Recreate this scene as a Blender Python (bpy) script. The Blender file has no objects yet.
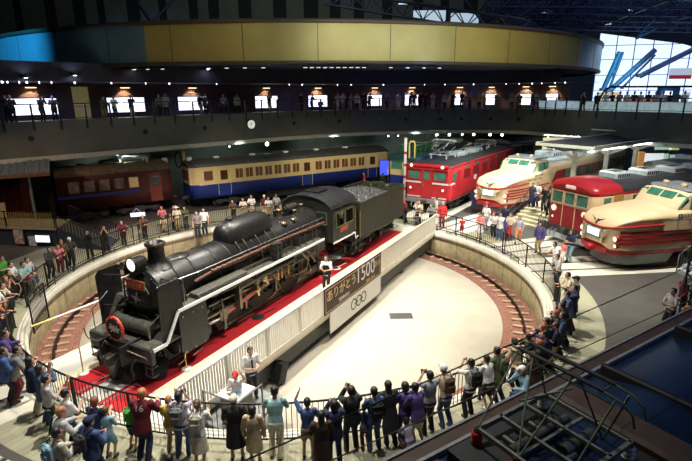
import bpy, math, random
from mathutils import Vector, Matrix
C = bpy.context.scene.collection
PI = math.pi
R = math.radians
rnd = random.Random(7)
sc = bpy.context.scene
# ---------------------------------------------------------------- camera numbers
CH, PITCH, ROLL, F = 8.313, 0.276, -0.007, 484.475
CX, CY, RC, ZB, RD = -2.263, 21.306, 10.757, -1.288, 9.272      # turntable centre, pit radius, pit depth, disc radius
LX, LY, LA = -7.27, 12.052, 1.07                                 # nose of the locomotive and the line of the bridge

def G(u, v, z=0.0):
    c, s = math.cos(ROLL), math.sin(ROLL)
    du, dv = u-346.0, v-230.5
    a = c*du+s*dv; b = -s*du+c*dv
    cp, sp = math.cos(PITCH), math.sin(PITCH)
    d = Vector((a, -b*sp+F*cp, -b*cp-F*sp))
    t = (z-CH)/d.z
    return Vector((d.x*t, d.y*t, z))

# ---------------------------------------------------------------- materials
MATS = {}
def mat(name, col, rough=0.6, metal=0.0, var=0.15, scale=6.0, bump=0.0, emit=None, es=0.0, spec=0.5, alpha=1.0, trans=0.0):
    if name in MATS: return MATS[name]
    m = bpy.data.materials.new(name); m.use_nodes = True
    nt = m.node_tree; b = nt.nodes['Principled BSDF']
    b.inputs['Roughness'].default_value = rough; b.inputs['Metallic'].default_value = metal
    b.inputs['Specular IOR Level'].default_value = spec
    if trans: b.inputs['Transmission Weight'].default_value = trans
    if alpha < 1: b.inputs['Alpha'].default_value = alpha
    tc = nt.nodes.new('ShaderNodeTexCoord'); nz = nt.nodes.new('ShaderNodeTexNoise')
    nz.inputs['Scale'].default_value = scale; nz.inputs['Detail'].default_value = 5
    nt.links.new(tc.outputs['Object'], nz.inputs['Vector'])
    cr = nt.nodes.new('ShaderNodeValToRGB')
    cr.color_ramp.elements[0].position = 0.3; cr.color_ramp.elements[1].position = 0.7
    cr.color_ramp.elements[0].color = tuple(c*(1-var) for c in col)+(1,)
    cr.color_ramp.elements[1].color = tuple(min(1, c*(1+var)) for c in col)+(1,)
    nt.links.new(nz.outputs['Fac'], cr.inputs['Fac']); nt.links.new(cr.outputs['Color'], b.inputs['Base Color'])
    if bump:
        bp = nt.nodes.new('ShaderNodeBump'); bp.inputs['Strength'].default_value = bump; bp.inputs['Distance'].default_value = 0.03
        nt.links.new(nz.outputs['Fac'], bp.inputs['Height']); nt.links.new(bp.outputs['Normal'], b.inputs['Normal'])
    if emit:
        b.inputs['Emission Color'].default_value = tuple(emit)+(1,); b.inputs['Emission Strength'].default_value = es
    MATS[name] = m
    return m
def hexc(h):
    r = [int(h[i:i+2], 16)/255 for i in (0, 2, 4)]
    return tuple((x/12.92 if x <= .04045 else ((x+.055)/1.055)**2.4) for x in r)

# ---------------------------------------------------------------- mesh builder
class MB:
    def __init__(s): s.v = []; s.f = []; s.m = []; s.sm = []
    def add(s, vs, fs, mi=0, smooth=False):
        o = len(s.v); s.v += [tuple(v) for v in vs]
        for f in fs: s.f.append(tuple(i+o for i in f)); s.m.append(mi); s.sm.append(smooth)
    def box(s, x0, x1, y0, y1, z0, z1, mi=0, M=None, bev=0.0):
        if x1 < x0: x0, x1 = x1, x0
        if y1 < y0: y0, y1 = y1, y0
        if z1 < z0: z0, z1 = z1, z0
        if bev <= 0:
            vs = [Vector(p) for p in ((x0,y0,z0),(x1,y0,z0),(x1,y1,z0),(x0,y1,z0),(x0,y0,z1),(x1,y0,z1),(x1,y1,z1),(x0,y1,z1))]
            fs = [(0,3,2,1),(4,5,6,7),(0,1,5,4),(1,2,6,5),(2,3,7,6),(3,0,4,7)]
        else:
            b = min(bev, (x1-x0)/2.01, (y1-y0)/2.01, (z1-z0)/2.01)
            vs = []
            for z, i in ((z0, b), (z0+b, 0), (z1-b, 0), (z1, b)):
                a0, a1, c0, c1 = x0+i, x1-i, y0+i, y1-i
                vs += [Vector(p) for p in ((a0+b,c0,z),(a1-b,c0,z),(a1,c0+b,z),(a1,c1-b,z),(a1-b,c1,z),(a0+b,c1,z),(a0,c1-b,z),(a0,c0+b,z))]
            fs = [tuple(range(7, -1, -1)), tuple(range(24, 32))]
            for k in range(3):
                for j in range(8): fs.append((k*8+j, k*8+(j+1) % 8, (k+1)*8+(j+1) % 8, (k+1)*8+j))
        if M is not None: vs = [M @ v for v in vs]
        s.add(vs, fs, mi)
    def cyl(s, p0, p1, r0, r1=None, n=12, mi=0, cap=True, smooth=True):
        r1 = r0 if r1 is None else r1
        p0, p1 = Vector(p0), Vector(p1); d = (p1-p0)
        if d.length < 1e-6: return
        d.normalize()
        a = d.orthogonal().normalized(); b = d.cross(a)
        vs = []
        for p, r in ((p0, r0), (p1, r1)):
            for k in range(n):
                t = 2*PI*k/n; vs.append(p+(a*math.cos(t)+b*math.sin(t))*r)
        s.add(vs, [(k, (k+1) % n, n+(k+1) % n, n+k) for k in range(n)], mi, smooth)
        if cap:
            s.add(vs[:n], [tuple(range(n-1, -1, -1))], mi); s.add(vs[n:], [tuple(range(n))], mi)
    def tube(s, pts, r, n=8, mi=0, smooth=True, closed=False):
        pts = [Vector(p) for p in pts]; N = len(pts)
        rr = r if isinstance(r, (list, tuple)) else [r]*N
        rings = []; a = None
        for i, p in enumerate(pts):
            if closed: t = pts[(i+1) % N]-pts[i-1]
            else: t = pts[min(i+1, N-1)]-pts[max(i-1, 0)]
            t.normalize()
            if a is None: a = t.orthogonal().normalized()
            a = (a-t*a.dot(t))
            if a.length < 1e-6: a = t.orthogonal()
            a.normalize(); b = t.cross(a)
            rings.append([p+(a*math.cos(2*PI*k/n)+b*math.sin(2*PI*k/n))*rr[i] for k in range(n)])
        vs = [v for q in rings for v in q]; fs = []
        for i in range(N if closed else N-1):
            j = (i+1) % N
            for k in range(n): fs.append((i*n+k, i*n+(k+1) % n, j*n+(k+1) % n, j*n+k))
        s.add(vs, fs, mi, smooth)
        if not closed:
            s.add(rings[0], [tuple(range(n-1, -1, -1))], mi); s.add(rings[-1], [tuple(range(n))], mi)
    def loft(s, rings, mi=0, smooth=True, cap=True, closed_ring=True):
        n = len(rings[0]); vs = [v for q in rings for v in q]; fs = []
        for i in range(len(rings)-1):
            for k in range(n if closed_ring else n-1): fs.append((i*n+k, i*n+(k+1) % n, (i+1)*n+(k+1) % n, (i+1)*n+k))
        s.add(vs, fs, mi, smooth)
        if cap and closed_ring:
            s.add(rings[0], [tuple(range(n-1, -1, -1))], mi); s.add(rings[-1], [tuple(range(n))], mi)
    def lathe(s, prof, o=(0,0,0), ax='z', n=24, mi=0, smooth=True, a0=0, a1=2*PI):
        # prof: (radius, height) pairs
        full = abs(a1-a0-2*PI) < 1e-6
        m = n if full else n+1; o = Vector(o); vs = []
        for r, h in prof:
            for k in range(m):
                t = a0+(a1-a0)*k/n; x, y = r*math.cos(t), r*math.sin(t)
                vs.append(o+(Vector((x,y,h)) if ax == 'z' else Vector((h,x,y)) if ax == 'x' else Vector((y,h,x))))
        fs = []
        for i in range(len(prof)-1):
            for k in range(n):
                k2 = (k+1) % m; fs.append((i*m+k, i*m+k2, (i+1)*m+k2, (i+1)*m+k))
        s.add(vs, fs, mi, smooth)
    def prism(s, poly, y0, y1, mi=0, ax='y'):
        # poly in the (x,z) plane for ax y, (y,z) for ax x, (x,y) for ax z
        def P(a, b, h): return Vector((a,h,b)) if ax == 'y' else Vector((h,a,b)) if ax == 'x' else Vector((a,b,h))
        n = len(poly); vs = [P(a,b,y0) for a,b in poly]+[P(a,b,y1) for a,b in poly]
        s.add(vs, [tuple(range(n)), tuple(range(2*n-1, n-1, -1))]+[(k, n+k, n+(k+1) % n, (k+1) % n) for k in range(n)], mi)
    def ball(s, c, rx, ry=None, rz=None, n=14, mi=0, rot=None):
        ry = rx if ry is None else ry; rz = rx if rz is None else rz; c = Vector(c)
        vs = []; m = n//2
        for i in range(m+1):
            ph = PI*i/m
            for k in range(n):
                t = 2*PI*k/n; v = Vector((rx*math.sin(ph)*math.cos(t), ry*math.sin(ph)*math.sin(t), rz*math.cos(ph)))
                if rot is not None: v = rot @ v
                vs.append(c+v)
        s.add(vs, [(i*n+k, (i+1)*n+k, (i+1)*n+(k+1) % n, i*n+(k+1) % n) for i in range(m) for k in range(n)], mi, True)
    def beam(s, p0, p1, w, h=None, mi=0, up=(0,0,1)):
        h = w if h is None else h
        p0, p1 = Vector(p0), Vector(p1); d = (p1-p0); L = d.length
        if L < 1e-6: return
        d.normalize(); u = Vector(up)
        if abs(d.dot(u)) > .98: u = Vector((1,0,0))
        a = d.cross(u).normalized(); u = a.cross(d)
        M = Matrix(((d.x,a.x,u.x,p0.x),(d.y,a.y,u.y,p0.y),(d.z,a.z,u.z,p0.z),(0,0,0,1)))
        s.box(0, L, -w/2, w/2, -h/2, h/2, mi, M)
    def mesh(s, name, mats):
        me = bpy.data.meshes.new(name); me.from_pydata(s.v, [], s.f)
        for m in (mats if isinstance(mats, (list, tuple)) else [mats]): me.materials.append(m)
        me.polygons.foreach_set('material_index', s.m); me.polygons.foreach_set('use_smooth', s.sm)
        me.validate(); me.update()
        return me
    def build(s, name, mats, parent=None, loc=(0,0,0), rz=0.0):
        return obj(name, s.mesh(name, mats), parent, loc, rz)
def obj(name, me, parent=None, loc=(0,0,0), rz=0.0):
    o = bpy.data.objects.new(name, me); C.objects.link(o)
    o.location = loc; o.rotation_euler = (0,0,rz) if not isinstance(rz, (tuple, list)) else rz
    if parent is not None: o.parent = parent
    return o
def tag(o, label=None, cat=None, group=None, kind=None):
    if label: o['label'] = label
    if cat: o['category'] = cat
    if group: o['group'] = group
    if kind: o['kind'] = kind
    return o
def thing(name, label, cat, loc=(0,0,0), rz=0.0, group=None):
    o = obj(name, None, None, loc, rz); o.empty_display_size = .3
    return tag(o, label, cat, group)
def kids(o): return [c for c in C.objects if c.parent is o]
KID = {}
def copy_tree(o, parent=None):
    c = o.copy(); C.objects.link(c)
    if parent is not None: c.parent = parent
    for ch in list(o.children): copy_tree(ch, c)
    return c
def struct(o): o['kind'] = 'structure'; return o
def text_obj(name, body, size, mt, parent=None, M=None, extrude=0.004, align='CENTER'):
    cu = bpy.data.curves.new(name, 'FONT'); cu.body = body; cu.size = size; cu.extrude = extrude
    cu.align_x = align; cu.align_y = 'CENTER'; cu.materials.append(mt)
    tmp = bpy.data.objects.new('tmp', cu); C.objects.link(tmp)
    dg = bpy.context.evaluated_depsgraph_get(); dg.update()
    me = bpy.data.meshes.new_from_object(tmp.evaluated_get(dg)); me.name = name
    bpy.data.objects.remove(tmp)
    if M is not None: me.transform(M)
    me.materials.clear(); me.materials.append(mt)
    return obj(name, me, parent)
def basis(o, x, y):
    x = Vector(x).normalized(); y = Vector(y); y = (y-x*y.dot(x)).normalized(); z = x.cross(y); o = Vector(o)
    return Matrix(((x.x,y.x,z.x,o.x),(x.y,y.y,z.y,o.y),(x.z,y.z,z.z,o.z),(0,0,0,1)))

# palette
M_black = mat('loco_black', (.011,.011,.011), .4, 0.2, .5, 7, .15, spec=.5)
M_blackm = mat('loco_sooty', (.02,.019,.017), .5, 0.2, .4, 12, .2)
M_deck = mat('loco_deck_grey', (.07,.068,.055), .55, .2, .35, 9, .2)
M_oil = mat('oiled_steel', (.16,.13,.09), .35, .8, .35, 14)
M_steel = mat('bare_steel', (.45,.44,.42), .3, .9, .15, 12)
M_rust = mat('lagging_brown', (.1,.04,.025), .6, .2, .5, 10, .2)
M_brass = mat('brass', (.6,.42,.15), .35, .9, .2, 8)
M_white = mat('white_paint', (.75,.74,.7), .5, 0, .05, 5)
M_cream = mat('cream_paint', (.72,.64,.45), .5, 0, .06, 5)
M_red = mat('signal_red', (.62,.04,.03), .45, 0, .1, 5)
M_glass = mat('dark_glass', (.02,.035,.035), .08, 0, .2, 3, spec=.8)
M_gglass = mat('green_glass', (.05,.2,.14), .08, 0, .3, 3, spec=.9)
M_rubber = mat('black_rubber', (.01,.01,.01), .7)
M_dkgrey = mat('dark_grey_metal', (.05,.05,.052), .5, .4, .2, 8)
M_grey = mat('mid_grey_metal', (.22,.23,.23), .5, .3, .15, 8)
M_tender = mat('tender_olive', (.035,.036,.022), .45, .25, .25, 5)
M_lamp = mat('lamp_glow', (1,.95,.85), .4, 0, 0, 5, emit=(1,.93,.8), es=6)
M_lampw = mat('lamp_white', (1,1,1), .4, 0, 0, 5, emit=(.85,.88,1), es=14)
M_fence = mat('fence_black', (.012,.012,.014), .4, .4)
M_conc = mat('concrete_light', (.5,.46,.36), .8, 0, .12, 2, .15)
# ================================================================ THE SETTING
def ring(mb, r0, r1, z0, z1, n=128, mi=0, a0=0, a1=2*PI, smooth=False):
    mb.lathe([(r0, z0), (r1, z1)], (CX, CY, 0), 'z', n, mi, smooth, a0, a1)
m_asph = mat('asphalt_floor', (.075,.068,.058), .62, 0, .2, .8, .1)
m_pave = mat('radial_paving', (.33,.32,.215), .75, 0, .1, 1.5, .1)
# the floor: paving band round the pit, asphalt beyond
f = MB(); ring(f, RC+.32, RC+2.08, 0, 0, mi=1)
vs = []; N = 128
for k in range(N):
    t = 2*PI*k/N; vs.append((CX+(RC+2.08)*math.cos(t), CY+(RC+2.08)*math.sin(t), 0))
for k in range(N):
    t = 2*PI*k/N; r = 75/max(abs(math.cos(t)), abs(math.sin(t))); vs.append((CX+r*math.cos(t), CY+r*math.sin(t), 0))
f.add(vs, [(k, (k+1) % N, N+(k+1) % N, N+k) for k in range(N)], 0)
fp = MB(); ring(fp, RC+2.08, RC+4.8, .003, .003, 96, 0, R(72), R(178)); struct(fp.build('floor', m_pave))
# paving radial joints
nt = m_pave.node_tree
geo = nt.nodes.new('ShaderNodeTexCoord'); vm = nt.nodes.new('ShaderNodeVectorMath'); vm.operation = 'SUBTRACT'; vm.inputs[1].default_value = (CX, CY, 0)
nt.links.new(geo.outputs['Object'], vm.inputs[0])
sx = nt.nodes.new('ShaderNodeSeparateXYZ'); nt.links.new(vm.outputs[0], sx.inputs[0])
at_ = nt.nodes.new('ShaderNodeMath'); at_.operation = 'ARCTAN2'; nt.links.new(sx.outputs['Y'], at_.inputs[0]); nt.links.new(sx.outputs['X'], at_.inputs[1])
mu = nt.nodes.new('ShaderNodeMath'); mu.operation = 'MULTIPLY'; mu.inputs[1].default_value = 60; nt.links.new(at_.outputs[0], mu.inputs[0])
fr = nt.nodes.new('ShaderNodeMath'); fr.operation = 'FRACT'; nt.links.new(mu.outputs[0], fr.inputs[0])
lt = nt.nodes.new('ShaderNodeMath'); lt.operation = 'LESS_THAN'; lt.inputs[1].default_value = .06; nt.links.new(fr.outputs[0], lt.inputs[0])
mx = nt.nodes.new('ShaderNodeMixRGB'); mx.inputs['Color2'].default_value = (.2,.21,.13,1); nt.links.new(lt.outputs[0], mx.inputs['Fac'])
cr = [n for n in nt.nodes if n.type == 'VALTORGB'][0]; nt.links.new(cr.outputs['Color'], mx.inputs['Color1'])
nt.links.new(mx.outputs['Color'], nt.nodes['Principled BSDF'].inputs['Base Color'])
struct(f.build('floor', [m_asph, m_pave]))
# coping: white kerb with dark grooves
m_cop = mat('coping_white', (.56,.54,.46), .6, 0, .08, 3)
w = MB()
w.lathe([(RC, -.25), (RC, .03), (RC+.1, .05), (RC+.1, .012), (RC+.14, .012), (RC+.14, .05), (RC+.24, .05), (RC+.24, .012), (RC+.28, .012), (RC+.28, .04), (RC+.34, .04), (RC+.34, -.1)], (CX, CY, 0), 'z', 128)
struct(w.build('trim_1', m_cop))
# pit wall of tan concrete, with form joints and a groove line
m_pit = mat('pit_wall_concrete', (.25,.205,.11), .8, 0, .25, 3, .3)
w = MB()
w.lathe([(RC, -.22), (RC, -.42), (RC+.03, -.43), (RC+.03, -.46), (RC, -.47), (RC, ZB-.1)], (CX, CY, 0), 'z', 128)
for k in range(34):
    t = 2*PI*k/34+.05; M = Matrix.Translation((CX, CY, 0)) @ Matrix.Rotation(t, 4, 'Z')
    w.box(RC-.006, RC+.01, -.014, .014, ZB, -.3, 1, M)
struct(w.build('trim_2', [m_pit, mat('joint_dark', (.09,.07,.04), .9)]))
# pit floor: pale screed disc
m_disc = mat('pit_floor_screed', (.6,.55,.44), .75, 0, .07, 1.2, .05)
w = MB(); w.lathe([(0, ZB), (4, ZB), (RD, ZB), (RD, ZB-.2)], (CX, CY, 0), 'z', 128)
struct(w.build('floor', m_disc))
# ballast band (uncountable)
m_bal = mat('red_brown_ballast', (.22,.1,.07), .95, 0, .55, 22, .9)
w = MB(); n = 720; rows = 14; vs = []
for i in range(rows+1):
    r = RD+(RC-RD)*i/rows
    for k in range(n):
        t = 2*PI*k/n; vs.append((CX+r*math.cos(t), CY+r*math.sin(t), ZB-.03+rnd.uniform(-.025, .03)))
w.add(vs, [(i*n+k, i*n+(k+1) % n, (i+1)*n+(k+1) % n, (i+1)*n+k) for i in range(rows) for k in range(n)], 0)
tag(w.build('ballast', m_bal), 'red-brown crushed stone ballast in the ring round the pale pit floor', 'ballast', kind='stuff')
t = thing('circular_track', 'ring rail on short sleepers at the bottom of the round pit', 'track', (CX, CY, ZB))
w = MB(); rr = RC-.62
w.lathe([(rr-.06, 0), (rr-.06, .03), (rr-.012, .04), (rr-.012, .1), (rr-.035, .11), (rr-.035, .15), (rr+.035, .15), (rr+.035, .11), (rr+.012, .1), (rr+.012, .04), (rr+.06, .03), (rr+.06, 0)], n=160)
w.build('rail', mat('rail_dark', (.05,.035,.03), .4, .8), t)
w = MB(); w.box(rr-.45, rr+.42, -.09, .09, -.06, .035, bev=.01)
sl = w.build('sleeper', mat('sleeper_wood', (.34,.22,.14), .85, 0, .3, 7), t)
for k in range(1, 96):
    c = sl.copy(); C.objects.link(c); c.parent = t; c.rotation_euler = (0, 0, 2*PI*k/96)
# drain grate in the pit floor
q = G(401, 316, ZB); d = thing('drain_grate', 'grey rectangular grate let into the pale pit floor', 'grate', (q.x, q.y, ZB), .02)
w = MB()
for a in (-.52, .48): w.box(a, a+.04, -.3, .3, .0, .012)
for a in (-.3, .26): w.box(-.52, .52, a, a+.04, .0, .012)
w.build('frame', M_grey, d)
w = MB()
for k in range(22): w.box(-.47+k*.043, -.45+k*.043, -.27, .27, .001, .01)
w.box(-.48, .48, -.27, .27, .0005, .002, 1); w.build('bars', [M_grey, M_dkgrey], d)
# radial tracks let into the floor
m_slab = mat('track_slab', (.62,.59,.48), .7, 0, .1, 1.5, .05)
def radial(ang, r0, r1, lab, wd=1.5, nm='embedded_track'):
    t = thing(nm, lab, 'track', (CX, CY, 0), R(ang))
    w = MB(); w.box(r0, r1, -wd, wd, -.05, .006); w.build('slab', m_slab, t)
    for s in (-1, 1):
        w = MB(); w.box(r0, r1, s*.57-.035, s*.57+.035, .004, .012); w.box(r0, r1, s*.48-.055, s*.48+.055, .004, .009, 1); w.build('rail', [M_grey, M_dkgrey], t)
radial(56, RC+2.3, RC+20, 'embedded rails in a pale slab leading to the bright red electric locomotive')
radial(42.5, RC+.4, RC+14, 'embedded rails in a pale slab leading to the further cream and red express', 1.2)
radial(20, RC+.4, RC+18, 'embedded rails in a pale slab leading to the red-roofed commuter train', 1.2)
radial(5.5, RC+.4, RC+18, 'embedded rails in a pale slab leading to the nearest cream and red express', 1.35)
radial(229, RC+.4, RC+14, 'embedded rails in a pale slab at the front left, under the crowd', 1.7)
radial(245.5, RC+2.3, RC+14, 'embedded rails in a pale slab in line with the nose of the steam locomotive', 1.2)

# ---- pit railing: black bars, sections between gates
def railing(a0, a1, R0, h, lab, step=.13, rail_r=.028, bar=.011, gap=.12):
    t = thing('pit_railing', lab, 'railing', (CX, CY, 0), 0)
    n = max(2, int(R0*(a1-a0)/.35)); top = [(R0*math.cos(a0+(a1-a0)*k/n), R0*math.sin(a0+(a1-a0)*k/n), h) for k in range(n+1)]
    w = MB(); w.tube(top, rail_r, 8); w.build('top_rail', M_fence, t)
    w = MB(); w.tube([(x, y, gap) for x, y, z in top], .02, 6); w.build('bottom_rail', M_fence, t)
    w = MB(); m = int(R0*(a1-a0)/step)
    for k in range(m+1):
        a = a0+(a1-a0)*k/m; x, y = R0*math.cos(a), R0*math.sin(a); w.cyl((x, y, gap), (x, y, h), bar, n=5, cap=False)
    w.build('bars', M_fence, t)
    ps = max(1, int(R0*(a1-a0)/1.9))
    for k in range(ps+1):
        a = a0+(a1-a0)*k/ps; x, y = R0*math.cos(a), R0*math.sin(a)
        w = MB(); w.box(-.03, .03, -.02, .02, 0, h, bev=.005); w.box(-.06, .06, -.05, .05, 0, .015); w.build('post', M_fence, t, (x, y, .0), a)
RR = RC+.45
railing(R(243.3), R(322), RR, 1.12, 'black barred railing along the front of the pit where most visitors lean')
railing(R(206), R(243), RR, 1.12, 'black barred railing at the front left beside the nose of the steam locomotive')
railing(R(-36), R(17), RR, 1.12, 'black barred railing at the right of the pit under a crowd looking in')
railing(R(18), R(57), RR, 1.12, 'black barred railing round the pit in front of the red and cream trains', .16, .024, .008)
railing(R(80), R(150), RR, 1.12, 'black barred railing along the back of the pit facing the blue train')
railing(R(152), R(196), RR, 1.12, 'black barred railing at the back left of the pit by the platform ramp')
# gate leaf left, standing open
q = G(22, 352); t = thing('railing_gate', 'black barred gate leaf standing open at the left rim of the pit', 'gate', (q.x-.3, q.y+1.2, 0), R(100))
w = MB(); w.tube([(0,0,.05),(0,0,1.5),(1.3,0,1.5),(1.3,0,.05)], .03); w.tube([(0,0,.12),(1.3,0,.12)], .02); w.build('frame', M_fence, t)
w = MB()
for k in range(14): w.cyl((.09*k+.06,0,.12), (.09*k+.06,0,1.5), .012, n=5, cap=False)
w.build('bars', M_fence, t)
# low parapet pipe on the far coping
for a0, a1, nm in ((96, 192, 'left'), (8, 56, 'right')):
    t = thing('kerb_rail', 'low double pipe rail just inside the railing on the %s rim of the pit' % nm, 'rail', (CX, CY, 0))
    for z in (.18, .34):
        w = MB(); w.tube([((RC+.22)*math.cos(R(a0+(a1-a0)*k/50)), (RC+.22)*math.sin(R(a0+(a1-a0)*k/50)), z) for k in range(51)], .022, 6); w.build('pipe', M_fence, t)
    for k in range(0, 13):
        a = R(a0+(a1-a0)*k/12); w = MB(); w.cyl((0,0,.03), (0,0,.34), .018, n=6); w.build('post', M_fence, t, ((RC+.22)*math.cos(a), (RC+.22)*math.sin(a), 0))

# ================================================================ THE BRIDGE (turntable)
m_deckw = mat('bridge_deck_cream', (.72,.66,.48), .6, 0, .06, 3)
m_carp = mat('red_carpet', (.5,.012,.02), .95, 0, .18, 30, .3)
m_dgrey = mat('bridge_walk_grey', (.55,.55,.5), .6, 0, .06, 3)
m_yel = mat('yellow_line', (.75,.6,.2), .6, 0, .1, 4)
m_slat = mat('slat_cream', (.78,.73,.62), .55, 0, .04, 3)
S0, S1 = -.12, 21.15
br = thing('turntable_bridge', 'long cream turntable bridge carrying the steam locomotive across the pit', 'turntable', (LX, LY, 0), LA)
w = MB(); w.box(S0, S1, -3.05, 3.05, -.32, -.02, 0)
w.box(S0, S1, -2.9, -2.5, -1.0, -.32, 1); w.box(S0, S1, 2.5, 2.9, -1.0, -.32, 1); w.box(S0, S1, -.9, -.5, -1.1, -.32, 1); w.box(S0, S1, .5, .9, -1.1, -.32, 1)
w.build('deck', [m_deckw, M_dkgrey], br)
w = MB(); w.box(S0, S1, -1.75, -1.33, -.02, .006, 0); w.box(S0, S1, -2.98, -1.83, -.02, .004, 2); w.box(S0, S1, -1.83, -1.75, -.02, .008, 1)
w.box(S0, S1, 1.33, 1.62, -.02, .006, 0); w.box(S0, S1, 1.62, 1.7, -.02, .008, 1); w.box(S0, S1, 1.7, 2.98, -.02, .004, 2)
w.build('walkway', [m_deckw, m_yel, m_dgrey], br)
w = MB(); w.box(S0, S1+.4, -.4, .4, -.02, .004); w.build('track_bed', m_dgrey, br)
for s in (-1, 1):
    w = MB(); w.box(S0, S1, s*.57-.032, s*.57+.032, 0, .03); w.build('rail', M_grey, br)
for k in range(6):
    x = 1.0+k*3.8
    for s in (-2.7, 2.7):
        w = MB(); w.box(-.25, .25, -.15, .15, -.5, .15); w.cyl((-.0,-.2,-.35), (0,.2,-.35), .2, n=16); w.build('support_wheel', M_dkgrey, br, (x, s, -.62))
# carpets lie on the bridge: things of their own
for s, nm in ((-1, 'near'), (1, 'far')):
    w = MB(); a, b = (-1.33, -.4) if s < 0 else (.4, 1.33); w.box(S0+(.0 if s > 0 else .0), S1-1.2, a, b, .0, .02, 0)
    tag(w.build('red_carpet', m_carp, None, (LX, LY, .008), LA), 'red carpet strip along the %s side of the steam locomotive' % nm, 'carpet')
# slatted parapet along the near edge, another on the far edge
def parapet(y, lab, s0, s1, mt):
    t = thing('bridge_parapet', lab, 'railing', (LX, LY, 0), LA)
    w = MB(); w.box(s0, s1, y-.035, y+.035, 1.04, 1.1); w.build('top_rail', mt, t)
    w = MB(); w.box(s0, s1, y-.05, y+.04, -.12, .07); w.build('bottom_rail', mt, t)
    w = MB(); n = int((s1-s0)/.11)
    for k in range(n+1): w.box(s0+k*.11, s0+k*.11+.062, y-.012, y+.012, .07, 1.04)
    w.build('slats', mt, t)
    n = int((s1-s0)/1.8)
    for k in range(n+1):
        w = MB(); w.box(-.04, .04, -.045, .045, -.1, 1.08); w.build('post', mt, t, (s0+(s1-s0)*k/n, y, 0))
parapet(-3.1, 'cream slatted parapet along the near edge of the turntable bridge', .35, 21.0, m_slat)
# thin parapet only on the middle and rear of the far side
parapet(3.1, 'cream slatted parapet on the far edge of the bridge, behind the locomotive', 3.0, 20.6, m_slat)
# operator's platform hung on the near side of the bridge
PZ = -.35
t = thing('operator_platform', 'low grey service platform hung beside the near end of the bridge parapet', 'platform', (LX, LY, 0), LA)
w = MB(); w.box(1.0, 3.0, -4.5, -3.18, PZ-.12, PZ, bev=.02); w.build('deck', M_grey, t)
for x in (1.2, 2.8):
    w = MB(); w.beam((x,-4.4,PZ-.1),(x,-3.0,-.9),.06); w.build('bracket', M_dkgrey, t)
w = MB(); w.tube([(1.02,-3.3,PZ),(1.02,-3.3,PZ+1.0),(1.02,-4.5,PZ+1.0),(1.02,-4.5,PZ)],.025,6); w.tube([(1.02,-4.5,PZ+1.0),(2.0,-4.52,PZ+1.0),(2.0,-4.52,PZ)],.025,6); w.build('handrail', M_grey, t)
t = thing('control_desk', 'pale control desk with papers on the service platform beside the bridge', 'desk', (LX, LY, PZ), LA)
w = MB(); w.box(1.2, 1.9, -4.3, -3.7, 0, .85, bev=.04); w.build('cabinet', M_grey, t)
w = MB(); w.box(1.15, 1.95, -4.35, -3.65, .85, .9, bev=.01); w.build('top', M_white, t)
w = MB(); w.box(1.3, 1.6, -4.2, -3.95, .9, .905); w.box(1.62, 1.85, -4.1, -3.85, .9, .905, 1); w.build('papers', [mat('paper_blue', (.3,.5,.75), .6), M_white], t)
# striped barrier pole
t = thing('barrier_pole', 'white barrier pole with yellow tip reaching from bridge to pit rim', 'barrier', (LX, LY, 0), LA)
w = MB(); w.cyl((2.72,3.0,1.36), (.9,3.02,1.38), .035, n=8); w.cyl((.9,3.02,1.38), (.2,3.02,1.4), .034, n=8, mi=1); w.build('pole', [M_white, m_yel], t)
w = MB(); w.cyl((2.72,3.0,0), (2.72,3.0,1.42), .045, n=8); w.build('post', M_white, t)
# banner on the parapet: brown with writing and numerals
m_ban = mat('banner_brown', (.05,.022,.015), .6, 0, .25, 4)
m_gold = mat('banner_gold', (.75,.55,.25), .6)
ban = thing('banner', 'brown banner with gold Japanese writing and white 1500 hung on the bridge parapet', 'banner', (LX, LY, 0), LA)
w = MB(); w.box(7.55, 12.75, -3.19, -3.16, .0, 1.1, 0)
for a in (.06, 1.0): w.box(7.65, 12.65, -3.195, -3.19, a, a+.025, 1)
for a in (7.64, 12.62): w.box(a, a+.025, -3.195, -3.19, .06, 1.02, 1)
w.build('cloth', [m_ban, m_gold], ban)
def ptext(nm, body, size, mt, s, z, parent, y=-3.2): text_obj(nm, body, size, mt, parent, basis((s, y, z), (1,0,0), (0,0,1)))
ptext('lettering', 'ありがとう', .5, m_gold, 8.95, .68, ban)
ptext('lettering', '1500', .95, M_white, 11.1, .68, ban)
ptext('lettering', '万人', .32, m_gold, 12.35, .68, ban)
ptext('lettering', 'TEPPAKU', .22, M_white, 9.1, .24, ban)
ptext('lettering', '達成しました', .15, m_gold, 11.6, .18, ban)
sgn = thing('hanging_sign', 'white board with three linked rings hanging below the brown banner', 'sign', (LX, LY, 0), LA)
w = MB(); w.box(7.95, 12.72, -3.2, -3.17, -.93, -.02); w.build('board', M_white, sgn)
for k in range(3):
    w = MB(); w.lathe([(.2, 0), (.2, .006), (.26, .006), (.26, 0)], (0,0,0), 'y', 28); w.build('ring', M_black, sgn, (9.95+k*.47, -3.207, -.44))
for k in range(2):
    w = MB(); w.box(-.16, .16, -.004, .002, -.03, .03); w.build('link_bar', M_black, sgn, (10.18+k*.47, -3.208, -.44))
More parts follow.
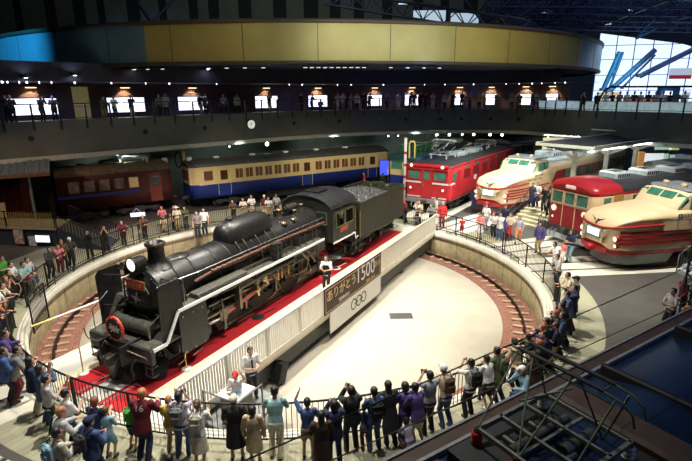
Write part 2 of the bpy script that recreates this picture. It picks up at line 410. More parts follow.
# loudspeaker in the pit
q = G(276, 384, ZB); t = thing('loudspeaker', 'black loudspeaker tilted on the pit floor beside the bridge', 'speaker', (q.x, q.y, ZB), R(-30))
Mt = Matrix.Rotation(R(-22), 4, 'X')
w = MB(); w.box(-.26, .26, -.2, .2, .02, .74, 0, Matrix.Translation((0,0,.05)) @ Mt, .03); w.build('cabinet', M_rubber, t)
w = MB(); w.lathe([(.0, .02), (.06, .025), (.17, .0), (.2, .015)], (0,-.205,.32), 'y', 20); w.lathe([(0, .01), (.07, .0)], (0,-.205,.6), 'y', 16); w.v = [tuple(Matrix.Translation((0,0,.05)) @ Mt @ Vector(v)) for v in w.v]; w.build('cone', M_dkgrey, t)
w = MB(); w.box(-.2, .2, .02, .25, 0, .12); w.build('stand', M_dkgrey, t)
# stanchions on the carpet; a black disc and a white ring, each with a rod
for s, y, lab in ((.62, 1.35, 'slim white stanchion on the far carpet ahead of the locomotive'), (2.3, -1.3, 'slim white stanchion on the near carpet beside the cylinder')):
    t = thing('stanchion', lab, 'stanchion', (LX, LY, 0), LA)
    w = MB(); w.lathe([(0,.05),(.05,.05),(.15,.035),(.16,.02),(.16,.0)], (s,y,.02)); w.build('base', M_white, t)
    w = MB(); w.cyl((s,y,.04), (s,y,.9), .018, n=8); w.ball((s,y,.91), .03); w.build('pole', M_brass, t)
for s, y, mt, lab in ((6.25, -.98, M_rubber, 'black round disc with a thin rod lying on the near carpet'), (12.35, -.95, M_white, 'white ring paddle with a handle lying on the near carpet')):
    t = thing('disc_and_rod', lab, 'paddle', (LX, LY, .03), LA)
    w = MB(); w.lathe([(0 if mt is M_rubber else .12, .03), (.23, .03), (.25, .0)], (s, y, 0)); w.build('disc', mt, t)
    w = MB(); w.cyl((s+.22, y-.02, .02), (s+.95, y-.1, .02), .022, n=6); w.build('handle', mt, t)
# ================================================================ STEAM LOCOMOTIVE (local x = back along the boiler, -y = side nearest the camera)
ZR = .03
loco = thing('steam_locomotive', 'large black steam locomotive with smoke deflectors standing on the turntable bridge', 'locomotive', (LX, LY, ZR), LA)
def P(nm, w, mats, par=None, **k): return w.build(nm, mats, par or loco, **k)
BR, BZ = .82, 2.34
# boiler
w = MB()
w.lathe([(BR, 2.12), (BR, 5.3), (BR+.01, 5.3), (BR+.01, 5.36), (BR, 5.36), (BR+.03, 8.2), (BR+.07, 8.6), (BR+.07, 11.4)], (0,0,BZ), 'x', 40)
for x in (2.9, 3.6, 4.6, 6.6, 7.5, 8.7, 9.8): w.lathe([(BR+.075 if x > 8.3 else BR+.012, x-.03), (BR+.085 if x > 8.3 else BR+.03, x-.025), (BR+.085 if x > 8.3 else BR+.03, x+.025), (BR+.012, x+.03)], (0,0,BZ), 'x', 40)
P('boiler', w, M_black)
# firebox sides
w = MB(); w.box(9.0, 11.4, -.98, .98, 1.25, 2.5, bev=.1); P('firebox', w, M_blackm)
# smokebox door, hinge straps, dart
w = MB(); w.lathe([(BR, 1.86), (BR-.04, 1.8), (.66, 1.78), (.64, 1.74), (.5, 1.68), (.25, 1.63), (0, 1.61)], (0,0,BZ), 'x', 40)
w.v = [(x+.27,y,z) for x,y,z in w.v]
door = P('smokebox_door', w, M_black)
w = MB()
for z in (-.25, .25): w.beam((1.66, .68, BZ+z), (1.6, -.2, BZ+z*.8), .05, .03)
w.cyl((1.68, .7, BZ-.4), (1.68, .7, BZ+.4), .03); w.v = [(x+.27,y,z) for x,y,z in w.v]; w.build('hinge', M_dkgrey, door)
w = MB(); w.cyl((1.62,0,BZ), (1.5,0,BZ), .05); w.beam((1.52,-.2,BZ-.05), (1.52,.2,BZ+.05), .03); w.beam((1.55,-.05,BZ+.18), (1.55,.05,BZ-.18), .03); w.v = [(x+.27,y,z) for x,y,z in w.v]; w.build('door_handle', M_steel, door)
w = MB()
for k in range(14):
    a = 2*PI*k/14; w.ball((1.79, .74*math.cos(a), BZ+.74*math.sin(a)), .035, n=8)
w.v = [(x+.27,y,z) for x,y,z in w.v]; w.build('door_clamps', M_dkgrey, door)
w = MB(); w.tube([(1.6, .55*math.cos(a), BZ+.55*math.sin(a)) for a in [R(x) for x in range(20, 161, 14)]], .016, 6); w.v = [(x+.27,y,z) for x,y,z in w.v]; w.build('handrail', M_steel, door)
# number plate on the door
pl = MB(); pl.box(1.56, 1.6, -.4, .4, BZ+.27, BZ+.56, 0); pl.box(1.55, 1.56, -.385, .385, BZ+.285, BZ+.545, 1)
pl.v = [(x+.27,y,z) for x,y,z in pl.v]
np_ = P('number_plate', pl, [M_brass, M_red]); np_['label'] = 'red front number plate'
text_obj('lettering', 'C57 135', .17, M_brass, np_, basis((1.816, 0, BZ+.415), (0,-1,0), (0,0,1)))
# chimney
w = MB(); w.lathe([(.48, 3.06), (.36, 3.16), (.27, 3.3), (.25, 3.5), (.255, 3.74), (.3, 3.78), (.31, 3.84), (.27, 3.87), (.2, 3.87), (.19, 3.4), (0, 3.35)], (2.72,0,0), 'z', 28)
w.lathe([(.315, 3.77), (.325, 3.8), (.315, 3.835)], (2.72,0,0), 'z', 28, 1); P('chimney', w, [M_black, M_rust])
# saddle shield behind chimney
w = MB(); w.ball((3.55, 0, 3.08), .5, .3, .17, 20); P('inspection_cover', w, M_black)
# domed steam and sand casing
w = MB(); rings = []
for x, hw, ht in ((5.45,.1,3.3),(5.5,.3,3.52),(5.65,.45,3.7),(5.9,.52,3.79),(6.4,.55,3.83),(7.4,.55,3.83),(7.85,.53,3.79),(8.08,.44,3.69),(8.2,.3,3.5),(8.24,.12,3.3)):
    q = []
    for k in range(20):
        t = 2*PI*k/20; q.append(Vector((x, hw*math.cos(t), 2.95+(ht-2.95)*(max(0, math.sin(t))**.75) - .1*max(0, -math.sin(t)))))
    rings.append(q)
w.loft(rings)
dome = P('dome', w, M_black)
w = MB(); w.lathe([(.14,3.8),(.14,3.88),(.11,3.9),(0,3.9)], (6.1,0,0)); w.lathe([(.14,3.8),(.14,3.88),(.11,3.9),(0,3.9)], (7.4,0,0)); w.build('filler_lid', M_blackm, dome)
# pipes from dome to the deck both sides: sand pipes
for s in (-1, 1):
    for x in (5.8, 6.2, 6.9, 7.5, 7.9):
        w = MB(); w.tube([(x, s*.5, 3.1), (x, s*.8, 2.75), (x-.02, s*.88, 2.3), (x-.05, s*.85, 1.9)], .022, 6); P('sand_pipe', w, M_oil)
# handrail and lagging pipes along the boiler
for s in (-1, 1):
    w = MB(); w.tube([(1.95, s*.8, 2.78), (3.5, s*.93, 2.78), (11.2, s*.97, 2.85)], .02, 6)
    for x in (2.4, 3.6, 4.8, 6.0, 7.2, 8.4, 9.6, 10.8): w.cyl((x, s*.75, 2.72), (x, s*.96, 2.8), .018, n=6)
    P('handrail', w, M_steel)
    w = MB(); w.tube([(3.3, s*.92, 2.5), (4.2, s*.98, 2.62), (7.5, s*.99, 2.66), (11.2, s*1.02, 2.62)], .06, 8)
    for k in range(28): w.cyl((4.0+k*.25, s*.985, 2.64), (4.08+k*.25, s*.985, 2.64), .07, n=8)
    P('lagged_pipe', w, M_rust)
    w = MB(); w.tube([(2.4, s*.9, 2.15), (4.5, s*1.0, 2.2), (8.6, s*1.02, 2.22), (8.8, s*1.0, 2.0)], .035, 8); P('pipe', w, M_oil)
    w = MB(); w.tube([(4.7, s*.86, 2.35), (9.5, s*.95, 2.38)], .022, 6); w.tube([(4.7, s*.86, 2.48), (10.5, s*.97, 2.5)], .018, 6); P('pipe', w, M_blackm)
    # main steam pipe to the cylinder
    w = MB(); w.tube([(2.75, s*.6, 2.7), (2.75, s*.92, 2.4), (2.72, s*1.0, 2.0)], .13, 12); P('steam_pipe', w, M_black)
# valve clutter on the firebox top
for x, y, z0, z1, r in ((9.2,.0,3.15,3.55,.12),(9.2,.22,3.15,3.5,.09),(9.9,-.3,3.1,3.42,.1),(10.3,.25,3.12,3.48,.08),(10.7,-.1,3.15,3.5,.11),(8.7,.2,3.15,3.45,.06)):
    w = MB(); w.lathe([(r*1.3,z0),(r,z0+.06),(r,z1-.06),(r*1.2,z1-.05),(r*1.1,z1),(0,z1+.02)], (x,y,0), n=14); P('safety_valve', w, M_oil if r > .09 else M_blackm)
w = MB(); w.cyl((9.5,-.1,3.5), (10.2,-.1,3.5), .16, n=14); w.cyl((9.4,-.1,3.5), (9.5,-.1,3.5), .1, n=10); w.cyl((9.9,-.1,3.1), (9.9,-.1,3.4), .05); P('turbine_generator', w, M_blackm)
for x, r in ((8.75,.13),(9.45,.1)):
    w = MB(); w.lathe([(r,0),(r+.03,.03),(r+.03,.14),(0,.16)], (x,-.55,3.02), 'z', 14); P('top_feed', w, M_oil)
# headlights
w = MB(); w.lathe([(.0,2.28),(.15,2.26),(.2,2.15),(.215,1.85),(.235,1.8),(.235,1.76),(.2,1.76)], (0,0,3.4), 'x', 24); w.box(1.85,2.2,-.12,.12,3.08,3.25)
hl = P('headlight', w, M_black)
w = MB(); w.lathe([(.2,1.785),(.12,1.765),(0,1.76)], (0,0,3.4), 'x', 24); w.build('lens', mat('lit_lens', (1,1,.95), .2, emit=(1,.97,.9), es=1.3), hl)
w = MB(); w.lathe([(.0,2.12),(.1,2.1),(.12,1.8),(.13,1.78),(.11,1.78)], (0,.42,3.3), 'x', 18); w.box(1.85,2.05,.37,.47,3.0,3.22)
hl = P('headlight', w, M_black); hl['label'] = 'small auxiliary headlight'
w = MB(); w.lathe([(.11,1.785),(0,1.77)], (0,.42,3.3), 'x', 18); w.build('lens', M_steel, hl)
# smoke deflectors
for s in (-1, 1):
    prof = [(1.5,1.28),(1.62,1.28),(2.12,2.1),(2.34,2.1),(2.34,3.0),(2.26,3.05),(1.62,3.05),(1.5,2.9)]
    w = MB(); w.prism(prof, s*1.36-.012, s*1.36+.012); ed = [(a, s*1.36, b) for a, b in prof]
    w.tube(ed, .02, 6, closed=True); df = P('smoke_deflector', w, M_black)
    for a, b in (((1.7,s*1.35,2.9),(2.0,s*.6,2.9)), ((2.28,s*1.35,2.9),(2.3,s*.6,2.9)), ((1.62,s*1.35,1.9),(1.9,s*.72,1.9))):
        w = MB(); w.cyl(a, b, .02, n=6); w.build('stay', M_blackm, df)
    w = MB(); w.tube([(2.36,s*1.38,2.15),(2.4,s*1.42,2.2),(2.4,s*1.42,2.95),(2.36,s*1.38,3.0)], .014, 6); w.build('handrail', M_steel, df)
# running boards with white edge
EP = [(1.1,1.25),(1.6,1.25),(2.12,2.07),(10.55,2.05)]
for s in (-1, 1):
    for i, (a, b) in enumerate(zip(EP, EP[1:])):
        w = MB()
        M0, M1 = Vector((a[0], 0, a[1])), Vector((b[0], 0, b[1]))
        y0, y1 = s*.8, s*1.4
        d = (M1-M0).normalized(); nrm = Vector((-d.z, 0, d.x))*.02
        vs = [M0+Vector((0,y0,0))-nrm, M1+Vector((0,y0,0))-nrm, M1+Vector((0,y1,0))-nrm, M0+Vector((0,y1,0))-nrm]; vs += [v+nrm*2 for v in vs]
        w.add(vs, [(0,3,2,1),(4,5,6,7),(0,1,5,4),(1,2,6,5),(2,3,7,6),(3,0,4,7)], 0)
        P('running_board', w, M_deck)
    w = MB()
    for a, b in zip(EP, EP[1:]): w.beam((a[0], s*1.42, a[1]), (b[0], s*1.42, b[1]), .035, .1)
    e = P('white_edge', w, mat('edge_white', (.9,.9,.88), .4, 0, .02, 5))
# tool boxes and air tank along the running board
w = MB(); w.box(3.0, 5.4, -1.34, -.95, 2.08, 2.26, bev=.03); P('tool_box', w, M_deck)
w = MB(); w.cyl((5.0,-1.15,1.78), (8.3,-1.15,1.78), .19, n=18); w.cyl((5.0,1.15,1.78), (8.3,1.15,1.78), .19, n=18); P('air_tank', w, M_blackm)
w = MB(); w.cyl((7.2,-1.2,2.08), (7.2,-1.2,2.75), .15, n=14); w.cyl((7.2,-1.2,2.3), (7.2,-1.2,2.36), .19, n=14); w.cyl((7.5,-1.2,2.08), (7.5,-1.2,2.7), .13, n=14); w.cyl((7.2,-1.2,2.56), (7.2,-1.2,2.6), .18, n=14); P('air_pump', w, M_blackm)
w = MB(); w.cyl((8.6,1.2,2.08), (8.6,1.2,2.7), .17, n=14); P('feed_pump', w, M_blackm)
for x in (6.5, 7.0, 8.0, 8.4, 9.0, 9.4, 10.0, 10.3):
    w = MB(); w.tube([(x,-.95,2.9), (x+.1,-1.08,2.5), (x,-1.2,2.1), (x+.05,-1.25,1.7), (x+.1,-1.15,1.2)], .02, 6); P('pipe', w, M_oil)
w = MB(); w.tube([(8.7,-1.1,2.1),(9.0,-1.3,1.8),(9.4,-1.3,1.4),(9.3,-1.2,1.0),(8.8,-1.15,.9)], .05, 8); w.tube([(9.0,-1.15,2.1),(9.5,-1.32,1.7),(9.9,-1.3,1.2)], .04, 8); P('injector', w, M_oil)
def FS(w):
    w.v = [(x+.5*max(0, min(1, (2.0-x)/.8)), y, z) for x, y, z in w.v]
def PF(nm, w, mats):
    FS(w); return P(nm, w, mats)
# front deck, feed water heater, buffer beam
w = MB(); w.box(.6, 2.2, -1.36, 1.36, 1.18, 1.24)
w.add([(1.55,-.78,1.26),(1.55,.78,1.26),(2.1,.78,1.62),(2.1,-.78,1.62)], [(0,1,2,3)], 0); PF('front_deck', w, M_deck)
w = MB(); w.cyl((1.18,-.75,1.5), (1.18,.75,1.5), .24, n=22); w.cyl((1.18,-.82,1.5), (1.18,-.75,1.5), .27, n=22); w.cyl((1.18,.75,1.5), (1.18,.82,1.5), .27, n=22)
for y in (-.4,0,.4): w.cyl((1.18,y-.02,1.5), (1.18,y+.02,1.5), .255, n=22)
PF('feedwater_heater', w, M_deck)
w = MB(); w.tube([(1.2,.8,1.5),(1.3,1.0,1.6),(1.7,1.0,1.9),(1.9,.8,2.1)], .06, 8); w.tube([(1.2,-.8,1.5),(1.4,-1.0,1.6),(1.8,-1.0,1.85)], .06, 8); w.tube([(1.5,-.7,1.4),(1.6,-.3,1.75),(1.62,.3,1.75),(1.5,.7,1.4)], .035, 8); PF('pipe', w, M_blackm)
w = MB(); w.box(.52, .68, -1.38, 1.38, .78, 1.26, bev=.02); bb = PF('buffer_beam', w, M_blackm)
w = MB()
for y in (-1.2,-1.0,1.0,1.2,-.5,.5): w.ball((.52,y,1.15), .022, n=6); w.ball((.52,y,.86), .022, n=6)
FS(w); w.build('rivets', M_dkgrey, bb)
w = MB(); w.box(.1,.55,-.13,.13,.76,.99, bev=.03); w.box(-.05,.2,-.2,.02,.7,1.03, bev=.05); w.box(-.02,.14,.05,.17,.72,1.0, bev=.04); PF('coupler', w, M_blackm)
for y in (-.75, .75):
    w = MB(); w.tube([(.5,y,.85),(.36,y,.8),(.3,y+.02,.6),(.38,y+.05,.42)], .035, 8); w.cyl((.38,y+.05,.44), (.38,y+.05,.32), .05); PF('brake_hose', w, M_rubber)
w = MB(); w.tube([(.42,-1.3,1.0),(.42,-1.3,1.08),(.42,0,1.13),(.42,1.3,1.08),(.42,1.42,1.2),(.42,1.42,1.38),(.36,1.36,1.42)], .022, 6); w.tube([(.42,.25,1.1),(.3,.3,1.3),(.2,.35,1.12)], .02, 6); PF('uncoupling_lever', w, M_oil)
for y in (-1.22, 1.22):
    w = MB(); w.box(.5,.72,y-.17,y+.17,.42,.46); w.box(.5,.72,y-.17,y+.17,.7,.73); w.box(.52,.54,y-.15,y-.12,.44,1.2); w.box(.52,.54,y+.12,y+.15,.44,1.2); PF('step', w, M_blackm)
for y, s in ((-1.25,-1),(1.25,1)):
    w = MB(); w.tube([(.66,y,1.25),(.66,y,1.95),(1.45,y*1.07,2.3)], .017, 6); PF('handrail', w, M_steel)
# snow plough
w = MB(); vs = []
for z, x0, hw in ((.14,.22,1.28),(.36,.36,1.26),(.66,.58,1.2)):
    for k in range(13):
        y = -hw+2*hw*k/12; vs.append((x0+.75*abs(y/hw)**1.4, y, z))
w.add(vs, [(i*13+k, i*13+k+1, (i+1)*13+k+1, (i+1)*13+k) for i in range(2) for k in range(12)], 0, False)
w.add([(v[0]+.05, v[1], v[2]) for v in vs], [(i*13+k+1, i*13+k, (i+1)*13+k, (i+1)*13+k+1) for i in range(2) for k in range(12)], 0, False)
w.beam((.9,-.7,.5),(1.3,-.7,.9),.06); w.beam((.9,.7,.5),(1.3,.7,.9),.06); PF('snow_plough', w, M_black)
# headmark: hung on the front handrail
hm = thing('headmark', 'round black headmark with a red rim and white crest hung on the locomotive nose', 'headmark', (LX+.5*math.cos(LA)+.13*math.sin(LA), LY+.5*math.sin(LA)-.13*math.cos(LA), ZR), LA)
w = MB(); w.cyl((.47,.08,1.72), (.43,.08,1.72), .36, n=32); w.build('plate', M_rubber, hm)
w = MB(); w.lathe([(.325,.42),(.325,.4),(.38,.4),(.38,.47)], (0,.08,1.72), 'x', 32); w.build('rim', M_red, hm)
w = MB()
w.beam((.415,.3,1.72), (.415,-.16,1.74), .02, .07); w.prism([(.08,1.86),(.02,1.72),(.08,1.58),(.14,1.72)], .41, .42, ax='x'); w.beam((.415,.24,1.84),(.415,-.1,1.62),.02,.05); w.beam((.415,.24,1.6),(.415,-.08,1.84),.02,.05)
w.build('crest', M_white, hm)
for k in range(8):
    w = MB(); a = 2*PI*k/8; w.box(.392,.4,-.02,.02,-.016,.016, 0, Matrix.Translation((0,.08+.35*math.cos(a),1.72+.35*math.sin(a))))
    w.build('rim_mark', M_white, hm)
w = MB(); w.tube([(.66,-.28,1.25),(.5,-.28,1.42),(.5,.44,1.42),(.66,.44,1.25)], .02, 6); PF('headmark_bracket', w, M_blackm)
# frames
w = MB(); w.box(.7, 11.5, -.5, -.44, .7, 1.3); w.box(.7, 11.5, .44, .5, .7, 1.3); w.box(1.2,11,-.44,.44,.85,1.0); P('main_frame', w, M_blackm)
# wheels
def wheel(x, r, y, spk, nm='wheel', counter=False, par=None):
    s = -1 if y < 0 else 1; p = par or loco
    w = MB(); w.lathe([(r-.09,-.06),(r+.03,-.06),(r+.03,-.035),(r,-.03),(r-.01,.06),(r-.09,.06),(r-.09,-.06)], (0,0,0), 'y', 36)
    if s > 0: w.v = [(a,-b,c) for a,b,c in w.v]
    w.v = [(a,-b,c) for a,b,c in w.v]
    w.cyl((0,-.08,0),(0,.08,0), .14 if r > .6 else .1, n=16)
    for k in range(spk):
        a = 2*PI*k/spk; d = Vector((math.cos(a),0,math.sin(a))); w.beam(d*.08, d*(r-.07), .05, .1 if r > .6 else .06, 0, up=(0,1,0))
    if counter:
        pts = [(math.cos(R(a))*(r-.1), math.sin(R(a))*(r-.1)) for a in range(200, 341, 14)]; w.prism(pts, -.05, .05)
    o = w.build(nm, M_blackm, p, (x, y, r)); return o
DX = [5.05, 6.95, 8.85]
for y in (-.57, .57):
    for x in DX: wheel(x, .875, y, 14, 'driving_wheel', True)
    for x in (1.75, 3.75): wheel(x, .43, y, 9, 'pilot_wheel')
    wheel(11.0, .43, y, 9, 'trailing_wheel')
for x, r in [(a,.875) for a in DX]+[(1.75,.43),(3.75,.43),(11.0,.43)]:
    w = MB(); w.cyl((x,-.6,r),(x,.6,r), .09, n=12); P('axle', w, M_blackm)
w = MB(); w.box(1.4,4.1,-.42,-.3,.45,.8); w.box(1.4,4.1,.3,.42,.45,.8); P('pilot_truck', w, M_blackm)
w = MB(); w.box(10.1,11.9,-.85,-.72,.35,.7,bev=.04); w.box(10.1,11.9,.72,.85,.35,.7,bev=.04); w.box(10.8,11.2,-.9,-.7,.3,.8,bev=.03); P('trailing_truck', w, M_blackm)
# cylinders, rods, valve gear each side
M_redrod = mat('rod_red_fill', (.55,.03,.02), .4, .2, .15, 8)
for s in (-1, 1):
    cr_ = (-.1, .31) if s < 0 else (.31, .1)   # crank offset
    # casing
    w = MB(); prof = [(2.15,.7),(2.25,.58),(3.2,.58),(3.28,.66),(3.28,2.02),(2.15,2.02)]
    w.prism(prof, s*.75, s*1.38); cy = P('cylinder', w, M_blackm)
    w = MB(); w.cyl((2.05,s*1.05,.875),(3.42,s*1.05,.875),.3,n=24); w.cyl((2.0,s*1.05,.875),(2.06,s*1.05,.875),.22,n=24); w.build('cylinder_barrel', M_blackm, cy)
    w = MB(); w.cyl((1.9,s*1.05,1.5),(3.55,s*1.05,1.5),.19,n=20); w.cyl((1.8,s*1.05,1.5),(1.9,s*1.05,1.5),.1,n=12); w.build('valve_chest', M_blackm, cy)
    w = MB()
    for px, pz in ((2.3,.62),(3.1,.62),(2.3,1.8),(3.1,1.8),(2.7,.62),(2.7,1.8)): w.ball((px, s*1.385, pz), .03, n=8)
    w.build('bolts', M_brass, cy)
    w = MB(); w.tube([(2.35,s*1.2,.55),(2.3,s*1.3,.35),(2.0,s*1.3,.3)], .025, 6); w.tube([(3.1,s*1.2,.55),(3.0,s*1.3,.38),(2.6,s*1.3,.32)], .025, 6); w.build('drain_cock', M_oil, cy)
    # slide bar + crosshead
    w = MB(); w.beam((3.42,s*1.05,1.13),(5.0,s*1.05,1.13),.1,.07); P('slide_bar', w, M_oil)
    w = MB(); w.cyl((3.42,s*1.05,.875),(4.2,s*1.05,.875),.045,n=10); P('piston_rod', w, M_steel)
    w = MB(); w.box(4.15,4.5,s*1.05-.08,s*1.05+.08,.75,1.2,bev=.03); w.beam((4.3,s*1.12,.8),(4.3,s*1.14,.45),.05,.12,up=(1,0,0)); P('crosshead', w, M_oil)
    pins = [(x+cr_[0], .875+cr_[1]) for x in DX]
    def rod(nm, a, b, y, h, par=None):
        w = MB(); w.beam((a[0],y,a[1]),(b[0],y,b[1]),.05,h, 0); w.beam((a[0],y+s*.028,a[1]),(b[0],y+s*.028,b[1]),.012,h*.5,1)
        for q in (a, b): w.cyl((q[0],y-.05,q[1]),(q[0],y+.06 if s > 0 else y+.05,q[1]),.11,n=16)
        for q in (a, b): w.cyl((q[0],y+s*.04,q[1]),(q[0],y+s*.1,q[1]),.06,n=12)
        return P(nm, w, [M_oil, M_redrod])
    rod('side_rod', pins[0], pins[1], s*.85, .13); rod('side_rod', pins[1], pins[2], s*.85, .13)
    rod('main_rod', (4.32,.875), pins[1], s*.98, .17)
    # eccentric, link, radius rod, combination lever, reach rod
    ec = (pins[1][0]-.15, pins[1][1]+.28)
    w = MB(); w.beam((pins[1][0],s*1.08,pins[1][1]),(ec[0],s*1.08,ec[1]),.05,.1); P('return_crank', w, M_steel)
    lk = (6.15, 1.25)
    w = MB(); w.beam((ec[0],s*1.13,ec[1]),(lk[0],s*1.13,lk[1]-.2),.035,.07); P('eccentric_rod', w, M_oil)
    w = MB(); w.tube([(lk[0]+.05,s*1.13,lk[1]-.28),(lk[0]-.04,s*1.13,lk[1]),(lk[0]+.05,s*1.13,lk[1]+.32)], .05, 8); w.ball((lk[0]-.02,s*1.17,lk[1]), .12, .06, .12); P('expansion_link', w, M_brass)
    w = MB(); w.beam((lk[0],s*1.08,lk[1]+.12),(4.35,s*1.08,1.5),.035,.06); P('radius_rod', w, M_oil)
    w = MB(); w.beam((4.3,s*1.16,.5),(4.25,s*1.1,1.55),.04,.07,up=(1,0,0)); P('combination_lever', w, M_oil)
    w = MB(); w.cyl((3.55,s*1.05,1.5),(4.35,s*1.05,1.5),.035,n=8); P('valve_spindle', w, M_steel)
    w = MB(); w.beam((6.5,s*1.25,1.75),(10.5,s*1.25,1.95),.03,.06); P('reach_rod', w, M_oil)
    w = MB(); w.box(4.95,5.08,s*.6,s*1.3,.95,1.95); w.box(5.9,6.0,s*.6,s*1.32,1.3,1.95); w.beam((5.0,s*1.25,1.9),(6.3,s*1.25,1.65),.05,.1); w.ball((6.45,s*1.25,1.6),.13,.07,.16,12,1); P('motion_bracket', w, [M_oil, M_brass])
    # brake gear, pipes low down, rod-like clutter
    w = MB()
    for x in (5.95,7.85): w.box(x-.05,x+.05,s*.6,s*.72,.4,1.1,bev=.02)
    w.tube([(4.2,s*.85,.35),(10.3,s*.85,.35)], .02, 6); P('brake_gear', w, M_oil)
    w = MB(); w.tube([(3.6,s*1.3,1.9),(5.6,s*1.33,1.88),(5.8,s*1.3,1.6),(7.6,s*1.3,1.55),(9.9,s*1.3,1.6)], .022, 6); w.tube([(7.6,s*1.32,1.86),(7.7,s*1.32,1.2),(8.6,s*1.3,1.05),(9.5,s*1.3,.8)], .03, 6, 1); P('pipe', w, [M_oil, M_rust])
    for x in (7.6, 9.9):
        w = MB(); w.tube([(x,s*.9,1.2),(x,s*1.1,.75),(x-.4,s*.75,.3)], .018, 6); P('sand_pipe', w, M_brass)
    # vertical yellow-tinged hangers
    for x in (7.35, 7.6, 8.05):
        w = MB(); w.cyl((x,s*1.2,1.2),(x,s*1.2,1.8),.035,n=8); P('lubricator_pipe', w, M_brass)
# cab
cab = MB()
cz0, cz1 = 1.62, 3.12
cabn = obj('cab', None, loco)
cab.box(11.35,11.41,-1.38,1.38,cz0,cz1); 
for s in (-1, 1):
    y = s*1.4
    cab.box(11.35,13.45,y-.02,y+.02,cz0,2.3); cab.box(11.35,11.62,y-.02,y+.02,2.3,cz1); cab.box(13.28,13.45,y-.02,y+.02,2.3,cz1); cab.box(12.4,12.5,y-.02,y+.02,2.3,cz1); cab.box(11.35,13.45,y-.02,y+.02,2.98,cz1)
cab.box(11.35,13.5,-1.38,1.38,cz0,cz0+.06)
C.objects.unlink(cabn); bpy.data.objects.remove(cabn)
M_cab = mat('cab_dark_green', (.025,.03,.022), .4, .2, .25, 5)
cabn = P('cab', cab, M_cab)
w = MB(); rings = []
for x, dz in ((11.15,-.02),(11.3,0),(13.5,0),(13.7,-.03)):
    q = []
    for k in range(17):
        y = -1.48+2.96*k/16; q.append(Vector((x, y, 3.1+.72*math.sqrt(max(0, 1-(y/1.52)**2))**1.15+dz)))
    for k in range(16, -1, -1):
        y = -1.46+2.92*k/16; q.append(Vector((x, y, 3.06+.72*math.sqrt(max(0, 1-(y/1.52)**2))**1.15+dz)))
    rings.append(q)
w.loft(rings); w.build('cab_roof', mat('roof_worn_black', (.035,.036,.042), .3, .4, .5, 5), cabn)
w = MB(); w.prism([(-1.4,3.1)]+[(-1.44+2.88*k/16, 3.06+.7*math.sqrt(max(0,1-((-1.44+2.88*k/16)/1.52)**2))**1.15) for k in range(17)]+[(1.4,3.1)], 11.36, 11.4, ax='x'); w.build('cab_front', M_cab, cabn)
w = MB(); w.box(11.7,12.6,-.4,.4,3.83,3.9,bev=.03); w.build('roof_hatch', M_black, cabn)
for s in (-1, 1):
    w = MB()
    for x0, x1 in ((11.62,12.4),(12.5,13.28)):
        for a, b in (((x0,2.3),(x1,2.3)),((x1,2.3),(x1,2.98)),((x1,2.98),(x0,2.98)),((x0,2.98),(x0,2.3))): w.beam((a[0],s*1.425,a[1]),(b[0],s*1.425,b[1]),.02,.05)
    w.build('window_frame', mat('window_frame_olive', (.16,.15,.06), .5), cabn)
    w = MB(); w.box(11.335,11.35,s*.75-.3,s*.75+.3,2.5,3.0); w.build('pane', M_glass, cabn)
    w = MB()
    for a, b in (((-.33,2.47),(.33,2.47)),((.33,2.47),(.33,3.03)),((.33,3.03),(-.33,3.03)),((-.33,3.03),(-.33,2.47))): w.beam((11.33,s*.75+a[0],a[1]),(11.33,s*.75+b[0],b[1]),.04)
    w.build('window_frame', mat('window_frame_olive', (.16,.15,.06), .5), cabn)
    w = MB(); w.beam((11.3,s*1.44,1.62),(13.5,s*1.44,1.62),.03,.07); w.beam((13.48,s*1.44,1.62),(13.5,s*1.44,1.32),.03,.07,up=(1,0,0)); w.beam((13.5,s*1.44,1.3),(13.8,s*1.44,1.38),.03,.06); w.build('white_edge', M_white, cabn)
    w = MB(); w.box(13.2,13.6,s*1.25-.12,s*1.25+.12,.5,.54); w.box(13.2,13.6,s*1.25-.12,s*1.25+.12,.95,.99); w.box(13.2,13.24,s*1.37-.02,s*1.37+.02,.5,1.6); w.box(13.56,13.6,s*1.37-.02,s*1.37+.02,.5,1.6); w.build('cab_steps', M_blackm, cabn)
    w = MB(); w.cyl((13.47,s*1.45,1.75),(13.47,s*1.45,2.9),.02,n=8); w.build('grab_rail', M_brass, cabn)
    w = MB(); w.box(12.0,12.75,s*1.42,s*1.435,2.0,2.22,0); w.box(12.02,12.73,s*1.435,s*1.442,2.02,2.2,1)
    cp = w.build('number_plate', [M_brass, M_red], cabn); cp['label'] = 'red cab number plate'
    text_obj('lettering', 'C57 135', .13, M_brass, cp, basis((12.375, s*1.446, 2.11), (-s,0,0), (0,0,1)))
w = MB(); w.box(11.5,12.0,-1.0,1.0,1.7,2.9,bev=.1); w.cyl((12.0,.0,2.1),(12.1,.0,2.1),.3,n=18); w.cyl((12.0,.4,2.6),(12.06,.4,2.6),.1,mi=1); w.cyl((12.0,-.4,2.6),(12.06,-.4,2.6),.1,mi=1); w.build('backhead', [M_blackm, M_brass], cabn)
